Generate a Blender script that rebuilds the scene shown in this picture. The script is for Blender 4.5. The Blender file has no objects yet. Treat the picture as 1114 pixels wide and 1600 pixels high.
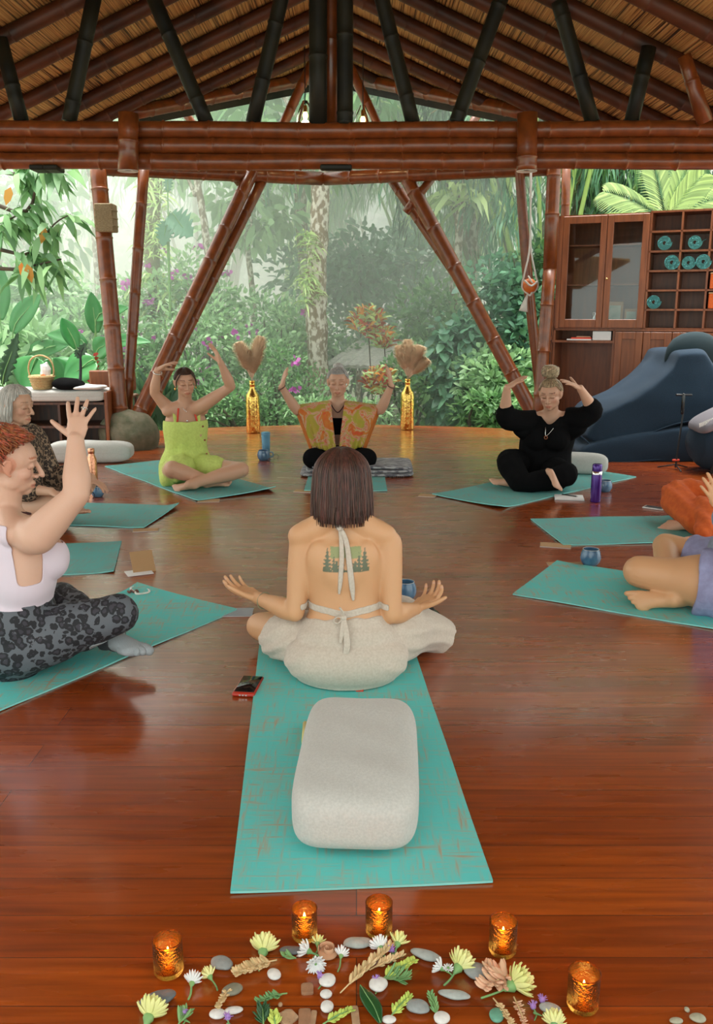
import bpy, math, random
import numpy as np
from mathutils import Vector, Matrix, noise as mnoise
random.seed(7); rng = np.random.default_rng(7)
S = bpy.context.scene
COL = S.collection
pi = math.pi
# ---------------------------------------------------------------- camera
FPX, CX, CY, PITCH, HC = 1370.0, 557.0, 800.0, math.radians(12.95), 1.304
cp, sp = math.cos(PITCH), math.sin(PITCH)
cam = bpy.data.cameras.new('camera'); camo = bpy.data.objects.new('camera', cam); COL.objects.link(camo)
camo.location = (0, 0, HC); camo.rotation_euler = (pi/2 - PITCH, 0, 0)
cam.sensor_fit = 'VERTICAL'; cam.sensor_height = 36.0; cam.lens = FPX/1600*36; cam.clip_start = .05; cam.clip_end = 300
S.camera = camo
# ---------------------------------------------------------------- light and exposure
S.view_settings.view_transform = 'Standard'; S.view_settings.look = 'None'
S.view_settings.gamma = 1; S.view_settings.use_curve_mapping = False
S.view_settings.exposure = -0.38
MIST = .105
S.cycles.volume_bounces = 4; S.cycles.max_bounces = 12; S.cycles.diffuse_bounces = 5; S.cycles.transmission_bounces = 8; S.cycles.transparent_max_bounces = 8
W = bpy.data.worlds.new('overcast_sky'); S.world = W; W.use_nodes = True
wn = W.node_tree.nodes; wl = W.node_tree.links
wbg = wn['Background']; wbg.inputs['Strength'].default_value = 3.1
wtc = wn.new('ShaderNodeTexCoord'); wsx = wn.new('ShaderNodeSeparateXYZ'); wr = wn.new('ShaderNodeValToRGB')
wl.new(wtc.outputs['Generated'], wsx.inputs[0]); wl.new(wsx.outputs['Z'], wr.inputs[0]); wl.new(wr.outputs[0], wbg.inputs[0])
wr.color_ramp.elements[0].position = 0.0; wr.color_ramp.elements[0].color = (.80, .90, .84, 1)
wr.color_ramp.elements[1].position = 1.0; wr.color_ramp.elements[1].color = (1.0, 1.0, .97, 1)
sl = bpy.data.lights.new('soft_sun', 'SUN'); slo = bpy.data.objects.new('soft_sun', sl); COL.objects.link(slo)
sl.energy = 14.5; sl.angle = math.radians(35); sl.color = (1, .97, .92)
slo.rotation_euler = (math.radians(-5), 0, math.radians(10))     # high hazy sun almost overhead, glowing in the mist
# ---------------------------------------------------------------- calibrated pixel -> world helpers
def at(px, py, Y):
    u = (px-CX)/FPX; v = (py-CY)/FPX; t = Y/(cp - v*sp)
    return np.array([u*t, Y, HC + t*(-sp - v*cp)])
def gnd(px, py, z=0.0):
    u = (px-CX)/FPX; v = (py-CY)/FPX; t = (z-HC)/(-sp - v*cp)
    return np.array([u*t, t*(cp - v*sp), z])
def A(*a): return np.array(a, float)
def nrm(v):
    v = np.asarray(v, float); return v/(np.linalg.norm(v, axis=-1, keepdims=True)+1e-12)
# ---------------------------------------------------------------- mesh helpers
def CR(pts, sub):
    pts = np.asarray(pts, float)
    if len(pts) < 3 or sub < 2:
        return pts
    P = np.vstack([2*pts[0]-pts[1], pts, 2*pts[-1]-pts[-2]])
    out = []
    for i in range(1, len(P)-2):
        p0, p1, p2, p3 = P[i-1:i+3]
        for k in range(sub):
            t = k/sub
            out.append(.5*((2*p1)+(-p0+p2)*t+(2*p0-5*p1+4*p2-p3)*t*t+(-p0+3*p1-3*p2+p3)*t**3))
    out.append(P[-2]); return np.array(out)
class MB:
    def __init__(s): s.V = []; s.Fc = []; s.n = 0; s.M = []; s.mi = 0
    def add(s, v, f):
        v = np.asarray(v, float); s.V.append(v)
        for q in f: s.Fc.append(tuple(int(i)+s.n for i in q)); s.M.append(s.mi)
        s.n += len(v); return s
    def box(s, c, d, R=None, bev=0.0):
        c = np.asarray(c, float); h = np.asarray(d, float)/2
        if bev <= 0:
            v = np.array([[x, y, z] for x in (-1, 1) for y in (-1, 1) for z in (-1, 1)], float)*h
            f = [(0,1,3,2),(4,6,7,5),(0,4,5,1),(2,3,7,6),(0,2,6,4),(1,5,7,3)]
        else:
            b = min(bev, *(h*.98)); v = []; idx = {}
            for x in (-1, 1):
                for y in (-1, 1):
                    for z in (-1, 1):
                        for k in range(3):
                            p = np.array([x, y, z])*(h-b); p[k] += (x, y, z)[k]*b
                            idx[(x, y, z, k)] = len(v); v.append(p)
            f = []
            for k in range(3):
                i, j = [(1,2),(2,0),(0,1)][k]
                for sg in (-1, 1):
                    q = []
                    for (a, c2) in ((-1,-1),(1,-1),(1,1),(-1,1)):
                        t = [0,0,0]; t[k] = sg; t[i] = a; t[j] = c2; q.append(idx[(*t, k)])
                    f.append(q if sg > 0 else q[::-1])
            for k in range(3):      # edges
                i, j = [(1,2),(2,0),(0,1)][k]
                for a in (-1, 1):
                    for c2 in (-1, 1):
                        t1 = [0,0,0]; t1[i] = a; t1[j] = c2; t2 = list(t1); t1[k] = -1; t2[k] = 1
                        q = [idx[(*t1, i)], idx[(*t2, i)], idx[(*t2, j)], idx[(*t1, j)]]
                        f.append(q if a*c2 < 0 else q[::-1])
            for x in (-1, 1):
                for y in (-1, 1):
                    for z in (-1, 1):
                        q = [idx[(x, y, z, k)] for k in range(3)]; f.append(q if x*y*z > 0 else q[::-1])
            v = np.array(v)
        if R is not None: v = v @ np.asarray(R).T
        return s.add(v+c, f)
    def sweep(s, pts, rad, ref=None, seg=12, sub=3, cap='round'):
        pts = np.asarray(pts, float); rad = np.asarray(rad, float)
        if rad.ndim == 0: rad = np.full(len(pts), float(rad))
        if rad.ndim == 1: rad = np.stack([rad, rad], 1)
        n0 = len(pts)
        if sub > 1 and n0 > 2:
            R = np.clip(CR(rad, sub), 1e-4, None); Pp = CR(pts, sub)
        else: R, Pp = rad, pts
        T = np.gradient(Pp, axis=0); T = nrm(T)
        if ref is None:
            r0 = A(0, 0, 1) if abs(T[0][2]) < .9 else A(1, 0, 0)
            a = nrm(np.cross(T[0], r0)); Aa = []
            for t in T:
                a = nrm(a - t*np.dot(a, t)); Aa.append(a)
            Aa = np.array(Aa)
        else:
            ref = np.asarray(ref, float)
            if ref.ndim == 2: ref = CR(ref, sub) if (sub > 1 and n0 > 2) else ref
            else: ref = np.tile(ref, (len(Pp), 1))
            Aa = nrm(ref - T*np.sum(ref*T, 1, keepdims=True))
        B = np.cross(T, Aa)
        if cap == 'round':
            Pl, Al, Bl, Rl = [], [], [], []
            for an in (80, 55, 28):
                an = math.radians(an); m = min(R[0]); Pl.append(Pp[0]-T[0]*m*math.sin(an)); Al.append(Aa[0]); Bl.append(B[0]); Rl.append(R[0]*math.cos(an))
            Pl += list(Pp); Al += list(Aa); Bl += list(B); Rl += list(R)
            for an in (28, 55, 80):
                an = math.radians(an); m = min(R[-1]); Pl.append(Pp[-1]+T[-1]*m*math.sin(an)); Al.append(Aa[-1]); Bl.append(B[-1]); Rl.append(R[-1]*math.cos(an))
            Pp, Aa, B, R = map(np.array, (Pl, Al, Bl, Rl))
        th = np.arange(seg)*2*pi/seg
        V = Pp[:, None]+Aa[:, None]*(np.cos(th)[None, :, None]*R[:, None, :1])+B[:, None]*(np.sin(th)[None, :, None]*R[:, None, 1:])
        V = V.reshape(-1, 3); N = len(Pp); f = []
        for i in range(N-1):
            for j in range(seg):
                k = (j+1) % seg; f.append((i*seg+j, i*seg+k, (i+1)*seg+k, (i+1)*seg+j))
        f.append(tuple(range(seg))[::-1]); f.append(tuple((N-1)*seg+j for j in range(seg)))
        return s.add(V, f)
    def ell(s, c, r, R=None, n=14, m=10):
        v = [(0, 0, 1.)]
        for i in range(1, m):
            p = pi*i/m
            for j in range(n):
                t = 2*pi*j/n; v.append((math.sin(p)*math.cos(t), math.sin(p)*math.sin(t), math.cos(p)))
        v.append((0, 0, -1.)); v = np.array(v)*np.asarray(r, float)
        if R is not None: v = v @ np.asarray(R).T
        f = [(0, 1+j, 1+(j+1) % n) for j in range(n)]
        for i in range(m-2):
            for j in range(n):
                a = 1+i*n+j; b = 1+i*n+(j+1) % n; f.append((a, a+n, b+n, b))
        L = len(v)-1; o = 1+(m-2)*n
        f += [(L, o+(j+1) % n, o+j) for j in range(n)]
        return s.add(v+np.asarray(c, float), f)
    def lathe(s, prof, c=(0,0,0), n=24, R=None):
        v = []; f = []
        for (r, z) in prof:
            for j in range(n):
                t = 2*pi*j/n; v.append((max(r, 1e-4)*math.cos(t), max(r, 1e-4)*math.sin(t), z))
        for i in range(len(prof)-1):
            for j in range(n):
                k = (j+1) % n; f.append((i*n+j, i*n+k, (i+1)*n+k, (i+1)*n+j))
        if prof[0][0] < 1e-3: f.append(tuple(range(n))[::-1])
        if prof[-1][0] < 1e-3: f.append(tuple((len(prof)-1)*n+j for j in range(n)))
        v = np.array(v)
        if R is not None: v = v @ np.asarray(R).T
        return s.add(v+np.asarray(c, float), f)
    def grid(s, Pg, closed_u=False, thick=0.0):
        Pg = np.asarray(Pg, float); nu, nv = Pg.shape[:2]; f = []
        for i in range(nu if closed_u else nu-1):
            for j in range(nv-1):
                k = (i+1) % nu; f.append((i*nv+j, k*nv+j, k*nv+j+1, i*nv+j+1))
        return s.add(Pg.reshape(-1, 3), f)
    def build(s, name, mat=None, parent=None, smooth=True, loc=None):
        me = bpy.data.meshes.new(name)
        if s.n:
            me.from_pydata(np.vstack(s.V).tolist(), [], s.Fc)
        me.validate(); me.update()
        return link(name, me, mat, parent, smooth, loc, s.M if len(set(s.M)) > 1 else None)
def link(name, me, mat, parent=None, smooth=True, loc=None, mi=None):
    mats = mat if isinstance(mat, (list, tuple)) else [mat]
    for m in mats:
        if m is not None: me.materials.append(m)
    if mi is not None and len(mi) == len(me.polygons): me.polygons.foreach_set('material_index', mi)
    if smooth: me.polygons.foreach_set('use_smooth', [True]*len(me.polygons))
    o = bpy.data.objects.new(name, me); COL.objects.link(o)
    if loc is not None: o.location = loc
    if parent is not None:
        o.parent = parent
        if parent.name in WP: o.matrix_parent_inverse = Matrix.Translation(-Vector(parent.location))
    return o
WP = set()          # things whose parts are given in world coordinates
def thingw(name, label, cat, loc, group=None):
    o = thing(name, label, cat, loc, 0, group); WP.add(o.name); return o
def thing(name, label, cat, loc, rz=0.0, group=None):
    o = bpy.data.objects.new(name, None); COL.objects.link(o); o.empty_display_size = .05
    o.location = tuple(float(v) for v in loc); o.rotation_euler = (0, 0, rz); return tag(o, label, cat, group)
def tag(o, label=None, cat=None, group=None, kind=None):
    if label: o['label'] = label
    if cat: o['category'] = cat
    if group: o['group'] = group
    if kind: o['kind'] = kind
    return o
def struct(o): o['kind'] = 'structure'; return o
def dup(root, loc=None, rz=None, label=None, group=None, scale=None):
    def cp_(o, par):
        c = o.copy(); COL.objects.link(c)
        if par is not None: c.parent = par; c.matrix_parent_inverse = o.matrix_parent_inverse.copy()
        for ch in [x for x in SN if x.parent == o]: cp_(ch, c)
        return c
    SN = list(COL.objects); r = cp_(root, None)
    if loc is not None: r.location = tuple(float(v) for v in loc)
    if rz is not None: r.rotation_euler = (0, 0, rz)
    if scale is not None: r.scale = (scale,)*3
    if label: r['label'] = label
    if group: r['group'] = group
    return r
def solid(o, t, off=-1):
    m = o.modifiers.new('thickness', 'SOLIDIFY'); m.thickness = t; m.offset = off; return o
# ---------------------------------------------------------------- materials
def nodes(name):
    m = bpy.data.materials.new(name); m.use_nodes = True
    nt = m.node_tree; return m, nt, nt.nodes['Principled BSDF']
def mat(name, c, rough=.6, metal=0.0, var=.0, vs=8.0, stretch=(1,1,1), c2=None, bump=0.0, bs=60.0, bstretch=(1,1,1), sss=0.0, coat=0.0, trans=0.0, emit=None, es=0.0, ramp=(.35,.65), sheen=0.0, ior=None, rand=0.0, transl=0.0, detail=4.0):
    m, nt, b = nodes(name); N = nt.nodes; L = nt.links
    b.inputs['Base Color'].default_value = (*c, 1); b.inputs['Roughness'].default_value = rough; b.inputs['Metallic'].default_value = metal
    if sss: b.inputs['Subsurface Weight'].default_value = sss; b.inputs['Subsurface Radius'].default_value = (.02, .008, .004); b.inputs['Subsurface Scale'].default_value = .5
    if coat: b.inputs['Coat Weight'].default_value = coat; b.inputs['Coat Roughness'].default_value = .15
    if trans: b.inputs['Transmission Weight'].default_value = trans
    if ior: b.inputs['IOR'].default_value = ior
    if sheen: b.inputs['Sheen Weight'].default_value = sheen
    if emit: b.inputs['Emission Color'].default_value = (*emit, 1); b.inputs['Emission Strength'].default_value = es
    tc = None
    def coords(st):
        nonlocal tc
        if tc is None: tc = N.new('ShaderNodeTexCoord')
        mp = N.new('ShaderNodeMapping'); mp.inputs['Scale'].default_value = st; L.new(tc.outputs['Object'], mp.inputs[0]); return mp.outputs[0]
    col = None
    if c2 is not None or var:
        if c2 is None: c2 = tuple(max(0, x*(1-var)) for x in c)
        nz = N.new('ShaderNodeTexNoise'); nz.inputs['Scale'].default_value = vs; nz.inputs['Detail'].default_value = detail
        L.new(coords(stretch), nz.inputs['Vector'])
        rp = N.new('ShaderNodeValToRGB'); rp.color_ramp.elements[0].position = ramp[0]; rp.color_ramp.elements[1].position = ramp[1]
        rp.color_ramp.elements[0].color = (*c, 1); rp.color_ramp.elements[1].color = (*c2, 1)
        L.new(nz.outputs[0], rp.inputs[0]); col = rp.outputs[0]
    if rand:
        g = N.new('ShaderNodeNewGeometry'); hs = N.new('ShaderNodeHueSaturation')
        mr = N.new('ShaderNodeMapRange'); mr.inputs['To Min'].default_value = 1-rand; mr.inputs['To Max'].default_value = 1+rand
        L.new(g.outputs['Random Per Island'], mr.inputs['Value']); L.new(mr.outputs[0], hs.inputs['Value'])
        mr2 = N.new('ShaderNodeMapRange'); mr2.inputs['To Min'].default_value = .5+rand*.045; mr2.inputs['To Max'].default_value = .5-rand*.05
        L.new(g.outputs['Random Per Island'], mr2.inputs['Value']); L.new(mr2.outputs[0], hs.inputs['Hue'])
        if col: L.new(col, hs.inputs['Color'])
        else: hs.inputs['Color'].default_value = (*c, 1)
        col = hs.outputs[0]
    if col: L.new(col, b.inputs['Base Color'])
    if bump:
        nb = N.new('ShaderNodeTexNoise'); nb.inputs['Scale'].default_value = bs; nb.inputs['Detail'].default_value = 3
        L.new(coords(bstretch), nb.inputs['Vector'])
        bp = N.new('ShaderNodeBump'); bp.inputs['Strength'].default_value = bump; bp.inputs['Distance'].default_value = .01
        L.new(nb.outputs[0], bp.inputs['Height']); L.new(bp.outputs[0], b.inputs['Normal'])
    if transl:
        tr = N.new('ShaderNodeBsdfTranslucent'); mx = N.new('ShaderNodeMixShader'); mx.inputs[0].default_value = transl
        if col: L.new(col, tr.inputs[0])
        else: tr.inputs[0].default_value = (*c, 1)
        L.new(b.outputs[0], mx.inputs[1]); L.new(tr.outputs[0], mx.inputs[2]); L.new(mx.outputs[0], N['Material Output'].inputs[0])
    return m
M = {}
M['bamboo'] = mat('stained_bamboo', (.225,.056,.010), .34, c2=(.10,.025,.006), vs=5, stretch=(3,3,3), coat=.25, ramp=(.3,.8))
M['bamboo_dark'] = mat('black_bamboo', (.007,.008,.006), .5, c2=(.016,.016,.009), vs=6)
M['bamboo_dark'].node_tree.nodes['Principled BSDF'].inputs['Specular IOR Level'].default_value = .25
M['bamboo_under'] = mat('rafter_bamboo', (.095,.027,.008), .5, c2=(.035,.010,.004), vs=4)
M['wood'] = mat('red_brown_wood', (.27,.080,.024), .38, c2=(.18,.050,.015), vs=6, stretch=(6,6,.6))
M['wood_dark'] = mat('dark_wood', (.10,.032,.012), .45, c2=(.035,.012,.006), vs=6, stretch=(5,5,.6))
M['brass'] = mat('brass', (.75,.55,.22), .25, 1)
M['gold'] = mat('gold_glass', (.80,.52,.13), .22, 1, bump=.9, bs=22)
M['linen'] = mat('natural_linen', (.60,.57,.52), .9, c2=(.52,.49,.44), vs=140, bump=.25, bs=350, sheen=.3)
M['bolster'] = mat('bolster_linen', (.50,.49,.455), .92, c2=(.44,.43,.40), vs=160, stretch=(1,1,1), bump=.15, bs=330, sheen=.2)
M['black'] = mat('black_fabric', (.005,.005,.0055), 1.0)
M['black'].node_tree.nodes['Principled BSDF'].inputs['Specular IOR Level'].default_value = .08
M['skin'] = None
def skin(name, c, r=.5):
    m = mat(name, c, r, sss=.08, bump=.08, bs=220)
    nt = m.node_tree; b = nt.nodes['Principled BSDF']
    at_ = nt.nodes.new('ShaderNodeAttribute'); at_.attribute_name = 'tint'
    mx = nt.nodes.new('ShaderNodeMix'); mx.data_type = 'RGBA'; mx.blend_type = 'MULTIPLY'; mx.inputs[0].default_value = 1
    mx.inputs[6].default_value = (*c, 1); nt.links.new(at_.outputs['Color'], mx.inputs[7]); nt.links.new(mx.outputs[2], b.inputs['Base Color'])
    return m
# ================================================================ floor and ground
def floor_mat():
    m, nt, b = nodes('polished_plank_floor'); N = nt.nodes; L = nt.links
    tc = N.new('ShaderNodeTexCoord')
    br = N.new('ShaderNodeTexBrick'); br.inputs['Scale'].default_value = 1; br.inputs['Brick Width'].default_value = 2.6; br.inputs['Row Height'].default_value = .13
    br.inputs['Mortar Size'].default_value = .0014; br.inputs['Mortar Smooth'].default_value = .3; br.offset = .37; br.inputs['Bias'].default_value = 0
    br.inputs['Color1'].default_value = (.235,.040,.003,1); br.inputs['Color2'].default_value = (.34,.066,.006,1); br.inputs['Mortar'].default_value = (.08,.018,.006,1)
    L.new(tc.outputs['Object'], br.inputs['Vector'])
    mp = N.new('ShaderNodeMapping'); mp.inputs['Scale'].default_value = (1.2, 22, 1); L.new(tc.outputs['Object'], mp.inputs[0])
    nz = N.new('ShaderNodeTexNoise'); nz.inputs['Scale'].default_value = 2.2; nz.inputs['Detail'].default_value = 6; nz.inputs['Distortion'].default_value = .4; L.new(mp.outputs[0], nz.inputs[0])
    rp = N.new('ShaderNodeValToRGB'); rp.color_ramp.elements[0].position = .3; rp.color_ramp.elements[0].color = (.62,.55,.5,1); rp.color_ramp.elements[1].position = .7; rp.color_ramp.elements[1].color = (1.12,1.1,1.05,1)
    L.new(nz.outputs[0], rp.inputs[0])
    mx = N.new('ShaderNodeMix'); mx.data_type = 'RGBA'; mx.blend_type = 'MULTIPLY'; mx.inputs[0].default_value = 1
    L.new(br.outputs['Color'], mx.inputs[6]); L.new(rp.outputs[0], mx.inputs[7]); L.new(mx.outputs[2], b.inputs['Base Color'])
    mp2 = N.new('ShaderNodeMapping'); mp2.inputs['Scale'].default_value = (1.5, 9, 1); L.new(tc.outputs['Object'], mp2.inputs[0])
    n2 = N.new('ShaderNodeTexNoise'); n2.inputs['Scale'].default_value = 1.3; n2.inputs['Detail'].default_value = 3; L.new(mp2.outputs[0], n2.inputs[0])
    mr = N.new('ShaderNodeMapRange'); mr.inputs['To Min'].default_value = .20; mr.inputs['To Max'].default_value = .36; L.new(n2.outputs[0], mr.inputs[0]); L.new(mr.outputs[0], b.inputs['Roughness'])
    bp = N.new('ShaderNodeBump'); bp.inputs['Strength'].default_value = .12; bp.inputs['Distance'].default_value = .001; L.new(br.outputs['Fac'], bp.inputs['Height']); bp.invert = True
    b2 = N.new('ShaderNodeBump'); b2.inputs['Strength'].default_value = .12; b2.inputs['Distance'].default_value = .004; L.new(n2.outputs[0], b2.inputs['Height']); L.new(bp.outputs[0], b2.inputs['Normal'])
    L.new(bp.outputs[0], b.inputs['Normal']); b.inputs['Specular IOR Level'].default_value = .5; b.inputs['Coat Weight'].default_value = .65; b.inputs['Coat IOR'].default_value = 1.62; b.inputs['Coat Roughness'].default_value = .16
    return m
M['floor'] = floor_mat()
fl = [(-6.2,-1.5),(6.2,-1.5),(6.2,6.0),(4.6,8.6),(2.6,9.55),(1.2,10.05),(-.2,10.3),(-1.6,10.0),(-2.6,9.5),(-4.4,8.4),(-6.2,6.0)]
b = MB(); n = len(fl)
b.add([(x,y,0) for x,y in fl]+[(x,y,-.16) for x,y in fl], [tuple(range(n)), tuple(range(n,2*n))[::-1]]+[(i, i+n, (i+1)%n+n, (i+1)%n) for i in range(n)])
struct(b.build('floor', M['floor'], smooth=False))
M['soil'] = mat('leaf_litter_ground', (.30,.30,.20), .95, c2=(.16,.20,.09), vs=1.6, bump=.5, bs=12)
b = MB(); gx = np.linspace(-45,45,61); gy = np.linspace(-6,75,55)
Pg = np.array([[[x, y, -.55+.25*mnoise.noise(Vector((x*.12,y*.12,0)))+max(0,y-16)*.02] for y in gy] for x in gx]); b.grid(Pg)
o = struct(b.build('ground', M['soil']))
# ================================================================ bamboo logs
def log(mb, p0, p1, r, seg=14, nodes_=.34, r1=None, bow=0.0, seed=0, wob=0.0, kn=1.0):
    p0 = np.asarray(p0, float); p1 = np.asarray(p1, float); L_ = np.linalg.norm(p1-p0); r1 = r if r1 is None else r1
    rr = random.Random(seed+int(L_*997)); pts = [p0]; rad = [r]; t = rr.uniform(.05, nodes_)
    def P(t_): return p0+(p1-p0)*t_/L_+A(0,0,-bow)*4*(t_/L_)*(1-t_/L_)+A(0,0,wob)*math.sin(t_*3.1+seed)*math.sin(t_*1.3+seed*2)
    def Rr(t_): return r+(r1-r)*t_/L_
    while t < L_-.06:
        for dt, k in ((-.05,1.0),(-.014,1.0),(-.006,1.055),(0,1.09),(.006,1.03),(.014,.985),(.05,1.0)):
            if 0 < t+dt < L_: pts.append(P(t+dt)); rad.append(Rr(t+dt)*(1+(k-1)*kn))
        t += nodes_*rr.uniform(.85,1.15)
    pts.append(p1); rad.append(r1)
    mb.sweep(pts, rad, seg=seg, sub=1, cap='flat'); return mb
def roofz(x, x0=-.25): return 3.93-.45*abs(x-x0)
YB = 5.9
# --- triple log tie beam
tb = thingw('truss_beam', 'stack of three long reddish bamboo logs spanning the whole pavilion below the roof truss', 'beam', at(515,262,YB))
for (y0, y1, dy) in ((202,202,-.005),(227,227,.01),(251,251,0)):
    b = MB(); p = at(-60, y0, YB+dy); q = at(1180, y1, YB+dy)
    mid = at(557, y0+1, YB+dy); log(b, p, q, .0495, 18, .29, seed=int(y0), bow=.004, wob=.0055, kn=1.5); b.build('log', M['bamboo'], tb)
for i, px in enumerate((200, 823)):
    t = thingw('beam_sleeve', ['thick upright bamboo sleeve clasping the beam left of centre', 'thick upright bamboo sleeve clasping the beam right of centre'][i], 'bamboo post', at(px, 264, YB-.11), group='sleeves on the truss beam')
    b = MB(); log(b, at(px, 266, YB-.11), at(px+1, 177, YB-.11), .062, 20, .24, seed=i*7); b.build('sleeve_culm', M['bamboo'], t)
    b = MB(); b.lathe([(.063,0),(.063,.005),(.02,.006)], at(px, 266.5, YB-.11)-A(0,0,.006)); b.build('end_ring', M['linen'], t)
# --- dark web members, centre posts
def upto(pb, pt, Y, gap=.12):
    a = at(*pb, Y); c = at(*pt, Y); d = c-a; k = 0
    for k in np.arange(.3, 6, .01):
        p = a+d*k
        if p[2] > roofz(p[0])-gap: break
    return a, a+d*k
webs = [((34,190),(2,68),'first black diagonal bamboo web from the left end of the truss'),((108,190),(146,0),'second black diagonal bamboo web from the left, leaning right'),
        ((323,192),(241,0),'third black diagonal bamboo web from the left, leaning left over the open gable'),((395,192),(439,0),'black bamboo web just left of the centre posts'),
        ((645,192),(597,0),'black bamboo web just right of the centre posts'),((712,192),(782,0),'black bamboo web leaning right, second right of the centre posts'),
        ((926,192),(872,0),'black bamboo web leaning left above the tall cabinet'),((986,192),(1025,27),'rightmost black bamboo web, meeting the reddish strut')]
for i, (pb, pt, lb) in enumerate(webs):
    a, c = upto(pb, pt, YB+.02); b = MB(); log(b, a, c, .046, 14, .36, seed=i*3)
    o = b.build('truss_web', M['bamboo_dark']); tag(o, lb, 'bamboo pole', 'black web members of the roof truss')
a, c = upto((1102,192),(1051,32), YB-.1); b = MB(); log(b, a, c, .05, 14, .32, r1=.04, seed=5)
tag(b.build('truss_strut', M['bamboo']), 'reddish brown bamboo strut leaning left at the right end of the truss', 'bamboo pole')
for px, w, dy, mt, lb in ((497,.056,0,'bamboo_dark','left black bamboo post of the central truss post cluster'),(539,.05,0,'bamboo_dark','right black bamboo post of the central truss post cluster'),(517,.052,.10,'bamboo','reddish bamboo post between the two black centre posts')):
    b = MB(); a, c = upto((px,195),(px,0), YB+dy, .05); log(b, a, c, w, 16, .5, seed=px); tag(b.build('king_post', M[mt]), lb, 'bamboo post')
# --- rafters and reed ceiling
RY = [9.95, 9.38, 8.87, 8.34, 7.75, 7.17, 6.6, 6.03, 5.46, 4.9, 4.3, 3.4, 2.4, 1.4, .5]
EV = [(-1.5,3.4),(3.0,3.4),(6.9,3.38),(7.0,3.2),(7.6,2.95),(8.2,2.45),(8.6,1.8),(10.6,0.0)]
def eave(Y): return float(np.interp(Y, [e[0] for e in EV], [e[1] for e in EV]))
x0 = -.25
for i, Y in enumerate(RY):
    ex = eave(Y-.05)
    for s in (-1, 1):
        a = A(x0, Y, roofz(x0)-.085); c = A(x0+s*ex, Y-(.05), roofz(x0+s*ex)-.085)
        b = MB(); log(b, a, c, .052, 12, .36, seed=i*11+s)
        nth = ['farthest','second','third','fourth','fifth','sixth','seventh','eighth','ninth','tenth','eleventh','twelfth','thirteenth','fourteenth','fifteenth','sixteenth'][i]
        t = tag(b.build('rafter', M['bamboo_under']), f'bamboo rafter on the {"left" if s<0 else "right"} roof slope, {nth} counted from the gable', 'rafter', 'bamboo rafters under the reed ceiling')
for s in (-1, 1):
    a = A(x0, 10.45, roofz(x0)-.10); c = A(x0+s*1.80, 8.45, roofz(x0+s*1.80)-.10)
    b = MB(); log(b, a, c, .062, 14, .36, seed=s+9)
    e = A(x0+s*4.3, 6.95, roofz(x0+s*4.3)-.10); f_ = A(x0+s*2.9, 8.5, roofz(x0+s*2.9)-.1)
    tag(b.build('gable_log', M['bamboo']), f'bamboo edge log of the open gable on its {"left" if s<0 else "right"} side', 'bamboo pole', 'gable edge logs')
    b = MB(); off = A(0,.13,-.03); n_ = nrm(np.cross(c-a, A(0,0,1)))
    b.sweep([a+off, c+off*.8], [(.012,.07),(.012,.07)], ref=n_, seg=4, sub=1, cap='flat')
    tag(b.build('fascia_board', M['bamboo_dark'], smooth=False), f'thin dark fascia strip along the {"left" if s<0 else "right"} gable edge', 'board')
b = MB(); log(b, A(x0,10.5,roofz(x0)-.02), A(x0,.35,roofz(x0)-.02), .06, 12)
tag(b.build('ridge_pole', M['bamboo_under']), 'bamboo ridge pole running along the top of the roof', 'bamboo pole')
def reed_mat():
    m, nt, b = nodes('reed_ceiling'); N = nt.nodes; L = nt.links; tc = N.new('ShaderNodeTexCoord')
    mp = N.new('ShaderNodeMapping'); mp.inputs['Scale'].default_value = (105, 1.1, 0); L.new(tc.outputs['Object'], mp.inputs[0])
    nz = N.new('ShaderNodeTexNoise'); nz.inputs['Scale'].default_value = 1; nz.inputs['Detail'].default_value = 2; L.new(mp.outputs[0], nz.inputs[0])
    rp = N.new('ShaderNodeValToRGB'); e = rp.color_ramp.elements; e[0].position = .37; e[0].color = (.035,.014,.005,1); e[1].position = .72; e[1].color = (.62,.44,.20,1)
    x = e.new(.46); x.color = (.36,.19,.06,1); x = e.new(.58); x.color = (.52,.31,.10,1); L.new(nz.outputs[0], rp.inputs[0])
    n2 = N.new('ShaderNodeTexNoise'); n2.inputs['Scale'].default_value = 1.1; L.new(tc.outputs['Object'], n2.inputs[0])
    mx = N.new('ShaderNodeMix'); mx.data_type = 'RGBA'; mx.blend_type = 'MIX'; mx.inputs[7].default_value = (.50,.42,.18,1); L.new(rp.outputs[0], mx.inputs[6])
    mr = N.new('ShaderNodeMapRange'); mr.inputs[1].default_value = .45; mr.inputs[2].default_value = .75; mr.inputs[4].default_value = .45; L.new(n2.outputs[0], mr.inputs[0]); L.new(mr.outputs[0], mx.inputs[0])
    L.new(mx.outputs[2], b.inputs['Base Color']); b.inputs['Roughness'].default_value = .7
    bp = N.new('ShaderNodeBump'); bp.inputs['Strength'].default_value = .8; bp.inputs['Distance'].default_value = .02; L.new(nz.outputs[0], bp.inputs['Height']); L.new(bp.outputs[0], b.inputs['Normal'])
    return m
M['reed'] = reed_mat()
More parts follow.
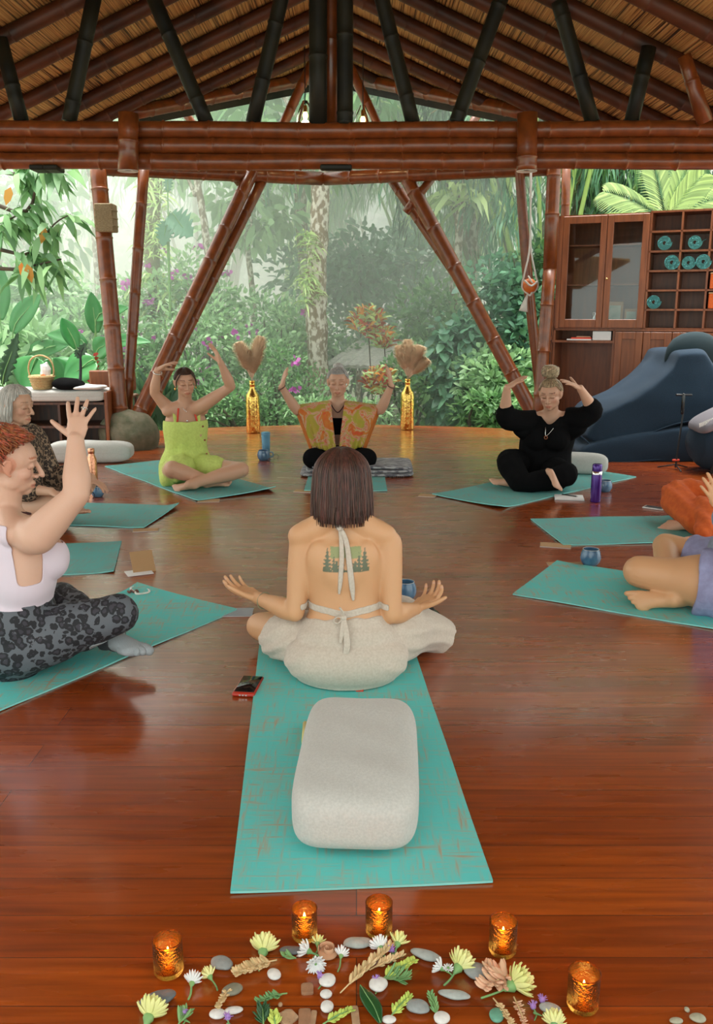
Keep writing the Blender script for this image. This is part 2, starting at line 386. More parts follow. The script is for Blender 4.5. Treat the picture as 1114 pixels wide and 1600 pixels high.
for s in (-1, 1):
    xs = np.arange(0, 4.7, .0055); y00 = .3; ys = [3.6, 5.0, 6.5, 7.0, 7.6, 8.1, 8.6, 9.0, 9.34, 9.8, 10.3, 10.7, 11.0]
    rr = np.random.default_rng(3+s); ph = rr.uniform(.6, 1.3, len(xs)); V = []
    def ymax(x): return float(np.interp(x, [e[1] for e in EV][::-1], [e[0] for e in EV][::-1]))
    for i, x in enumerate(xs):
        col = []; hgt = .0045*ph[i//4*4]*(1 if i % 4 in (1, 2) else -1)
        ym = ymax(x)
        for k in range(8):
            col.append((x0+s*x, y00+(ym-y00)*k/7, roofz(x0+s*x)-hgt+.003))
        V.append(col)
    b = MB(); b.grid(np.array(V) if s < 0 else np.array(V)[::-1])
    o = b.build('ceiling', M['reed'], smooth=False); struct(o); solid(o, .06, 0)
# --- ring beam under the eaves
rbp = [at(150,262,8.75), at(300,268,9.35), at(505,279,9.85), at(700,270,9.4), at(870,262,8.8)]
b = MB()
for i in range(2): log(b, rbp[0] if i == 0 else rbp[-1], rbp[2]+A(.02*(1 if i else -1),0,0), .07, 14, .33, seed=i+30)
tag(b.build('ring_beam', M['bamboo']), 'far bamboo ring beam bent at its middle, below the triple log beam', 'beam')
# gable props between ring beam and apex
for (pb, pt, Y, r, lb) in (((440,200),(488,98),9.7,.05,'reddish bamboo prop rising to the gable apex from the left'),((592,200),(543,98),9.7,.05,'reddish bamboo prop rising to the gable apex from the right'),
        ((306,200),(276,158),9.3,.04,'short bamboo prop at the left end of the open gable'),((734,200),(754,166),9.3,.04,'short bamboo prop at the right end of the open gable')):
    b = MB(); log(b, at(pb[0]-(pt[0]-pb[0])*.7, pb[1]+(pb[1]-pt[1])*.7, Y), at(*pt, Y), r, 12, .3); tag(b.build('gable_prop', M['bamboo']), lb, 'bamboo pole')
# --- columns
def pole(name, p0, p1, r, lb, cat='bamboo column', m='bamboo', r1=None, seed=0, seg=18, group=None, nd=.42):
    b = MB(); log(b, p0, p1, r, seg, nd, r1=r1, seed=seed); o = b.build(name, M[m]); return tag(o, lb, cat, group)
col = pole('bamboo_column', at(189,664,8.45), at(151,240,8.75), .078, 'thick upright bamboo column on the boulder, carrying a woven box near its top', seed=1, r1=.076)
pole('bamboo_column', at(197,655,8.62), at(226,245,8.9), .052, 'thin bamboo column just right of the thickest left column', seed=2)
pole('bamboo_brace', at(208,664,8.46), at(394,268,9.45), .068, 'left darker bamboo brace of the slanting pair rising from the boulder', 'bamboo brace', seed=3)
pole('bamboo_brace', at(219,664,8.56), at(416,268,9.6), .055, 'right bamboo brace of the slanting pair rising from the boulder', 'bamboo brace', seed=4)
pole('bamboo_strut', at(380,294,9.55), at(360,268,9.35), .04, 'short bamboo strut at the head of the left slanting braces', 'bamboo strut', seed=5)
pole('bamboo_brace', at(852,682,8.9), at(630,268,9.5), .074, 'thick slanting bamboo brace right of the seated circle', 'bamboo brace', seed=6)
pole('bamboo_brace', at(745,478,9.35), at(603,268,9.75), .05, 'thin slanting bamboo brace beside the thick right one', 'bamboo brace', seed=7)
pole('bamboo_strut', at(634,332,9.5), at(682,268,9.4), .045, 'short bamboo strut crossing behind the head of the right braces', 'bamboo strut', seed=8)
p = [at(811,255,8.9), at(824,430,8.95), at(843,610,9.0), at(846,676,9.0)]
b = MB(); b.sweep(p, [.046,.05,.05,.055], seg=14, sub=6); tag(b.build('bamboo_column', M['bamboo']), 'slim bending bamboo column with the roped orange ball', 'bamboo column')
b = MB(); log(b, at(866,255,8.75), at(859,420,8.72), .066, 16, .4); log(b, at(859,418,8.72), at(838,690,8.62), .062, 16, .4, seed=3)
tag(b.build('bamboo_column', M['bamboo']), 'bamboo column standing against the left side of the tall cabinet', 'bamboo column')
pole('bamboo_column', at(885,255,9.5), at(878,560,9.6), .045, 'slim bamboo column behind the top left corner of the cabinet', seed=10)
# boulder footing
M['boulder'] = mat('mossy_boulder', (.17,.145,.095), .9, c2=(.08,.085,.045), vs=9, bump=.9, bs=22)
b = MB(); b.ell((0,0,0), (.30,.24,.24), n=40, m=24); o = b.build('boulder', M['boulder'], loc=tuple(at(202,683,8.42)*A(1,1,0)+A(0,.05,.13)))
for v in o.data.vertices:
    k = 1+.12*mnoise.noise(v.co*5); v.co *= k
    if v.co.z < -.16: v.co.z = -.16
tag(o, 'mossy grey boulder at the foot of the left bamboo columns', 'boulder')
b = MB(); b.ell((0,0,0), (.2,.17,.12), n=30, m=18); o = b.build('boulder', M['boulder'], loc=tuple(at(846,684,8.95)*A(1,1,0)+A(.02,.0,.06)))
tag(o, 'low boulder at the foot of the right columns behind the woman in black', 'boulder')
# woven box on column
M['woven'] = mat('woven_fibre', (.33,.26,.15), .85, c2=(.20,.15,.08), vs=60, stretch=(1,1,4), bump=.5, bs=120)
t = thingw('woven_box', 'small tan woven lamp box strapped to the thick left column', 'box', at(166,362,8.58))
c = at(166,341,8.60); b = MB(); b.box(c, (.17,.17,.25), bev=.008); b.build('shade', M['woven'], t, smooth=False)
for k in (-.07, 0, .07):
    b = MB(); b.box(c+A(0,0,k), (.176,.176,.012)); b.build('band', M['woven'], t, smooth=False)
# dark clips under beam at left
for k, px in enumerate((63, 84)):
    b = MB(); b.box(at(px,264,YB), (.09,.16,.03), bev=.006); tag(b.build('beam_clip', M['bamboo_dark'], smooth=False), ['left one of two black brackets under the beam at far left','right one of two black brackets under the beam at far left'][k], 'bracket', 'black brackets under the beam')
b = MB(); b.box(at(525,262,YB-.02), (.2,.06,.035), bev=.008); tag(b.build('beam_clip', M['bamboo_dark'], smooth=False), 'black bracket under the middle of the beam', 'bracket')
# pendant bulbs
M['bulb'] = mat('warm_bulb', (1,.8,.4), .3, emit=(1,.62,.18), es=14)
M['clear'] = mat('thin_clear_glass', (1,.95,.85), .05, trans=1, ior=1.1)
M['wire'] = mat('black_wire', (.01,.01,.01), .5)
for i, (px, py, top, Y) in enumerate(((477,180,135,9.2),(567,187,150,9.2))):
    c = at(px, py, Y); t = thingw('pendant_lamp', ['glowing filament bulb in a clear glass shade left of the centre posts','glowing bulb hanging right of the centre posts'][i], 'lamp', c, group='pendant bulbs under the gable')
    b = MB(); b.ell(c, (.028,.028,.04)); b.build('bulb', M['bulb'], t)
    b = MB(); b.lathe([(.018,.06),(.022,.03),(.02,-.0)], c+A(0,0,.03)); b.build('socket', M['brass'], t)
    b = MB(); b.lathe([(.025,.13),(.06,.06),(.085,-.02),(.09,-.09)], c, 20); o = b.build('glass_shade', M['clear'], t)
    bm_f = [p_ for p_ in o.data.polygons if len(p_.vertices) > 4]
    b = MB(); b.sweep([c+A(0,0,.09), A(c[0], c[1], roofz(c[0])-.02)], .005, seg=6, sub=1); b.build('cord', M['wire'], t)
    l = bpy.data.lights.new('bulb_light', 'POINT'); l.energy = 4; l.color = (1,.7,.35); l.shadow_soft_size = .05
    lo = bpy.data.objects.new('bulb_light', l); COL.objects.link(lo); lo.location = tuple(c-A(0,.0,.08))
# ================================================================ body toolkit
def remesh(mb, vox, mods=None):
    me = bpy.data.meshes.new('tmp'); me.from_pydata(np.vstack(mb.V).tolist(), [], mb.Fc); me.update()
    o = bpy.data.objects.new('tmp', me); COL.objects.link(o)
    m = o.modifiers.new('r', 'REMESH'); m.mode = 'VOXEL'; m.voxel_size = vox; m.adaptivity = 0
    bpy.context.view_layer.update(); dg = bpy.context.evaluated_depsgraph_get()
    out = bpy.data.meshes.new_from_object(o.evaluated_get(dg)); bpy.data.objects.remove(o); bpy.data.meshes.remove(me); return out
def getv(me):
    a = np.empty(len(me.vertices)*3); me.vertices.foreach_get('co', a); return a.reshape(-1, 3)
def setv(me, v): me.vertices.foreach_set('co', np.ascontiguousarray(v, dtype=float).ravel()); me.update()
def edges(me):
    e = np.empty(len(me.edges)*2, int); me.edges.foreach_get('vertices', e); return e.reshape(-1, 2)
def smooth(me, it, w=None, lam=.5, mu=-.52):
    v = getv(me); e = edges(me); n = len(v)
    deg = np.bincount(e.ravel(), minlength=n).astype(float)[:, None]; w = 1.0 if w is None else w[:, None]
    for k in range(it*2):
        s_ = np.zeros_like(v)
        for c in range(3):
            s_[:, c] = np.bincount(e[:, 0], v[e[:, 1], c], n)+np.bincount(e[:, 1], v[e[:, 0], c], n)
        v = v+(lam if k % 2 == 0 else mu)*(s_/deg-v)*w
    setv(me, v); return v
def relax(me, it, w):
    v = getv(me); e = edges(me); n = len(v); deg = np.bincount(e.ravel(), minlength=n).astype(float)[:, None]
    for k in range(3): w = np.minimum(w, (np.bincount(e[:, 0], w[e[:, 1]], n)+np.bincount(e[:, 1], w[e[:, 0]], n)+w)/(deg[:, 0]+1)+.0)
    w = w[:, None]
    for k in range(it):
        s_ = np.stack([np.bincount(e[:, 0], v[e[:, 1], c], n)+np.bincount(e[:, 1], v[e[:, 0], c], n) for c in range(3)], 1)
        v = v+.55*w*(s_/deg-v)
    setv(me, v)
def normals(me):
    a = np.empty(len(me.vertices)*3); me.vertices.foreach_get('normal', a); return a.reshape(-1, 3)
def fbm(v, sc, seed=0.0, oct=2):
    out = np.zeros(len(v)); r = np.random.default_rng(int(seed*10)+1)
    for o_ in range(oct):
        for k in range(5):
            d = r.normal(size=3); d /= np.linalg.norm(d); out += np.sin(v@d*sc*(1.7**o_)*r.uniform(.7,1.3)+r.uniform(0,6.28)+1.3*np.sin(v@r.normal(size=3)*sc*.6))/(5*(1.6**o_))
    return out
def mat3(fwd, up):
    f = nrm(fwd); u = np.asarray(up, float); u = nrm(u-f*np.dot(u, f)); r = np.cross(f, u); return np.stack([r, f, u], 1)   # columns x=right,y=forward,z=up
def head_parts(mb, c, R, s=1.0, nose=1.0, open_=0.0, jaw=1.0):
    def P(x, y, z): return np.asarray(c)+R@(A(x, y, z)*s)
    def E(p, r, rot=None):
        mb.ell(P(*p), A(*r)*s, R if rot is None else R@rot, 20, 14)
    E((0,-.012,.030), (.075,.093,.082)); E((0,.022,.028), (.068,.066,.066)); E((0,.020,-.036), (.062*jaw,.062,.064)); E((0,.030,-.066), (.050*jaw,.050,.040)); E((0,.060,-.092), (.022*jaw,.020,.017))
    for k in (-1, 1):
        E((k*.036,.050,-.026), (.027,.026,.024)); E((k*.040*jaw,.008,-.060), (.021,.036,.028))
        E((k*.031,.0715,.004), (.0165,.0125,.0105)); mb.sweep([P(k*.012,.083,.023), P(k*.030,.083,.030), P(k*.050,.068,.024)], A(.006,.0075,.005)*s, seg=8, sub=2)
        # ear
        an = .35*k; rt = np.array([[math.cos(an),-math.sin(an),0],[math.sin(an),math.cos(an),0],[0,0,1]])
        mb.sweep([P(k*.074,.006,-.030), P(k*.081,-.006,-.018), P(k*.087,-.017,.004), P(k*.086,-.012,.022), P(k*.079,.002,.022), P(k*.076,.008,.006)], A(.0065,.0065,.006,.0055,.005,.004)*s, seg=8, sub=3)
        E((k*.078,-.003,-.002), (.006,.015,.024), rt)
        E((k*.0125,.092,-.038), (.0085,.009,.0075))
    mb.sweep([P(0,.082,.018), P(0,.091,.002), P(0,.103*nose,-.018), P(0,.111*nose,-.033)], np.array([[.0075,.007],[.0075,.008],[.0085,.010],[.0105,.010]])*s, ref=R[:, 0], seg=10, sub=3)
    z0 = open_
    mb.sweep([P(-.024,.072,-.067), P(-.010,.0845,-.0625), P(0,.0855,-.0645), P(.010,.0845,-.0625), P(.024,.072,-.067)], A(.003,.0058,.0058,.0058,.003)*s, seg=8, sub=3)
    mb.sweep([P(-.022,.071,-.070), P(-.010,.0825,-.0755-z0), P(0,.084,-.0765-z0), P(.010,.0825,-.0755-z0), P(.022,.071,-.070)], A(.003,.0062,.0066,.0062,.003)*s, seg=8, sub=3)
def arm_parts(mb, ch, sh, el, wr, s=1.0, fat=1.0):
    ch, sh, el, wr = map(np.asarray, (ch, sh, el, wr))
    mb.sweep([ch, ch*.35+sh*.65, sh], A(.052,.054,.054)*s*fat, seg=16, sub=3)
    u = sh+(el-sh)*.35; u2 = sh+(el-sh)*.75
    mb.sweep([sh, u, u2, el], A(.054,.049,.040,.036)*s*fat, seg=16, sub=4)
    f = el+(wr-el)*.28; f2 = el+(wr-el)*.7
    mb.sweep([el, f, f2, wr], A(.035,.041,.031,.0245)*s*(1+(fat-1)*.8), seg=16, sub=4)
HANDS = []
def hand_parts(mb, wr, d, n, right, s=1.0, curl=(.25,.25,.25,.25), spread=1.0, thumb=(.8,.25), tcurl=.15):
    d = nrm(d); n = nrm(np.asarray(n, float)-d*np.dot(n, d)); t = np.cross(d, n)*(1 if right else -1); wr = np.asarray(wr, float)
    HANDS.append(wr+d*.11*s)
    def P(a, b_, c_=0): return wr+(d*a+t*b_+n*c_)*s
    mb.sweep([P(-.012,0), P(.022,.0), P(.055,.001), P(.082,.001)], np.array([[.025,.019],[.029,.017],[.037,.0145],[.037,.0115]])*s, ref=t, seg=16, sub=3)
    mb.sweep([P(.012,.014,.006), P(.035,.026,.008), P(.058,.026,.004)], np.array([[.013,.012],[.015,.013],[.010,.010]])*s, ref=t, seg=10, sub=3)
    mb.sweep([P(.015,-.018,.005), P(.05,-.026,.004)], np.array([[.012,.010],[.012,.010]])*s, ref=t, seg=10)
    tips = []
    for i, (off, ln, bs_, r, sa) in enumerate(((.0285,.071,.084,.0086,.13),(.0095,.079,.088,.0088,.03),(-.0095,.073,.085,.0083,-.07),(-.0275,.057,.077,.0073,-.20))):
        a = sa*spread; dd = nrm(d*math.cos(a)+t*math.sin(a)); cu = curl[i]; p = P(bs_-.014, off*.95); pts = [p]; ang = cu*.15
        for k, fr in enumerate((.20+.014/ln*.6,.40,.27,.20)):
            if k: ang += cu*(.9,1.0,.7)[k-1]
            p = p+(dd*math.cos(ang)+n*math.sin(ang))*ln*fr*s; pts.append(p)
        mb.sweep(pts, A(r*1.05, r*1.06, r, r*.95, r*.78)*s, seg=10, sub=3); tips.append(pts)
    ta, tn = thumb; p = P(.020,.022,.004); dd = nrm(d*math.cos(ta)+t*math.sin(ta)+n*tn); pts = [p]
    for k, ln in enumerate((.040,.034,.026)):
        p = p+dd*ln*s; pts.append(p); dd = nrm(dd+d*tcurl*.8+n*tcurl*.3)
    mb.sweep(pts, A(.0125,.0112,.0098,.0078)*s, seg=10, sub=3); tips.append(pts)
    return tips
def leg_parts(mb, hip, kn, an, s=1.0, fat=1.0):
    hip, kn, an = map(np.asarray, (hip, kn, an))
    a = hip+(kn-hip)*.35; c = hip+(kn-hip)*.78
    mb.sweep([hip, a, c, kn], A(.092,.084,.064,.056)*s*fat, seg=20, sub=4)
    f = kn+(an-kn)*.28; g = kn+(an-kn)*.7
    mb.sweep([kn, f, g, an], A(.055,.056,.041,.034)*s*(1+(fat-1)*.7), seg=18, sub=4)
def foot_parts(mb, an, toe, up, s=1.0, side=1, toes=True):
    an, toe = np.asarray(an, float), np.asarray(toe, float); HANDS.append(toe-nrm(toe-an)*.02); d = toe-an; L_ = np.linalg.norm(d); d = d/L_; u = nrm(np.asarray(up, float)-d*np.dot(up, d)); w = np.cross(d, u)*side   # w to the big toe
    def P(a, b_, c_): return an+d*a*s+w*b_*s+u*c_*s
    mb.sweep([P(-.045,0,-.025), P(-.02,0,-.024)], A(.027,.028)*s, seg=12)
    mb.sweep([P(-.015,0,-.012), P(.03,0,-.016), P(.085,.003,-.026), P(.135,.004,-.034)], np.array([[.032,.032],[.031,.030],[.037,.022],[.042,.014]])*s, ref=w, seg=16, sub=3)
    for i, (b_, ln, r) in enumerate(((.030,.055,.0125),(.010,.050,.0095),(-.006,.044,.0088),(-.020,.036,.0082),(-.033,.028,.0078))):
        mb.sweep([P(.122-.006*i, b_, -.034), P(.122-.006*i+ln*.6, b_*1.05, -.033), P(.122-.006*i+ln, b_*1.05, -.037)], A(r, r, r*.85)*s, seg=10, sub=3)
def torso_parts(mb, pel, wst, ch, nb, hc, lat0, lat1, s=1.0, fat=1.0, bust=1.0, fwd=None, hunk=1.0):
    pel, wst, ch, nb, hc = map(np.asarray, (pel, wst, ch, nb, hc))
    up0 = nrm(wst-pel); F0 = nrm(np.cross(up0, lat0)); F1 = nrm(np.cross(nrm(nb-ch), lat1))
    lo = pel-up0*.075*s
    pts = [lo, pel, pel+(wst-pel)*.5, wst, wst+(ch-wst)*.5, ch, ch+(nb-ch)*.55, nb]
    rad = np.array([[.145,.115],[.178,.132],[.162*(.5+.5*fat),.115*fat],[.128*fat,.092*fat],[.138*fat,.098*fat],[.158,.108],[.135,.082],[.062,.058]])*s
    refs = [lat0, lat0, lat0, nrm(np.add(lat0, lat1)), lat1, lat1, lat1, lat1]
    mb.sweep(pts, rad, ref=refs, seg=28, sub=4)
    for k in (-1, 1):
        L0 = nrm(lat0)*k; L1 = nrm(lat1)*k
        mb.ell(lo+L0*.078*s-F0*.035*s+up0*.03*s, A(.095,.10,.085)*s, None, 20, 14)
        if bust: mb.ell(ch+L1*.068*s+F1*.072*s-A(0,0,.03)*s, A(.056,.050,.056)*s*bust, None, 18, 12)
        mb.sweep([nb+A(0,0,.005), nb+L1*.07*s-A(0,0,.012)*s, nb+L1*.13*s-A(0,0,.04)*s], A(.046,.044,.044)*s, seg=12, sub=3)
    nd = nrm(hc-nb); mb.sweep([nb-nd*.03, nb+nd*.04, hc-nd*.05], A(.060,.050,.050)*s, seg=18, sub=3)
def finish_body(mb, root, name, m, vox, hc, R, s, brow=(.35,.25,.2), lip=(.78,.45,.42), nails=None, tint=None, it=4, handc=None, disp=None):
    handc = HANDS[:]; HANDS.clear()
    me = remesh(mb, vox); v0 = getv(me)
    d = np.linalg.norm(v0-np.asarray(hc), axis=1); w = np.where(d < .125*s, .55, 1.0)
    if handc is not None:
        for q in handc: w = np.where(np.linalg.norm(v0-q, axis=1) < .115, .6, w)
    if nails is not None:
        for tp in nails: w = np.where(np.min([np.linalg.norm(v0-q, axis=1) for q in tp], axis=0) < .02, .45, w)
    relax(me, 3, np.where(d < .125*s, .35, 0.0)); relax(me, 22, np.where(w < 1, 0.0, 1.0)); v = smooth(me, it, w)
    if disp is not None: n_ = normals(me); v = v+n_*disp(v, n_)[:, None]; setv(me, v)
    L_ = (v-np.asarray(hc))@R/s; x, y, z = L_[:, 0], L_[:, 1], L_[:, 2]; near = (np.abs(x) < .1) & (np.abs(z) < .13) & (np.abs(y) < .14)
    C = np.ones((len(v), 4))
    def paint(mask, c): C[mask, :3] = np.asarray(c)
    ck = near & (y > .03); g = np.exp(-(((np.abs(x)-.042)/.02)**2+((z+.03)/.022)**2)); C[ck, :3] *= (1-g[ck, None]*np.array([0,.14,.12]))
    lipm = near & (y > .068) & ((np.abs(x)/.0245)**2+((z+.0695)/.0098)**2 < 1); paint(lipm, lip)
    paint(near & (y > .066) & (np.abs(z+.0695) < .0013) & (np.abs(x) < .020), np.array(lip)*.5)
    bw = .0305+.004*np.cos((np.abs(x)-.032)*60); paint(near & (y > .05) & (np.abs(z-bw) < .0027) & (np.abs(x) > .013) & (np.abs(x) < .052), brow)
    ez = -.0045-.003*np.cos((np.abs(x)-.031)*90); paint(near & (y > .055) & (np.abs(z-ez) < .0019) & (np.abs(x) > .016) & (np.abs(x) < .047), np.array(brow)*.6)
    if tint is not None: tint(v, C)
    at_ = me.color_attributes.new('tint', 'FLOAT_COLOR', 'POINT'); at_.data.foreach_set('color', C.ravel())
    o = link(name, me, m, root); return o
def fcut(me, fn):
    """clean cut of a mesh by scalar fn(v)>0 (keeps positive side, boundary snapped to zero)"""
    v = getv(me); f = fn(v); e = edges(me)
    polys = np.array([len(p.vertices) for p in me.polygons]) if False else None
    nl = len(me.loops); lv = np.empty(nl, int); me.loops.foreach_get('vertex_index', lv)
    ls = np.empty(len(me.polygons), int); me.polygons.foreach_get('loop_start', ls); lt = np.empty(len(me.polygons), int); me.polygons.foreach_get('loop_total', lt)
    mx = np.maximum.reduceat(f[lv], ls); keep = mx > 0
    neg = f <= 0; mv = v.copy(); best = np.full(len(v), -1.0)
    for a, b_ in ((0, 1), (1, 0)):
        i = e[:, a]; j = e[:, b_]; q = neg[i] & ~neg[j]; i = i[q]; j = j[q]; t = f[i]/(f[i]-f[j]); t = np.clip(t, 0, 1)
        for ii, jj, tt in zip(i, j, t):
            if best[ii] < 0 or tt < best[ii]: best[ii] = tt; mv[ii] = v[ii]+(v[jj]-v[ii])*tt
    fs = [tuple(lv[s_:s_+t_]) for s_, t_ in zip(ls[keep], lt[keep])]
    used = np.unique(np.concatenate([np.array(q) for q in fs])) if fs else np.array([], int); mp = -np.ones(len(v), int); mp[used] = np.arange(len(used))
    fs = [tuple(mp[list(q)].tolist()) for q in fs]; V = mv[used]; cnt = {}
    for q in fs:
        for a, b_ in zip(q, q[1:]+q[:1]): k = (a, b_) if a < b_ else (b_, a); cnt[k] = cnt.get(k, 0)+1
    be = np.array([k for k, c in cnt.items() if c == 1])
    if len(be):
        n_ = len(V); dg = np.bincount(be.ravel(), minlength=n_).astype(float); bm = dg > 0
        for it_ in range(10):
            s_ = np.stack([np.bincount(be[:, 0], V[be[:, 1], c], n_)+np.bincount(be[:, 1], V[be[:, 0], c], n_) for c in range(3)], 1)
            V = V.copy(); V[bm] += .5*(s_[bm]/dg[bm][:, None]-V[bm])
    out = bpy.data.meshes.new('cut'); out.from_pydata(V.tolist(), [], fs); out.update(); return out
def shell(body, fn, off, m, name, root, wr=0.0, ws=30, th=.004, seed=1, it=1):
    me = body.data; v = getv(me); n = normals(me)
    tmp = me.copy(); setv(tmp, v+n*(off+(wr*fbm(v, ws, seed)[:, None] if wr else 0)))
    if it: smooth(tmp, it)
    out = fcut(tmp, fn); bpy.data.meshes.remove(tmp)
    o = link(name, out, m, root); solid(o, th, -1); return o
def cloth(mb, vox, m, name, root, wr=.004, ws=28, cut=None, it=4, th=.004, seed=2, fold=None):
    me = remesh(mb, vox); v = smooth(me, it); n = normals(me)
    d = wr*fbm(v, ws, seed, 3)
    if fold is not None: d = d+fold(v)
    setv(me, v+n*d[:, None]); smooth(me, 1)
    if cut is not None: me = fcut(me, cut)
    o = link(name, me, m, root)
    if cut is not None: solid(o, th, -1)
    return o
def hair(hc, R, s, phis, hang, n, r, root, name, m, seed=0, rad=(.086,.102,.094), c0=(0,-.013,.024), curl=0.0, lift=.004, taper=1.0, pivot=(0,0,1), strands=True, shellt=.012, jit=.004, flare=0.0, sub=7, freq=9):
    """phis(theta)->polar end angle; hang(theta)->extra straight fall"""
    rg = np.random.default_rng(seed); rad = np.array(rad)
    def path(th, k=0.0, npt=14, hs=1.0):
        pe = phis(th); hg = hang(th)*hs; pts = []
        for q in np.linspace(.04, pe, npt):
            pts.append(A(math.sin(q)*math.cos(th), math.sin(q)*math.sin(th), math.cos(q))*(rad+k)+A(*c0))
        if hg > 0:
            e = pts[-1]; out = A(math.cos(th), math.sin(th), 0)
            for i in range(1, sub+1):
                t = i/sub; pts.append(e+A(0,0,-hg*t)+out*(flare*math.sin(t*pi)-taper*.012*t*t))
        return np.array(pts)
    ths = np.linspace(0, 2*pi, 61)[:-1]
    mx = 14+sub
    def full(th, k, hs=1.0):
        p = path(th, k, 14, hs)
        if len(p) < mx:
            t = np.linspace(0, len(p)-1, mx); i = np.clip(t.astype(int), 0, len(p)-2); p = p[i]+(p[i+1]-p[i])*(t-i)[:, None]
        return p
    if True:
        b = MB(); G = np.array([full(t, 0, .84) for t in ths]); Gi = np.array([full(t, -shellt, .84) for t in ths]); Gi[:, :, :2] *= .97
        nu, nv = G.shape[:2]; bs = G.reshape(-1, 3); bi = Gi.reshape(-1, 3); f = []
        for i in range(nu):
            k = (i+1) % nu
            for j in range(nv-1):
                f.append((i*nv+j, i*nv+j+1, k*nv+j+1, k*nv+j)); f.append(tuple(nu*nv+q for q in (i*nv+j, k*nv+j, k*nv+j+1, i*nv+j+1)))
            f.append((i*nv+nv-1, nu*nv+i*nv+nv-1, nu*nv+k*nv+nv-1, k*nv+nv-1))
        f.append(tuple(i*nv for i in range(nu))); f.append(tuple(nu*nv+i*nv for i in range(nu))[::-1])
        V = np.vstack([bs, bi])*s
        b.add(V@R.T+np.asarray(hc), f)
    if strands:
        for q in range(n):
            th = rg.uniform(0, 2*pi); k = rg.uniform(-.003, lift); p = full(th, k)[1:]
            ph = rg.uniform(0, 6.28); tt = np.linspace(0, 1, len(p))
            side = A(-math.sin(th), math.cos(th), 0); out = A(math.cos(th), math.sin(th), .3)
            p = p+side*((curl*np.sin(tt*freq+ph)+jit*rg.normal()*tt)[:, None])+out*((curl*np.cos(tt*freq+ph)*.7+.002*rg.normal()*tt)[:, None])
            e = int(len(p)*rg.uniform(.85, 1.0)) if hang(th) > .02 else len(p)
            p = p[:max(4, e)]; rr = np.full(len(p), r); rr[-1] = r*.3; rr[0] = r*.6
            b.sweep((p*s)@R.T+np.asarray(hc), rr*s, seg=4, sub=1, cap='flat')
    return b.build(name, m, root)
def tube(name, pts, r, m, root, seg=8, sub=4, flat=None, ref=None):
    b = MB(); b.sweep(pts, r if flat is None else np.tile(A(*flat), (len(pts), 1)), seg=seg, sub=sub, ref=ref); return b.build(name, m, root)
def ring(c, nrm_, r, tr, n=20, e=1.0, ref=(1,0,0)):
    nrm_ = nrm(nrm_); a = nrm(np.cross(nrm_, A(*ref)+A(.01,.02,.03))); b_ = np.cross(nrm_, a); return [np.asarray(c)+(a*math.cos(t)+b_*math.sin(t)*e)*r for t in np.linspace(0, 2*pi, n+1)]
# ================================================================ fabrics for people
M['beige'] = mat('beige_linen', (.60,.52,.44), .9, c2=(.53,.45,.37), vs=120, bump=.3, bs=300, sheen=.2)
M['lavender'] = mat('pale_lavender_jersey', (.70,.60,.68), .8, sheen=.2)
M['lime'] = mat('lime_muslin', (.55,.66,.17), .9, c2=(.48,.58,.14), vs=60, bump=.3, bs=150)
M['orange_cloth'] = mat('orange_linen', (.62,.115,.015), .85, c2=(.52,.085,.012), vs=30, bump=.2, bs=100)
M['periwinkle'] = mat('periwinkle_cotton', (.30,.31,.50), .85, c2=(.26,.26,.43), vs=40, bump=.2, bs=120)
M['slate'] = mat('slate_blue_cotton', (.24,.28,.36), .85, c2=(.20,.23,.30), vs=40, bump=.2, bs=120)
M['red'] = mat('red_fabric', (.6,.05,.02), .6)
M['sock'] = mat('grey_knit', (.33,.36,.38), .9, bump=.4, bs=300); M['sock2'] = mat('charcoal_knit', (.05,.05,.06), .9, bump=.4, bs=300)
M['cord'] = mat('dark_red_cord', (.06,.008,.01), .6); M['silver'] = mat('silver', (.7,.7,.68), .25, 1)
M['pearl'] = mat('white_beads', (.75,.72,.66), .3); M['bead'] = mat('wooden_beads', (.14,.05,.03), .4)
def leopard(name, base, ring_, inner, sc):
    m, nt, b = nodes(name); N = nt.nodes; L = nt.links; tc = N.new('ShaderNodeTexCoord')
    nz = N.new('ShaderNodeTexNoise'); nz.inputs['Scale'].default_value = sc*1.3; nz.inputs['Detail'].default_value = 2; L.new(tc.outputs['Object'], nz.inputs[0])
    mx = N.new('ShaderNodeMix'); mx.data_type = 'RGBA'; mx.blend_type = 'LINEAR_LIGHT'; mx.inputs[0].default_value = .4/sc
    L.new(tc.outputs['Object'], mx.inputs[6]); L.new(nz.outputs['Color'], mx.inputs[7])
    vo = N.new('ShaderNodeTexVoronoi'); vo.inputs['Scale'].default_value = sc; vo.inputs['Randomness'].default_value = .8; L.new(mx.outputs[2], vo.inputs['Vector'])
    rp = N.new('ShaderNodeValToRGB'); rp.color_ramp.interpolation = 'CONSTANT'; e = rp.color_ramp.elements
    e[0].position = 0; e[0].color = (*inner, 1); e[1].position = .56; e[1].color = (*base, 1); x = e.new(.30); x.color = (*ring_, 1)
    L.new(vo.outputs['Distance'], rp.inputs[0])
    n3 = N.new('ShaderNodeTexNoise'); n3.inputs['Scale'].default_value = sc*1.7; L.new(tc.outputs['Object'], n3.inputs[0])
    r3 = N.new('ShaderNodeValToRGB'); r3.color_ramp.interpolation = 'CONSTANT'; r3.color_ramp.elements[0].color = (1,1,1,1); r3.color_ramp.elements[1].position = .68; r3.color_ramp.elements[1].color = (0,0,0,1); L.new(n3.outputs[0], r3.inputs[0])
    m2 = N.new('ShaderNodeMix'); m2.data_type = 'RGBA'; m2.inputs[6].default_value = (*base, 1); L.new(rp.outputs[0], m2.inputs[7]); L.new(r3.outputs[0], m2.inputs[0])
    L.new(m2.outputs[2], b.inputs['Base Color']); b.inputs['Roughness'].default_value = .8; return m
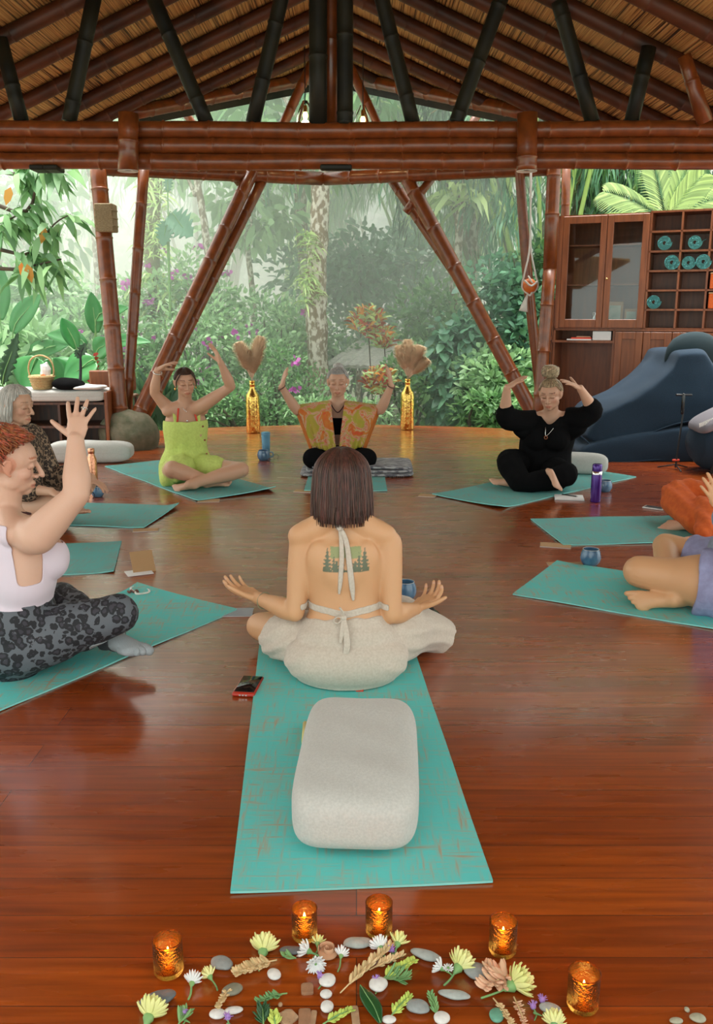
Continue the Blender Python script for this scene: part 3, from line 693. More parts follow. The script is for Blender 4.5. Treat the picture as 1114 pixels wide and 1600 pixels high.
M['leopard_grey'] = leopard('leopard_print_grey', (.115,.125,.145), (.016,.016,.020), (.045,.042,.055), 34)
M['leopard_tan'] = leopard('leopard_print_tan', (.30,.20,.13), (.02,.014,.012), (.09,.05,.03), 55)
def kaftan_mat():
    m, nt, b = nodes('orange_floral_print'); N = nt.nodes; L = nt.links; tc = N.new('ShaderNodeTexCoord')
    nz = N.new('ShaderNodeTexNoise'); nz.inputs['Scale'].default_value = 9; nz.inputs['Detail'].default_value = 3; nz.inputs['Distortion'].default_value = 1.0; L.new(tc.outputs['Object'], nz.inputs[0])
    rp = N.new('ShaderNodeValToRGB'); rp.color_ramp.interpolation = 'EASE'; e = rp.color_ramp.elements; e[0].position = .34; e[0].color = (.36,.31,.03,1); e[1].position = .70; e[1].color = (.60,.085,.02,1)
    for p_, c in ((.43,(.42,.30,.04,1)),(.47,(.55,.33,.20,1)),(.51,(.62,.14,.07,1)),(.55,(.52,.38,.22,1)),(.60,(.55,.17,.02,1))): x = e.new(p_); x.color = c
    L.new(nz.outputs[0], rp.inputs[0]); L.new(rp.outputs[0], b.inputs['Base Color']); b.inputs['Roughness'].default_value = .75; return m
M['kaftan'] = kaftan_mat(); M['kaftan_edge'] = mat('orange_border_cloth', (.55,.155,.012), .8, c2=(.46,.11,.01), vs=20)
SK1 = skin('skin_tan', (.62,.335,.17)); SK2 = skin('skin_fair', (.66,.40,.29)); SK3 = skin('skin_warm', (.58,.33,.22)); SK4 = skin('skin_sunned', (.56,.31,.20))
def hairmat(name, c, c2): return mat(name, c, .38, c2=c2, vs=30, stretch=(4,4,.5), sheen=.1, rand=.32)
# ================================================================ 1. woman seen from behind
HC1 = A(-.052, 3.05, .712); R1 = mat3((-.03,1,-.06), (0,0,1))
root = thingw('person', 'person seen from behind in beige halter and trousers, sitting cross-legged with palms turned up', 'person', (-.04,3.0,0))
b = MB()
pel, wst, ch, nb = A(-.036,2.99,.125), A(-.042,3.0,.268), A(-.046,3.015,.43), A(-.050,3.025,.575)
torso_parts(b, pel, wst, ch, nb, HC1, (1,0,0), (1,0,0), 1.0, 1.0, .9)
b.sweep([A(-.046,2.945,.30), A(-.046,2.93,.40), A(-.048,2.945,.50)], [(.05,.02),(.07,.03),(.06,.025)], ref=(1,0,0), seg=12)
for k in (-1, 1):
    b.ell(A(-.047+k*.080,2.955,.455), (.05,.032,.07)); b.sweep([A(-.05+k*.03,3.0,.60), A(-.05+k*.09,3.0,.555), A(-.05+k*.15,3.01,.525)], [.05,.048,.045], seg=14)
shL, shR = at(474,850,3.02), at(606,850,3.02); elL, elR = at(461,957,2.97), at(613,960,2.97); wrL, wrR = at(402,934,3.13), at(650,951,3.12)
arm_parts(b, A(-.09,3.03,.53), shL, elL, wrL, .97); arm_parts(b, A(0,3.03,.53), shR, elR, wrR, .97)
tL = hand_parts(b, wrL, (-.80,.42,.26), (.18,-.30,1), False, .93, (.30,.28,.26,.30), 1.1, (.62,.42), .3)
tR = hand_parts(b, wrR, (.62,.55,.30), (-.25,-.35,1), True, .93, (.55,.50,.45,.40), 1.5, (.95,.30), .3)
knL, knR = at(406,978,3.27), at(664,978,3.24)
anL, anR = A(.06,3.46,.055), A(-.14,3.38,.05)
leg_parts(b, pel+A(-.085,0,-.02), knL, anL, .98); leg_parts(b, pel+A(.085,0,-.02), knR, anR, .98)
foot_parts(b, anL, A(.21,3.42,.04), (0,.5,.8), .95, 1); foot_parts(b, anR, A(-.29,3.37,.04), (0,.5,.8), .95, -1)
head_parts(b, HC1, R1, .98)
tx0, tx1, tz0, tz1 = at(504,856,2.93)[0], at(577,856,2.93)[0], at(540,891,2.93)[2], at(540,854,2.93)[2]
def tattoo(v, C):
    x = (v[:, 0]-tx0)/(tx1-tx0); z = (v[:, 2]-tz0)/(tz1-tz0); bk = (v[:, 1] < 3.0)
    ins = bk & (x > 0) & (x < 1) & (z > 0) & (z < 1)
    C[ins & (z > .55) & (x > .17) & (x < .83), :3] = (.46,.92,.78)
    ink = np.zeros(len(v), bool)
    for cx, w, h in ((.10,.10,.95),(.24,.06,.75),(.90,.10,1.0),(.78,.06,.8),(.35,.04,.4),(.66,.04,.45)):
        ww = w*(1-z/h)*(1+.5*np.sin(z*42+cx*9)); ink |= (np.abs(x-cx) < ww) & (z < h)
    ink |= (z < .10+.04*np.sin(x*20))
    for cx in (.30,.42,.60,.70): ink |= ((x-cx)/.035)**2+((z-.25)/.2)**2 < 1
    C[ins & ink, :3] = (.20,.42,.50)
    # pale pink nail varnish
nl = [t[-1] for t in tL+tR]
def t1(v, C):
    tattoo(v, C)
    for t, nn in ((tL, A(-.18,.30,-1)), (tR, A(.25,.35,-1))):
        for tp in t:
            q = tp[-1]; dd = np.linalg.norm(v-q, axis=1); C[(dd < .011) & (((v-q)@nrm(nn)) > .001), :3] = (1.1,1.2,1.6)
body1 = finish_body(b, root, 'body', SK1, .0038, HC1, R1, .98, nails=[nl[i] for i in range(len(nl))], tint=t1, disp=lambda v, n: np.where((n[:, 1] < -.2) & (v[:, 2] > .27) & (v[:, 2] < .56), 1.0, 0)*np.sin(np.clip((v[:, 2]-.27)/.29, 0, 1)*pi)*(
    -.008*np.exp(-((v[:, 0]+.046)/.016)**2)+.004*np.exp(-((v[:, 0]+.046)/.03)**2)+.006*np.exp(-((np.abs(v[:, 0]+.047)-.055)/.018)**2-((v[:, 2]-.44)/.06)**2)-.003*np.exp(-((np.abs(v[:, 0]+.047)-.05)/.03)**2-((v[:, 2]-.34)/.04)**2)))
# trousers
b = MB()
b.sweep([A(-.036,2.985,.012), A(-.036,2.985,.12), A(-.04,2.99,.18), A(-.042,3.0,.232)], [(.185,.155),(.208,.158),(.175,.135),(.146,.110)], ref=(1,0,0), seg=32, sub=4, cap='flat')
b.ell(A(-.036,2.935,.095), (.222,.138,.112), None, 32, 20); b.ell(A(-.036,2.95,.16), (.175,.115,.09), None, 32, 20)
b.sweep([pel+A(-.08,.0,-.02), pel+A(-.16,.07,-.005), at(456,994,3.09), at(440,992,3.13)], [(.105,.10),(.118,.105),(.115,.095),(.112,.088)], seg=22, sub=4, cap='flat')
b.sweep([pel+A(.08,.0,-.02), pel+A(.18,.10,.0), at(640,985,3.17), at(668,986,3.25), at(686,996,3.285)], [(.105,.10),(.118,.105),(.105,.092),(.097,.082),(.090,.078)], seg=22, sub=4, cap='flat')
b.sweep([at(664,986,3.27), A(.15,3.40,.10), A(-.02,3.40,.08)], [.078,.08,.07], seg=18, sub=4)
def fold1(v):
    x = v[:, 0]+.04; z = v[:, 2]; s_ = np.abs(x)
    return .0035*np.sin((z*1.4+s_*.8)*75+2*np.sin(x*12))*np.clip((s_-.08)*6, 0, 1)*np.clip(z*12, 0, 1)+.0032*np.sin(x*85+z*18)*np.clip((z-.08)*8, 0, 1)*np.clip((.17-s_)*10, 0, 1)
cloth(b, .005, M['beige'], 'trousers', root, .0022, 24, fold=fold1, it=7)
b = MB(); cz = lambda x: .275-.016*math.exp(-((x+.042)/.03)**2)
# halter band and ties
o = shell(body1, lambda v: np.minimum.reduce([.011-np.abs(v[:, 2]-(.281-.012*np.exp(-((v[:, 0]+.042)/.05)**2))), 3.06-v[:, 1], .155-np.abs(v[:, 0]+.042)]), .004, M['beige'], 'halter_band', root, .001, 60, .005)
o = shell(body1, lambda v: np.minimum.reduce([v[:, 1]-3.03-.0*v[:, 2], v[:, 2]-.27, .56-.9*np.abs(v[:, 0]+.048)-v[:, 2], .15-np.abs(v[:, 0]+.045)]), .005, M['beige'], 'halter_front', root, .001, 60, .005)
nk = A(-.058,2.945,.572)
for pts, w in (([nk+A(-.004,-.004,.02), nk, at(533,840,2.94), at(534,870,2.915), at(532,905,2.915), at(530,926,2.918)], .0075), ([nk+A(.006,-.004,.02), nk+A(.004,0,0), at(541,845,2.935), at(546,880,2.913), at(550,915,2.914), at(552,936,2.918)], .009)):
    b2 = MB(); b2.sweep([p-A(0,.012,0) for p in pts], [(.004,.003),(w*.8,.003),(w,.0028),(w*1.1,.0028),(w*1.1,.0028),(w*.5,.002)], ref=(1,0,0), seg=8, sub=5); b2.build('neck_tie', M['beige'], root)
b2 = MB(); b2.sweep([nk+A(-.012,-.012,.014), nk+A(0,-.02,.0), nk+A(.012,-.012,.012)], .009, seg=10, sub=3)
for k in (-1, 1): b2.sweep([A(-.05,2.985,.545)+A(0,-.03,.0), A(-.05+k*.035,2.985,.575), A(-.05+k*.058,3.01,.60), A(-.05+k*.045,3.05,.60)], .006, seg=8, sub=4)
b2.build('neck_knot', M['beige'], root)
kp = A(-.045,2.872,.268)
b2 = MB(); b2.ell(kp, (.012,.010,.011)); b2.sweep([kp, kp+A(-.02,-.006,.006), kp+A(-.034,-.004,-.008), kp+A(-.02,-.004,-.018), kp], [(.006,.003)]*5, ref=(0,1,0), seg=8, sub=5)
b2.sweep([kp, kp+A(.0,-.004,.02), kp+A(-.012,0,.036), kp+A(-.004,.002,.02), kp], [(.005,.003)]*5, ref=(0,1,0), seg=8, sub=4)
b2.sweep([kp, kp+A(.01,-.028,-.04), kp+A(.012,-.048,-.09), kp+A(.002,-.05,-.125)], [(.008,.003),(.010,.003),(.012,.003),(.007,.002)], ref=(1,0,0), seg=8, sub=5)
b2.sweep([kp, kp+A(-.004,-.026,-.04), kp+A(-.010,-.042,-.075)], [(.006,.003),(.009,.003),(.005,.002)], ref=(1,0,0), seg=8, sub=5); b2.build('back_bow', M['beige'], root)
b2 = MB(); b2.sweep(ring(wrL+A(.028,-.02,-.005)*1.0, wrL-elL, .031, .003), .0032, seg=8, sub=1); b2.build('bracelet', mat('olive_bangle', (.25,.22,.13), .5), root)
def ph1(t):
    f = math.sin(t)          # forward +1
    return 1.05 if f > .8 else (1.05+(.8-f)*.9 if f > .25 else 1.52)
hm1 = hairmat('dark_brown_hair', (.12,.045,.027), (.040,.014,.009))
hair(HC1, R1, .98, ph1, lambda t: 0.0 if math.sin(t) > .55 else .195, 1700, .0015, root, 'hair', hm1, 3, rad=(.095,.107,.097), flare=.006, taper=-.5, lift=.008, jit=.013, shellt=.02, sub=10)
# ================================================================ 2. red-haired woman, left foreground
f2 = nrm(A(.86,.5,0)); r2 = A(f2[1], -f2[0], 0); HC2 = at(15,724,3.04); R2 = mat3((.94,.32,-.14), (.05,-.02,1))
root = thingw('person', 'person with short red hair, lavender tank top and leopard leggings, raising one open hand', 'person', at(40,1000,3.0)*A(1,1,0))
b = MB(); pel, wst, ch, nb = at(18,985,3.05), at(24,925,3.06), at(28,862,3.05), at(8,802,3.04)
torso_parts(b, pel, wst, ch, nb, HC2, r2, r2, 1.06, 1.28, 1.45)
sh = at(58,838,2.89); el = at(121,772,2.90); wr = at(118,688,2.96)
arm_parts(b, ch+r2*.05+A(0,0,.08), sh, el, wr, 1.08, 1.12)
t2 = hand_parts(b, wr, (.02,.52,.86), (.05,.86,-.5), True, .97, (.10,.06,.06,.10), 2.1, (.95,.1), .05)
shl = nb-r2*.17-A(0,0,.06); arm_parts(b, ch-r2*.05+A(0,0,.08), shl, shl+A(.02,.08,-.25), shl+A(.2,.05,-.36), 1.0, 1.1)
hand_parts(b, shl+A(.2,.05,-.36), (1,-.2,-.1), (0,0,-1), False, .95)
knR, knL = at(186,958,3.05), at(95,935,3.42)
leg_parts(b, pel+r2*.09-A(0,0,.03), knR, at(90,985,3.30), 1.06, 1.15); leg_parts(b, pel-r2*.09-A(0,0,.03), knL, at(176,992,3.12), 1.04, 1.12)
foot_parts(b, at(90,985,3.30), at(50,985,3.42), (0,.3,.9), 1, 1)
foot_parts(b, at(172,993,3.12), at(212,1002,3.04), (-.3,.3,.9), 1, -1)
head_parts(b, HC2, R2, 1.0, 1.0, .002)
def t2f(v, C):
    d = np.linalg.norm(v-(np.asarray(HC2)+R2@A(.085,-.01,0)), axis=1); C[d < .04, :3] *= (1.0,.78,.72)
body2 = finish_body(b, root, 'body', SK2, .0042, HC2, R2, 1.0, (.75,.5,.4), (.88,.6,.56), nails=[t[-1] for t in t2], tint=t2f)
zw = (at(40,938,3.0))[2]
ax2 = nb-ch
def tank(v):
    q = v-ch; h = v[:, 2]; lat = (v-nb)@r2; fw = (v-nb)@f2
    top = np.where(np.abs(lat) > .075, ch[2]+.035-1.2*(np.abs(lat)-.13), ch[2]+.18)
    neck = np.where(fw > .0, nb[2]-.055-.3*fw, nb[2]-.010) 
    armd = np.linalg.norm(np.cross(v-sh, nrm(el-sh)), axis=1)
    side = .105+.30*np.clip(nb[2]-.06-h, 0, .2)+5*np.clip(ch[2]-.075-h, 0, 1)
    return np.minimum.reduce([h-(zw-.004), neck-h, side+2.2*np.clip(np.abs((v-ch)@f2-.01)-.035, 0, .1)-np.abs(lat), .35-np.abs(lat), .24-np.linalg.norm((v-wst)[:, :2], axis=1)])
shell(body2, tank, .006, M['lavender'], 'tank_top', root, .0015, 40, .004)
shell(body2, lambda v: np.minimum((zw+.006)-v[:, 2]+.02*0, np.minimum(v@A(0,0,0)+1, np.maximum(np.linalg.norm(v-at(180,994,3.11), axis=1)-.075, -1))), .005, M['leopard_grey'], 'leggings', root, .0035, 45, .003)
fa, ft = at(172,993,3.12), at(212,1002,3.04); fd = nrm(ft-fa)
shell(body2, lambda v: np.minimum.reduce([(v-fa)@fd+.03, .13-np.linalg.norm(v-ft, axis=1)*.8, .075-np.abs(v[:, 2]-.05)]), .009, M['sock'], 'sock', root, .001, 60, .003)
shell(body2, lambda v: np.minimum.reduce([(v-fa)@fd+.035, .035-(v-fa)@fd, .12-np.linalg.norm(v-fa, axis=1)]), .0115, M['sock2'], 'sock_heel', root, .001, 60, .003)
b2 = MB(); b2.sweep([nb+A(0,0,.035)-f2*.05+r2*.0, nb+r2*.05+A(0,0,.022)-f2*.02, nb+r2*.055+A(0,0,.012)+f2*.03, nb+f2*.085-A(0,0,.012), nb-r2*.05+f2*.03, nb-f2*.05+A(0,0,.03)], .0045, seg=8, sub=6); b2.build('necklace', M['cord'], root)
d2 = nrm(A(.02,.52,.86)); tt = nrm(np.cross(d2, A(.05,.86,-.5)))
b2 = MB(); b2.sweep(ring(t2[2][2], t2[2][3]-t2[2][1], .0098, .002), .0022, seg=6, sub=1); b2.ell(t2[2][2]-A(0,.011,0), (.004,.004,.004)); b2.build('ring', M['silver'], root)
hm2 = hairmat('copper_red_hair', (.42,.11,.03), (.20,.045,.015))
def ph2(t):
    f = math.sin(t); return .92 if f > .5 else (.92+(.5-f)*.85 if f > -.1 else 1.43+(-.1-f)*1.2)
hair(HC2, R2, 1.0, ph2, lambda t: 0.0, 620, .0029, root, 'hair', hm2, 5, rad=(.079,.094,.088), c0=(0,-.020,.028), curl=.012, lift=.022, jit=.016, shellt=.008, freq=19)
# ================================================================ 3. silver-haired woman behind her
f3 = nrm(A(.95,-.25,0)); r3 = A(f3[1], -f3[0], 0); HC3 = at(27,634,5.25); R3 = mat3((.95,-.30,-.10), (0,0,1))
root = thingw('person', 'person with straight silver hair in a leopard print robe, sitting in profile at left', 'person', at(40,815,5.3)*A(1,1,0))
b = MB(); pel, wst, ch, nb = at(22,788,5.3), at(22,750,5.3), at(24,712,5.28), at(24,676,5.27)
torso_parts(b, pel, wst, ch, nb, HC3, r3, r3, 1.0, 1.15, 1.1)
for s_ in (1, -1):
    sh = nb+r3*s_*.17-A(0,0,.045); el = sh+f3*.10+r3*s_*.03-A(0,0,.25); wr = el+f3*.25-A(0,0,.01)
    arm_parts(b, ch+r3*s_*.05+A(0,0,.08), sh, el, wr, 1, 1.05); hand_parts(b, wr, f3-A(0,0,.35), (0,0,-1), s_ > 0, .95, (.3,.3,.3,.3), .8)
leg_parts(b, pel+r3*.09-A(0,0,.02), at(112,782,5.05), at(75,800,5.40), 1, 1.1); leg_parts(b, pel-r3*.09-A(0,0,.02), at(138,752,5.5), at(115,792,5.22), 1, 1.05)
foot_parts(b, at(75,800,5.40), at(50,800,5.5), (0,.2,1), 1, 1); foot_parts(b, at(115,792,5.22), at(130,790,5.10), (0,.2,1), 1, -1)
head_parts(b, HC3, R3, 1.0, 1.0, .005)
body3 = finish_body(b, root, 'body', SK3, .0055, HC3, R3, 1.0, (.6,.55,.5), (.85,.58,.54))
b = MB()
b.sweep([pel-A(0,0,.08), pel, wst, ch, nb-A(0,0,.05), nb-A(0,0,.01)], np.array([[.22,.19],[.235,.19],[.185,.155],[.20,.155],[.17,.12],[.09,.085]]), ref=r3, seg=28, sub=4)
b.sweep([pel, pel+f3*.2+r3*.05, at(95,785,5.15)], [.15,.13,.09], seg=18); b.sweep([pel, pel+f3*.2-r3*.1, at(100,770,5.4)], [.14,.12,.08], seg=18)
for s_ in (1, -1):
    sh = nb+r3*s_*.17-A(0,0,.045); el = sh+f3*.10+r3*s_*.03-A(0,0,.25); b.sweep([nb+r3*s_*.1-A(0,0,.03), sh, sh*.5+el*.5, el, el+f3*.1], [.07,.075,.07,.072,.075], seg=16, sub=3)
cloth(b, .006, M['leopard_tan'], 'robe', root, .004, 24, fold=lambda v: .004*np.sin(v@(f3*40)))
def ph3(t):
    f = math.sin(t); return .95 if f > .75 else (.95+(.75-f)*1.5 if f > .1 else 1.8)
hm3 = hairmat('silver_hair', (.62,.60,.55), (.42,.40,.36))
hair(HC3, R3, 1.0, ph3, lambda t: 0.0 if math.sin(t) > .35 else .12, 500, .0022, root, 'hair', hm3, 7, rad=(.088,.106,.099), flare=.01, shellt=.018)
# ================================================================ 4. lime romper
f4 = nrm(A(.30,-.95,0)); r4 = A(f4[1], -f4[0], 0); HC4 = at(289,597.5,6.62); R4 = mat3((.36,-.93,-.16), (-.06,.0,1))
root = thingw('person', 'person in a lime green romper, arms raised in an arch, sitting cross-legged at left back', 'person', at(300,750,6.7)*A(1,1,0))
b = MB(); pel, wst, ch, nb = at(291,731,6.72), at(291,697,6.74), at(290,664,6.72), at(289,633,6.66)
torso_parts(b, pel, wst, ch, nb, HC4, r4, r4, 1.02, 1.1, 1.0)
shR, shL = at(263,638,6.66), at(317,633,6.60); elR, elL = at(241,614,6.58), at(361,604,6.52); wrR, wrL = at(246,578,6.52), at(345,567,6.44)
arm_parts(b, nb+r4*.06-A(0,0,.04), shR, elR, wrR, 1); arm_parts(b, nb-r4*.06-A(0,0,.04), shL, elL, wrL, 1)
hand_parts(b, wrR, (.85,-.1,.45), (.4,0,-.9), True, .98, (.25,.2,.25,.3), .8, (.5,.6), .2)
hand_parts(b, wrL, (-.38,.1,.9), (-.8,-.4,-.35), False, .98, (.2,.2,.15,.2), .8, (.4,.5), .2)
knR, knL = at(269,733,6.36), at(377,734,6.46); anR, anL = at(330,752,6.42), at(296,757,6.30)
leg_parts(b, pel+r4*.09-A(0,0,.02), knR, anR, 1.02, 1.08); leg_parts(b, pel-r4*.09-A(0,0,.02), knL, anL, 1.02, 1.06)
foot_parts(b, anR, at(368,748,6.52), (0,-.3,1), .98, -1); foot_parts(b, anL+A(0,0,.0), at(268,759,6.34), (0,-.6,.8), .9, 1)
head_parts(b, HC4, R4, .95)
body4 = finish_body(b, root, 'body', SK4, .005, HC4, R4, .95, (.30,.2,.15), (.88,.58,.54))
b = MB()
b.sweep([pel-A(0,0,.09), pel-A(0,0,.02), pel*.5+wst*.5, wst, ch, ch+A(0,0,.05)], np.array([[.205,.165],[.215,.17],[.19,.15],[.165,.135],[.172,.148],[.160,.128]]), ref=r4, seg=30, sub=4)
for k in (-1, 1): b.ell(ch+r4*.07*k+f4*.065-A(0,0,.03), (.065,.06,.065))
b.sweep([pel+r4*.06, pel*.62+knR*.38, pel*.35+knR*.65], [.12,.115,.105], seg=20); b.sweep([pel-r4*.06, pel*.62+knL*.38, pel*.45+knL*.55], [.12,.112,.10], seg=20)
b.sweep([pel+r4*.13+f4*.05, pel+r4*.15+f4*.13-A(0,0,.05)], [.09,.075], seg=16)
tz = ch[2]+.028
cloth(b, .0055, M['lime'], 'romper', root, .003, 26, fold=lambda v: .0035*np.sin(v@(r4*75)+np.sin(v[:, 2]*20))*np.clip((ch[2]-v[:, 2])*6, 0, 1), cut=lambda v: tz+.012-.13*np.maximum(0, -((v-ch)@f4))-v[:, 2]-.25*np.maximum(0, .03-np.abs((v-ch)@r4)))
for k in (-1, 1):
    b2 = MB(); b2.sweep([ch+r4*k*.085+f4*.115+A(0,0,.035), ch+r4*k*.088+f4*.095+A(0,0,.08), nb+r4*k*.085+f4*.035+A(0,0,-.005), nb+r4*k*.085-f4*.04-A(0,0,.0), ch+r4*k*.07-f4*.115+A(0,0,.03)], [(.014,.003)]*5, ref=r4, seg=8, sub=4); b2.build('strap', M['lime'], root)
    b2 = MB(); b2.sweep([ch+r4*k*.075+f4*.118+A(0,0,.035), nb+r4*k*.058+f4*.055-A(0,0,.035), nb+r4*k*.045+f4*.0+A(0,0,.02)], [(.007,.0025)]*3, ref=r4, seg=8, sub=4); tag(b2.build('bikini_strap', M['red'], root), 'red bikini strap')
for i in range(4):
    b2 = MB(); p_ = ch*(1-i/3.2)+pel*(i/3.2)-r4*(.115+.012*i)+f4*(.125+.01*i); b2.ell(p_, (.008,.006,.008)); b2.build('button', M['wood'], root)
b2 = MB(); b2.sweep(ring(wrR+A(0,0,-.02), wrR-elR, .031, .003), .004, seg=8, sub=1); b2.build('bracelet', M['silver'], root)
b2 = MB(); b2.sweep([nb-r4*.05+A(0,0,.01), nb+f4*.065-A(0,0,.02), nb+f4*.085-A(0,0,.045), nb+f4*.065+r4*.02-A(0,0,.02), nb+r4*.05+A(0,0,.01)], .002, seg=6, sub=4); b2.ell(ch+f4*.115+A(0,0,.045), (.007,.004,.007)); b2.build('necklace', M['silver'], root)
def ph4(t):
    f = math.sin(t); return .98 if f > .6 else (.98+(.6-f)*1.4 if f > .05 else 1.95)
hm4 = hairmat('brown_hair', (.085,.040,.022), (.04,.018,.01))
hair(HC4, R4, .95, ph4, lambda t: 0, 350, .002, root, 'hair', hm4, 9, rad=(.082,.101,.091), lift=.002, shellt=.01)
b2 = MB(); b2.ell(HC4+R4@A(0,-.115,.01), (.034,.034,.034))
for k in (-1, 1): b2.sweep([HC4+R4@A(k*.045,.072,.082)*.95, HC4+R4@A(k*.074,.058,.03)*.95, HC4+R4@A(k*.078,.045,-.03)*.95], [.006,.007,.003], seg=8)
b2.build('hair_bun', hm4, root)
for k in (-1, 1): b2 = MB(); b2.ell(HC4+R4@A(k*.083,.004,-.045)*.95, (.006,.006,.011)); b2.build('earring', M['gold'], root)
# ================================================================ 5. patterned kimono, centre back
f5 = A(0,-1,0); r5 = A(-1,0,0); HC5 = at(528,597,7.16); R5 = mat3((-.04,-1,-.12), (0,0,1))
root = thingw('person', 'person with grey pulled-back hair in an orange floral kimono, arms curved upward', 'person', at(528,735,7.25)*A(1,1,0))
b = MB(); pel, wst, ch, nb = at(528,718,7.28), at(528,690,7.28), at(528,660,7.25), at(528,631,7.2)
torso_parts(b, pel, wst, ch, nb, HC5, r5, r5, 1.04, 1.25, 1.3)
shR, shL = at(497,640,7.2), at(559,639,7.2); elR, elL = at(464,642,7.1), at(595,641,7.1); wrR, wrL = at(440,605,7.02), at(611,603,7.02)
arm_parts(b, nb+r5*.06-A(0,0,.04), shR, elR, wrR, 1.02, 1.08); arm_parts(b, nb-r5*.06-A(0,0,.04), shL, elL, wrL, 1.02, 1.08)
hand_parts(b, wrR, (.25,-.15,.9), (.85,.3,-.2), True, .98, (.15,.12,.12,.15), .7, (.5,.3), .2)
hand_parts(b, wrL, (-.12,-.15,.95), (-.9,.2,-.1), False, .98, (.25,.2,.2,.2), .7, (.5,.3), .2)
knR, knL = at(489,716,7.02), at(573,716,7.02); anR, anL = at(545,735,6.98), at(510,735,6.90)
leg_parts(b, pel+r5*.09-A(0,0,.02), knR, anR, 1.02, 1.1); leg_parts(b, pel-r5*.09-A(0,0,.02), knL, anL, 1.02, 1.1)
foot_parts(b, anR, at(572,738,7.05), (0,-.4,1), .95, -1); foot_parts(b, anL, at(486,738,6.98), (0,-.4,1), .95, 1)
head_parts(b, HC5, R5, 1.02, 1.0, 0, 1.06)
body5 = finish_body(b, root, 'body', SK3, .0055, HC5, R5, 1.02, (.5,.42,.38), (.86,.58,.54))
zt = wst[2]-.01
shell(body5, lambda v: zt-v[:, 2], .022, M['black'], 'trousers', root, .004, 20, .004)
shell(body5, lambda v: np.minimum.reduce([v[:, 2]-(ch[2]-.085), ch[2]+.05-v[:, 2]+.0*v[:, 0], .19-np.abs(v[:, 0]-ch[0])]), .006, M['black'], 'crop_top', root, 0, 20, .004)
# kimono: two front panels, back and sleeves as one draped sheet with real thickness
def kimono(side):
    sgn = -side                                  # x direction on that side
    rows = []; Nu, Nv = 26, 22
    shp = shR if side > 0 else shL
    for i in range(Nu):
        u = i/(Nu-1)                             # neck edge -> sleeve edge
        x_top = nb[0]+sgn*(.055+u*.275); z_top = nb[2]+.028-.030*u; y_top = nb[1]+(elR[1]-nb[1])*u*.8
        row = []
        for j in range(Nv):
            v = j/(Nv-1)
            zb = wst[2]-.055+(.05*u)
            z = z_top+(zb-z_top)*v
            xb = ch[0]+sgn*(.008+.20*u); x = x_top+(xb-x_top)*(v**.95)
            bulge = (.155*(1-u)+.080*u)*min(1, v*6+.02)**.6 + (.045*math.sin(min(1, v*2.2)*pi/2)*(1-u))
            y = y_top-bulge-.012*math.sin(u*30)*v
            row.append((x, y, z))
        rows.append(row)
    return np.array(rows)
for side in (1, -1):
    G = kimono(side); b2 = MB(); b2.grid(G if side < 0 else G[::-1]); o = b2.build('kimono_front', M['kaftan'], root); solid(o, .004, 0)
    edge = G[-1]; b2 = MB(); K = []
    for i in range(6):
        u = i/5; K.append([(p[0]+(G[-1][0][0]-G[-4][0][0])*.0-side*.030*u*(1-j/30)+0, p[1]+.10*u*(1-.3*j/21), p[2]-.055*u*(.3+j/21)) for j, p in enumerate(edge)])
    K = np.array(K); b2.grid(K if side < 0 else K[::-1]); o = b2.build('sleeve_border', M['kaftan_edge'], root); solid(o, .004, 0)
    b2 = MB(); Bk = G.copy(); Bk[:, :, 1] = 2*G[:, :1, 1]-G[:, :, 1]+.03; b2.grid(Bk[::-1] if side < 0 else Bk); o = b2.build('kimono_back', M['kaftan'], root); solid(o, .004, 0)
b2 = MB()
b2.ell(wst+f5*.175-A(0,0,.05), (.022,.018,.022)); b2.sweep([wst+f5*.175-A(0,0,.05), wst+f5*.20+A(.012,0,-.10), wst+f5*.21+A(.01,0,-.15)], [(.012,.006),(.022,.006),(.016,.004)], ref=(1,0,0), seg=8)
b2.sweep([wst+f5*.175-A(0,0,.05), wst+f5*.20+A(-.02,0,-.09)], [(.012,.006),(.018,.004)], ref=(1,0,0), seg=8); b2.build('waist_knot', M['kaftan'], root)
for wr_, el_ in ((wrR, elR), (wrL, elL)):
    b2 = MB(); b2.sweep(ring(wr_, wr_-el_, .031, .003), .0055, seg=8, sub=1); b2.build('bracelet', M['bead'], root)
b2 = MB(); b2.sweep([nb+A(-.06,0,.02), nb+A(-.045,-.065,-.015), nb+A(0,-.10,-.06), nb+A(.045,-.065,-.015), nb+A(.06,0,.02)], .004, seg=8, sub=4); b2.build('necklace', M['cord'], root)
hm5 = hairmat('grey_hair', (.52,.50,.47), (.30,.29,.28))
hair(HC5, R5, 1.02, lambda t: .98 if math.sin(t) > .6 else (.98+(.6-math.sin(t))*1.3 if math.sin(t) > .05 else 1.9), lambda t: 0, 350, .002, root, 'hair', hm5, 11, rad=(.083,.103,.093), lift=.002)
b2 = MB(); b2.ell(HC5+R5@A(0,-.075,.110), (.046,.044,.034)); b2.build('hair_bun', hm5, root)
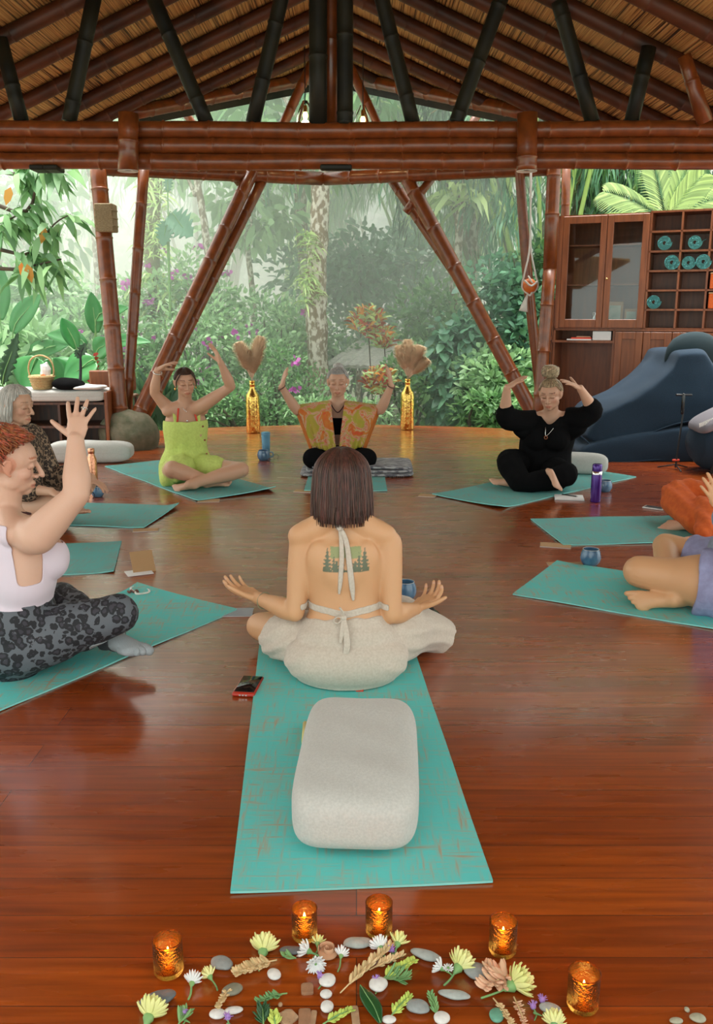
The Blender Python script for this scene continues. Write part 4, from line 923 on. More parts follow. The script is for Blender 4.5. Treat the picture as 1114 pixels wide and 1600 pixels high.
# ================================================================ 6. woman in black with braided bun
f6 = nrm(A(-.28,-.96,0)); r6 = A(f6[1], -f6[0], 0); HC6 = at(860,616,6.58); R6 = mat3((-.42,-.90,-.25), (-.02,.05,1))
root = thingw('person', 'person in loose black clothes with a blonde braided top bun, hands raised beside the head', 'person', at(850,755,6.65)*A(1,1,0))
b = MB(); pel, wst, ch, nb = at(850,737,6.70), at(852,705,6.72), at(856,676,6.70), at(861,649,6.64)
torso_parts(b, pel, wst, ch, nb, HC6, r6, r6, 1.08, 1.35, 1.3)
shR, shL = at(829,656,6.66), at(893,653,6.60); elR, elL = at(789,648,6.50), at(927,641,6.50); wrR, wrL = at(792,606,6.40), at(907,607,6.42)
arm_parts(b, nb+r6*.06-A(0,0,.04), shR, elR, wrR, 1.04, 1.12); arm_parts(b, nb-r6*.06-A(0,0,.04), shL, elL, wrL, 1.04, 1.12)
hand_parts(b, wrR, (.80,-.1,.55), (.5,.2,-.8), True, .98, (.12,.12,.12,.15), .7, (.4,.4), .2)
hand_parts(b, wrL, (-.88,-.1,.42), (-.45,.2,-.85), False, .98, (.12,.10,.12,.15), .8, (1.0,-.3), .1)
knR, knL = at(797,722,6.62), at(884,742,6.30); anR, anL = at(795,748,6.34), at(862,742,6.24)
leg_parts(b, pel+r6*.09-A(0,0,.02), knR, at(815,752,6.3), 1.02, 1.1); leg_parts(b, pel-r6*.09-A(0,0,.02), knL, at(805,752,6.42), 1.02, 1.1)
foot_parts(b, at(862,738,6.17), at(874,757,6.10), (.5,-.7,.3), .8, -1)
foot_parts(b, at(800,752,6.42), at(771,746,6.48), (0,-.2,1), 1.0, 1)
head_parts(b, HC6, R6, 1.0, .95, 0, 1.08)
body6 = finish_body(b, root, 'body', SK3, .0055, HC6, R6, 1.0, (.3,.2,.15), (.88,.56,.54))
b = MB()
b.sweep([pel-A(0,0,.09), pel, wst, ch, nb-A(0,0,.055), nb-A(0,0,.012)], np.array([[.20,.18],[.225,.185],[.20,.165],[.205,.165],[.17,.12],[.085,.075]]), ref=r6, seg=30, sub=4)
for k in (-1, 1): b.ell(ch+r6*.075*k+f6*.11-A(0,0,.03), (.10,.10,.10))
for sh_, el_, wr_, k in ((shR, elR, wrR, 1), (shL, elL, wrL, -1)):
    b.sweep([nb+r6*k*.06-A(0,0,.05), sh_, sh_*.5+el_*.5-A(0,0,.03), el_-A(0,0,.012), el_+(wr_-el_)*.18], np.array([[.07,.07],[.085,.08],[.085,.085],[.075,.075],[.062,.062]]), seg=20, sub=4)
    b.sweep([ch+r6*k*.1, sh_*.6+el_*.4-A(0,0,.09)], [.09,.06], seg=16)
cut6 = lambda v: np.maximum(.0+(nb[2]-.0)-v[:, 2]-np.where((v-nb)@f6 > 0, np.maximum(0, .075-1.05*np.abs((v-nb)@r6)), .0), np.linalg.norm(v-nb, axis=1)-.125)
cloth(b, .006, M['black'], 'loose_top', root, .004, 20, cut=cut6, fold=lambda v: .005*np.sin(v@(r6*34)+v[:, 2]*15))
b = MB(); b.sweep([pel+r6*.09, knR, at(812,752,6.34)], [.12,.105,.085], seg=18, sub=4); b.sweep([pel-r6*.09, pel*.4+knL*.6, knL, at(840,752,6.28), at(812,757,6.34)], [.125,.115,.085,.075,.065], seg=18, sub=4)
b.sweep([at(800,750,6.45), at(840,756,6.36), at(872,752,6.4)], [.05,.07,.07], seg=16)
fq = at(866,752,6.2)
cloth(b, .006, M['black'], 'wide_trousers', root, .003, 22)
b2 = MB(); b2.sweep([nb+r6*.055+A(0,0,.0), nb+f6*.11+r6*.03-A(0,0,.08), ch+f6*.185+A(0,0,.0), nb+f6*.11-r6*.03-A(0,0,.08), nb-r6*.055+A(0,0,.0)], .0025, seg=6, sub=5); b2.build('necklace', M['silver'], root)
b2 = MB(); b2.sweep(ring(ch+f6*.192-A(0,0,.012), f6, .011, .002), .0035, seg=6, sub=1); b2.build('pendant', M['wood'], root)
hm6 = hairmat('blonde_braids', (.50,.38,.22), (.16,.10,.055))
hair(HC6, R6, 1.0, lambda t: .98 if math.sin(t) > .6 else (.98+(.6-math.sin(t))*1.3 if math.sin(t) > .05 else 1.9), lambda t: 0, 110, .0042, root, 'hair', hm6, 13, rad=(.084,.103,.093), lift=.002)
b2 = MB(); bc = HC6+R6@A(0,-.035,.165); b2.ell(bc, (.062,.062,.052))
rb = random.Random(4)
for i in range(46):
    a = i/46*2*pi*3.7; q = (i % 23)/22; nn = nrm(A(math.sin(a)*.55, math.cos(a)*.55, 1)); p_ = bc+nn*(q-.5)*.05; r_ = .064*math.sqrt(max(.15, 1-(abs(q-.5)*1.5)**2))
    b2.sweep(ring(p_, nn, r_, .004, 22), .0048, seg=5, sub=1)
b2.build('braided_bun', hm6, root)
# ================================================================ 7. orange trousers, right edge
f7 = nrm(A(-1,-.05,0)); r7 = A(f7[1], -f7[0], 0)
root = thingw('person', 'person in wide orange trousers at the right edge, only knees and feet in view', 'person', A(2.5,5.3,0))
pel = A(2.48,5.30,.13); wst = pel+A(.02,0,.15); ch = pel+A(.02,0,.31); nb = pel+A(.01,0,.455); HC7 = nb+A(-.02,0,.145); R7 = mat3(f7, (0,0,1))
b = MB(); torso_parts(b, pel, wst, ch, nb, HC7, r7, r7, 1.0, 1.1, 1)
for k in (1, -1):
    sh = nb+r7*k*.17-A(0,0,.045); el = sh+f7*-.02+r7*k*.05-A(0,0,.25); wr = el+f7*.12+A(0,0,-.16); arm_parts(b, ch+r7*k*.05+A(0,0,.08), sh, el, wr); hand_parts(b, wr, f7, (0,0,1), k > 0, .95)
knR, knL = at(1058,776,5.42), at(1128,805,4.98)
a1 = gnd(1078,819,.055); k7 = gnd(1108,836,.05); leg_parts(b, pel-r7*.09-A(0,0,.02), knL, a1, 1, 1.05); leg_parts(b, pel+r7*.09-A(0,0,.02), knR, k7, 1, 1.05)
foot_parts(b, a1, gnd(1029,813,.055), (0,-.7,.7), 1, -1); foot_parts(b, k7, gnd(1082,842,.05), (0,-.6,.7), .95, 1)
head_parts(b, HC7, R7)
body7 = finish_body(b, root, 'body', SK3, .0055, HC7, R7, 1.0)
b = MB(); b.sweep([pel-A(0,0,.08), pel, wst], [(.2,.17),(.21,.175),(.16,.13)], ref=r7, seg=24, sub=4)
b.sweep([pel+r7*.1, pel*.5+knR*.5, knR, knR*.35+k7*.65], [.12,.125,.105,.085], seg=20, sub=4)
b.sweep([pel-r7*.1, pel*.5+knL*.5, knL, knL*.7+a1*.3], [.12,.12,.09,.075], seg=20, sub=4); b.sweep([at(1100,792,5.12), gnd(1106,815,.11), gnd(1102,830,.08)], [.07,.075,.06], seg=16)
cloth(b, .006, M['orange_cloth'], 'wide_trousers', root, .004, 22, fold=lambda v: .005*np.sin(v[:, 0]*60+v[:, 2]*50))
shell(body7, lambda v: np.minimum.reduce([v[:, 2]-(wst[2]-.04), nb[2]-.0-v[:, 2], v[:, 0]-pel[0]+.17]), .012, M['black'], 'black_top', root, .003, 25, .004)
hair(HC7, R7, 1.0, lambda t: 1.0 if math.sin(t) > .6 else (1+(.6-math.sin(t))*1.3 if math.sin(t) > .05 else 1.9), lambda t: 0, 150, .002, root, 'hair', hm4, 15, rad=(.084,.103,.093))
# ================================================================ 8. grey-blue shorts, right foreground
f8 = nrm(A(-.86,.50,0)); r8 = A(f8[1], -f8[0], 0)
pel = A(1.79,3.74,.13); root = thingw('person', 'person in grey blue top and periwinkle shorts at right edge, bare legs crossed', 'person', pel*A(1,1,0))
wst = pel+A(.0,0,.15); ch = pel+A(-.01,0,.31); nb = pel+A(.02,0,.455); HC8 = nb+A(-.0,0,.145); R8 = mat3(f8, (0,0,1))
b = MB(); torso_parts(b, pel, wst, ch, nb, HC8, r8, r8, 1.05, 1.2, 1.1)
sh = nb-r8*.18-A(0,0,.05); el = sh+A(.08,-.02,-.12); wr = at(1128,795,3.60); arm_parts(b, ch-r8*.05+A(0,0,.08), sh, wr+A(.10,-.02,-.16), wr); hand_parts(b, wr, (-.45,.1,.9), (-.2,.95,.1), False, .97, (.1,.1,.1,.1), 1.0, (.6,.2))
sh = nb+r8*.18-A(0,0,.05); arm_parts(b, ch+r8*.05+A(0,0,.08), sh, sh+A(.2,.05,-.2), sh+A(.12,.1,0)); hand_parts(b, sh+A(.12,.1,0), (0,.2,1), (-1,0,0), True, .95)
knL, knR = at(999,893,3.80), at(1040,853,4.22); anL, anR = gnd(1095,905,.06), gnd(1052,937,.062)
leg_parts(b, pel-r8*.13-A(0,0,.015), knL, anL, 1.1, 1.2); b.sweep([pel-r8*.15-A(0,0,.01), (pel-r8*.15)*.6+knL*.4, (pel-r8*.12)*.25+knL*.75-A(0,0,.01)], [.14,.128,.085], seg=20, sub=4); leg_parts(b, pel+r8*.09-A(0,0,.02), knR, anR, 1.06, 1.1)
foot_parts(b, anR, gnd(975,936,.062), (0,-.85,.5), 1.08, 1); foot_parts(b, anL, anL+A(.12,.05,-.01), (0,-.2,1), 1.0, 1)
head_parts(b, HC8, R8)
body8 = finish_body(b, root, 'body', SK1, .0045, HC8, R8, 1.0)
hipL = pel-r8*.15-A(0,0,.005); hipR = pel+r8*.09
b = MB(); b.sweep([pel-A(0,0,.085), pel, wst-A(0,0,.02)], [(.25,.20),(.262,.215),(.20,.17)], ref=r8, seg=28, sub=4)
b.sweep([hipL, hipL*.78+knL*.22, hipL*.52+knL*.48], [.15,.158,.146], seg=22, sub=4, cap='flat'); b.sweep([hipR, hipR*.5+knR*.5, hipR*.30+knR*.70], [.12,.115,.098], seg=22, sub=4, cap='flat')
cloth(b, .006, M['periwinkle'], 'shorts', root, .004, 26, fold=lambda v: .005*np.sin(v@(f8*60)+v[:, 2]*25))
b = MB(); b.sweep([pel-A(0,0,.02), wst, ch, nb-A(0,0,.05), nb-A(0,0,.01)], [(.215,.195),(.20,.18),(.20,.17),(.17,.12),(.08,.075)], ref=r8, seg=28, sub=4); b.ell(ch+f8*.09-A(0,0,.03), (.13,.10,.09)); b.ell(wst+f8*.10-A(0,0,.03), (.13,.12,.11))
for k in (-1, 1): b.sweep([nb+r8*k*.08-A(0,0,.05), nb+r8*k*.19-A(0,0,.06), nb+r8*k*.24-A(0,0,.14)], [.07,.078,.075], seg=16)
cloth(b, .006, M['slate'], 'loose_top', root, .004, 22, fold=lambda v: .004*np.sin(v@(f8*45)+v[:, 2]*12))
hair(HC8, R8, 1.0, lambda t: 1.0 if math.sin(t) > .6 else (1+(.6-math.sin(t))*1.3 if math.sin(t) > .05 else 1.9), lambda t: 0, 150, .002, root, 'hair', hm4, 17, rad=(.084,.103,.093))
# ================================================================ mats
def mat_tex(name, c, c2, c3):
    m, nt, b = nodes(name); N = nt.nodes; L = nt.links; tc = N.new('ShaderNodeTexCoord'); outs = []
    for st in ((90, 9, 1), (9, 90, 1)):
        mp = N.new('ShaderNodeMapping'); mp.inputs['Scale'].default_value = st; L.new(tc.outputs['Object'], mp.inputs[0])
        nz = N.new('ShaderNodeTexNoise'); nz.inputs['Scale'].default_value = 1; nz.inputs['Detail'].default_value = 4; L.new(mp.outputs[0], nz.inputs[0]); outs.append(nz.outputs[0])
    mp = N.new('ShaderNodeMapping'); mp.inputs['Scale'].default_value = (5, 5, 5); L.new(tc.outputs['Object'], mp.inputs[0])
    n3 = N.new('ShaderNodeTexNoise'); n3.inputs['Scale'].default_value = 1.2; L.new(mp.outputs[0], n3.inputs[0])
    mx = N.new('ShaderNodeMath'); mx.operation = 'MAXIMUM'; L.new(outs[0], mx.inputs[0]); L.new(outs[1], mx.inputs[1])
    ad = N.new('ShaderNodeMath'); ad.operation = 'MULTIPLY_ADD'; ad.inputs[1].default_value = .45; L.new(n3.outputs[0], ad.inputs[0]); L.new(mx.outputs[0], ad.inputs[2])
    rp = N.new('ShaderNodeValToRGB'); e = rp.color_ramp.elements; e[0].position = .70; e[0].color = (*c, 1); e[1].position = .96; e[1].color = (*c3, 1); x = e.new(.82); x.color = (*c2, 1)
    L.new(ad.outputs[0], rp.inputs[0]); L.new(rp.outputs[0], b.inputs['Base Color']); b.inputs['Roughness'].default_value = .85
    bp = N.new('ShaderNodeBump'); bp.inputs['Strength'].default_value = .4; bp.inputs['Distance'].default_value = .003; L.new(mx.outputs[0], bp.inputs['Height']); L.new(bp.outputs[0], b.inputs['Normal']); return m
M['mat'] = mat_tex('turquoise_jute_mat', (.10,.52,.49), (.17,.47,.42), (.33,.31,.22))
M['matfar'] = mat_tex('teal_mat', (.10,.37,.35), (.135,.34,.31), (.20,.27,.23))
M['matedge'] = mat('mat_edge_rubber', (.22,.62,.58), .7); M['matunder'] = mat('mat_underside', (.03,.07,.07), .8)
def yoga_mat(label, Ac, Bc, side, L_=1.73, m='matfar', curl=.02, seed=0, w=None):
    Ac, Bc = np.asarray(Ac), np.asarray(Bc); e = Bc-Ac; wd = np.linalg.norm(e) if w is None else w; e = nrm(e); d = np.cross(A(0,0,1), e)*side; rg = random.Random(seed)
    top = []; bot = []; nu, nv = 50, 20
    for i in range(nu+1):
        r1 = []; r2_ = []
        for j in range(nv+1):
            p = Ac+e*wd*j/nv+d*L_*i/nu; t = i/nu*L_; q = j/nv
            z = .0035+.002*math.sin(t*9+seed)*(abs(q-.5)*2)**4+curl*max(0, 1-t/.13)**2*(.25+.75*(1-q if seed % 2 else q)**3)
            r1.append(p+A(0,0,z+.0045)); r2_.append(p+A(0,0,max(.0005, z-.0025)))
        top.append(r1); bot.append(r2_)
    c0 = Ac; root = thingw('yoga_mat', label, 'yoga mat', c0, None)
    flip = np.cross(e, d)[2] > 0
    b = MB(); G = np.array(top); b.grid(G if not flip else G[::-1]); b.build('mat_top', M[m], root)
    b = MB(); T, B_ = np.array(top), np.array(bot)
    per = [(i, 0) for i in range(nu+1)]+[(nu, j) for j in range(1, nv+1)]+[(i, nv) for i in range(nu-1, -1, -1)]+[(0, j) for j in range(nv-1, 0, -1)]
    pv = [T[i, j]-A(0,0,.0004) for i, j in per]+[B_[i, j] for i, j in per]; n = len(per)
    b.add(pv, [(k, (k+1) % n, (k+1) % n+n, k+n) for k in range(n)]); b.build('mat_edge', M['matedge'], root)
    b = MB(); b.grid(B_); b.build('mat_underside', M['matunder'], root); return root
g = gnd
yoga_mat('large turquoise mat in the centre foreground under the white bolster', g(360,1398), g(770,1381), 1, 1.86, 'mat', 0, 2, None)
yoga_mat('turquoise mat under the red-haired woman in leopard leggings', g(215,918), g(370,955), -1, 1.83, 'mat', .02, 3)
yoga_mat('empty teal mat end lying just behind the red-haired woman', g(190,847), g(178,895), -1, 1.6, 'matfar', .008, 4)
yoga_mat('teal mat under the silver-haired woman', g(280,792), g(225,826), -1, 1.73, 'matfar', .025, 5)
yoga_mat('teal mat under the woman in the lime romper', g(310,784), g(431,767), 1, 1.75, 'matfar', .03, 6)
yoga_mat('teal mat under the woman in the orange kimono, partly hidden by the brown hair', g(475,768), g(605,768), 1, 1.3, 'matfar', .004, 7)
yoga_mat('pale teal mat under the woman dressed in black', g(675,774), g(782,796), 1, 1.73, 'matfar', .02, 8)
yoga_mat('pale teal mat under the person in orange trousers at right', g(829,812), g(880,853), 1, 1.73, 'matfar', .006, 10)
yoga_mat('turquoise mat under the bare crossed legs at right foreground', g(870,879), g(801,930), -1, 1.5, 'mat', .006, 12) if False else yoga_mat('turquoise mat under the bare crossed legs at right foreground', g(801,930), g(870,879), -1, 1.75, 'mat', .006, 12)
# ================================================================ bolsters
def superell(n, m_, dims, p=4.0, p2=2.6):
    V = []; f = []
    sg = lambda x, e_: math.copysign(abs(x)**e_, x)
    for i in range(m_+1):
        a = -pi/2+pi*i/m_
        for j in range(n):
            t = 2*pi*j/n
            V.append((dims[0]/2*sg(math.cos(a), 2/p2)*sg(math.cos(t), 2/p), dims[1]/2*sg(math.cos(a), 2/p2)*sg(math.sin(t), 2/p), dims[2]/2*sg(math.sin(a), 2/p2)))
    for i in range(m_):
        for j in range(n): k = (j+1) % n; f.append((i*n+j, i*n+k, (i+1)*n+k, (i+1)*n+j))
    return np.array(V), f
def bolster(label, c, dims, rz, m='bolster', wr=.003, p=(7,4.5), name='bolster', cat='bolster', z0=0.0, group=None, extra=True):
    b = MB(); V, f = superell(96, 48, dims, *p); V = V+0
    d = wr*np.sin(V[:, 1]*38+2*np.sin(V[:, 0]*9)+V[:, 2]*10)*np.clip(1.3-abs(V[:, 0])/dims[0]*2, 0.2, 1)+wr*.6*fbm(V, 16, 3); V[:, 2] += d*(V[:, 2] > 0)
    V[:, 2] = np.maximum(V[:, 2], -dims[2]/2+.002); cr, sr = math.cos(rz), math.sin(rz)
    root = thing(name, label, cat, (c[0], c[1], z0), rz, group)
    b.add(V+A(0,0,dims[2]/2), f); b.build('cushion_body', M[m], root)
    if extra:
        b = MB(); 
        per = [p_+A(0,0,dims[2]/2) for p_ in superell(96, 2, (dims[0]*1.0, dims[1]*1.0, .001), *p)[0][96:192]]
        b.sweep(per+[per[0]], .0022, seg=5, sub=1); b.build('seam', M[m], root)
    return root
c0 = g(552,1353); c1 = g(567,1090,.17); cd = c1-c0; rz = -math.atan2(c1[0]-c0[0], c1[1]-c0[1])
bolster('large pale linen bolster lying lengthwise on the foreground mat', (c0+c1)/2*A(1,1,0)+A(0,.012,0), (.322,.625,.185), rz, z0=.008, p=(5.5,3.6), extra=False)
bolster('pale linen bolster on the floor in front of the bench at left', g(142,722), (.74,.21,.19), .05, wr=.004, p=(9,3.4))
bolster('small cream bolster standing behind the woman in black', g(905,741), (.44,.16,.17), -.15, wr=.002, p=(5,3.5), z0=.008)
M['tan_tag'] = mat('reddish_tag', (.45,.18,.12), .7)
for i, (px, y0, y1) in enumerate(((475,1160,1130),(469,1222,1200))):
    b = MB(); b.sweep([g(px,y0,.018), g(px+2,y1,.018)], .008, seg=10, sub=1, cap='flat'); tag(b.build('bamboo_stick', mat('pale_yellow_wood', (.62,.52,.20), .6)), ['yellow wooden stick end showing beside the large bolster, the farther one','yellow wooden stick end showing beside the large bolster, the nearer one'][i], 'stick')
b = MB(); b.box(g(562,1078,.012), (.026,.012,.018)); tag(b.build('red_tag', M['red'], smooth=False), 'tiny red tag between the beige trousers and the bolster', 'tag')
# blanket under woman 5
M['blanket'] = mat('grey_white_weave', (.42,.42,.43), .95, c2=(.10,.10,.12), vs=16, stretch=(1,9,1), bump=.5, bs=60, ramp=(.45,.55))
root = thingw('folded_blanket', 'grey and white patterned blanket folded under the woman in the kimono', 'blanket', g(552,745))
for k in range(3):
    b = MB(); c = g(548+k*4,738,.02); V, f = superell(60, 12, (.92-.05*k,.52-.03*k,.032), 9, 4); V[:, 2] += .006*fbm(V, 14, k+1)+.028*k+.018; b.add(V+c*A(1,1,0)+A(.05,.12,0), f); b.build('fold', M['blanket'], root)
b = MB()
for k in range(46):
    x = -.36+k*.0165; p = g(552,745)*A(1,1,0)+A(.02+x,.0,.02); b.sweep([p+A(0,.01,.004), p+A(0,-.012,.0), p+A(.003*math.sin(k*3),-.028,-.015)], .003, seg=5, sub=2)
b.build('fringe', M['linen'], root)
# ================================================================ small things on the floor
M['kraft'] = mat('kraft_card', (.42,.25,.12), .85); M['whitepaper'] = mat('white_paper', (.75,.74,.72), .8); M['bluecer'] = mat('blue_glazed_ceramic', (.045,.11,.22), .22, c2=(.10,.22,.34), vs=14, coat=.6); M['bluecer2'] = mat('dark_rim_glaze', (.02,.04,.08), .3)
M['blackgloss'] = mat('black_glass', (.006,.006,.007), .08); M['redcase'] = mat('red_phone_case', (.42,.03,.015), .35); M['copper'] = mat('hammered_copper', (.78,.36,.22), .28, 1, bump=.5, bs=60); M['purple'] = mat('purple_metal', (.06,.012,.20), .25, .4, coat=.3)
M['bluesteel'] = mat('matte_blue_steel', (.10,.27,.40), .5); M['dark'] = mat('dark_plastic', (.012,.012,.014), .5)
def card(label, p, rz, dims=(.15,.105,.006), m='kraft', cat='card', parts=None):
    t = thing('folded_card', label, cat, (p[0], p[1], 0), rz); b = MB(); b.box((0,0,.002), (dims[0],dims[1],.002)); b.build('inner_sheet', M['whitepaper'], t, smooth=False)
    b = MB(); b.box((0,0,.0045), (dims[0],dims[1],.002)); b.sweep([(-dims[0]/2,dims[1]/2,.003),(dims[0]/2,dims[1]/2,.003)], .003, seg=6, sub=1); b.build('cover', M[m], t, smooth=False); return t
card('kraft card lying at the corner of the silver-haired woman\'s mat', g(228,829), .15, (.15,.07,.006)); card('kraft card tucked under the corner of the lime woman\'s mat', g(326,783), .1, (.15,.09,.006))
card('kraft card by the near left corner of the kimono woman\'s mat', g(474,768), -.2, (.13,.08,.006)); card('kraft card at the left corner of the mat of the woman in black', g(668,775), -.3, (.12,.08,.006))
card('kraft card under the near corner of the mat with orange trousers', g(868,853), -.25, (.17,.09,.006)); card('kraft card at the far corner of the right foreground mat', g(884,884), 0, (.18,.10,.006)); card('grey green booklet beside the mat of the red-haired woman, near the left hand', g(370,958), .05, (.14,.10,.008), 'sock', 'booklet')
p = g(222,893); t = thing('tent_card', 'kraft greeting card standing open like a tent on the floor at left', 'card', p, .45)
b = MB(); Rm = np.array(Matrix.Rotation(math.radians(50), 3, 'X')); b.box(A(.01,.02,.045), (.115,.125,.002), Rm); b.build('front_panel', M['kraft'], t, smooth=False)
b = MB(); b.box(A(-.02,-.02,.003), (.13,.10,.002)); b.build('inside_sheet', M['whitepaper'], t, smooth=False)
# phones
p = g(388,1075); t = thing('phone', 'smartphone in a red case lying beside the central mat', 'phone', p*A(1,1,0), -.12)
b = MB(); b.box((0,0,.007), (.080,.155,.013), bev=.004); b.build('case', M['redcase'], t); b = MB(); b.box((0,.004,.0142), (.070,.135,.0015), bev=.0007); b.build('screen', M['blackgloss'], t)
b = MB()
for k in (-1, 0, 1): b.box((k*.011,-.0775,.008), (.007,.003,.005))
b.build('port', M['silver'], t, smooth=False)
p = g(1022,795); t = thing('phone', 'white phone beside the orange trousers', 'phone', p*A(1,1,0), .9); b = MB(); b.box((0,0,.006), (.07,.14,.01), bev=.003); b.build('case', M['whitepaper'], t); b = MB(); b.box((0,0,.0115), (.06,.12,.001)); b.build('screen', M['dark'], t, smooth=False)
# cups
def cup(label, p, r, h, rz=0, handle=False, saucer=False):
    t = thing('ceramic_cup', label, 'cup', p, rz); n = 16
    b = MB(); b.lathe([(r*.62,0),(r*.72,.003),(r*.98,h*.28),(r*1.05,h*.5),(r*.95,h*.8),(r*.80,h*.985),(r*.80,h),(r*.74,h),(r*.74,h*.95),(r*.9,h*.6),(r*.8,h*.2),(.0,h*.16)], n=32); b.build('cup_body', M['bluecer'], t)
    b = MB(); b.lathe([(r*.78,h*1.0),(r*.80,h*1.012),(r*.82,h*1.0),(r*.80,h*.985)], n=32); b.build('rim', M['linen'] if not handle else M['bluecer2'], t)
    b = MB(); b.lathe([(0,h*.7),(r*.8,h*.72),(r*.8,h*.70),(0,h*.69)], n=24); b.build('tea', M['dark'], t)
    if handle: b = MB(); b.sweep([(r*.85,0,h*.8),(r*1.45,0,h*.78),(r*1.5,0,h*.4),(r*.95,0,h*.3)], .006, seg=8, sub=4); b.build('handle', M['bluecer'], t)
    return t
cup('round blue glazed cup with a pale rim on the floor at right, between two mats', g(922,883), .052, .088)
cup('blue cup half hidden behind the central woman at her right elbow', g(634,936), .048, .085)
cup('blue cup standing below the copper bottle at left', g(153,776), .045, .075); cup('dark blue mug with handle in front of the light blue tumbler', g(412,719), .055, .09, 0, True)
cup('blue cup behind the purple flask', g(945,768), .05, .085)
def bottle(label, name, p, prof, parts, rz=0, cat='bottle', n=28):
    t = thing(name, label, cat, p, rz)
    for pn, pr, m in parts: b = MB(); b.lathe(pr, n=n); b.build(pn, M[m], t)
    return t
bottle('hexagonal hammered copper water bottle behind the raised arm', 'copper_bottle', g(146,758), 0, [('body', [(.0,0),(.036,0),(.038,.01),(.038,.20),(.024,.235),(.022,.245)], 'copper'), ('cap', [(.022,.245),(.026,.247),(.026,.278),(.020,.284),(0,.285)], 'copper')], n=10)
bottle('purple metal flask standing on the dark floor at right', 'vacuum_flask', g(930,784), 0, [('body', [(0,0),(.034,0),(.036,.006),(.036,.19),(.033,.20)], 'purple'), ('band', [(.0365,.196),(.0365,.218),(.03,.219)], 'silver'), ('lid', [(.033,.218),(.034,.222),(.034,.262),(.028,.268),(0,.268)], 'purple')])
bottle('tall light blue tumbler behind the blue mug', 'tumbler', g(416,712), 0, [('body', [(0,0),(.034,0),(.040,.20),(.038,.20)], 'bluesteel'), ('lid', [(.0405,.195),(.0405,.215),(.030,.22),(0,.22)], 'bluesteel')])
def coaster(label, p, r): t = thing('coaster', label, 'coaster', p); b = MB(); b.lathe([(0,0),(r,0),(r,.006),(0,.007)], n=32); b.build('disc', M['dark'], t); b = MB(); b.lathe([(r-.004,.006),(r,.009),(r+.002,.006)], n=32); b.build('rim', M['dark'], t)
p = g(425,717); b = MB(); [b.sweep(ring(p+A(k*.034,.0,.02), (0,1,.1), .024, .002), .0022, seg=6, sub=1) for k in (-1, 1)]; b.sweep([p+A(-.012,0,.024), p+A(.012,0,.024)], .002, seg=6); t = thingw('eyeglasses', 'dark eyeglasses lying beside the blue mug', 'glasses', p); b.build('frame', M['dark'], t)
b = MB(); [b.sweep([p+A(k*.058,0,.02), p+A(k*.06,.11,.006)], .002, seg=6) for k in (-1, 1)]; b.build('temple', M['dark'], t)
p = g(135,778); b = MB(); [b.sweep(ring(p+A(k*.034,.0,.02), (0,1,.1), .024, .002), .0025, seg=6, sub=1) for k in (-1, 1)]; b.sweep([p+A(-.012,0,.024), p+A(.012,0,.024)], .002, seg=6); t = thingw('eyeglasses', 'dark eyeglasses on the floor beside the blue cup at left', 'glasses', p); b.build('frame', M['dark'], t)
b = MB(); [b.sweep([p+A(k*.058,0,.02), p+A(k*.06,.11,.006)], .002, seg=6) for k in (-1, 1)]; b.build('temple', M['dark'], t)
# notebook
p = g(889,779); t = thing('notebook', 'open white notebook with a black pen, left of the purple flask', 'notebook', p, -.18); b = MB(); b.box((0,0,.008), (.20,.145,.014), bev=.003); b.build('pages', M['whitepaper'], t); b = MB(); b.box((0,0,.0015), (.205,.15,.003)); b.build('back_cover', M['sock'], t, smooth=False)
t = thing('pen', 'black pen lying on the white notebook', 'pen', p+A(.01,.02,.019), -.7); b = MB(); b.sweep([(-.06,0,0),(.05,0,0)], .0045, seg=8, sub=1); b.build('barrel', M['dark'], t); b = MB(); b.sweep([(.05,0,0),(.065,0,0)], [.004,.001], seg=8, sub=1); b.build('tip', M['silver'], t)
# microphone / torch
a, c = g(672,952,.02), g(684,966,.02); t = thingw('black_torch', 'black cylindrical device on the floor beyond the upturned right hand', 'torch', a); b = MB(); b.sweep([a, a*.4+c*.6], .016, seg=14, sub=1); b.build('barrel', M['dark'], t); b = MB(); b.sweep([a*.4+c*.6, c], .021, seg=14, sub=1); b.build('head', M['blackgloss'], t)
# mala beads
t = thingw('bead_string', 'string of white and dark beads on the corner of the left foreground mat', 'beads', g(215,921)); b = MB(); b2 = MB()
for k in range(46):
    a = k/46*2*pi; q = g(219+13*math.cos(a)+3*math.sin(3*a), 922+6*math.sin(a), .013); b.ell(q, (.0055,.0055,.0055), None, 8, 6)
for k in range(14): q = g(200+k*1.2, 924+1.5*math.sin(k), .013); b2.ell(q, (.0058,.0058,.0058), None, 8, 6)
b.build('white_bead_loop', M['pearl'], t); b2.build('dark_bead_strand', M['bead'], t)
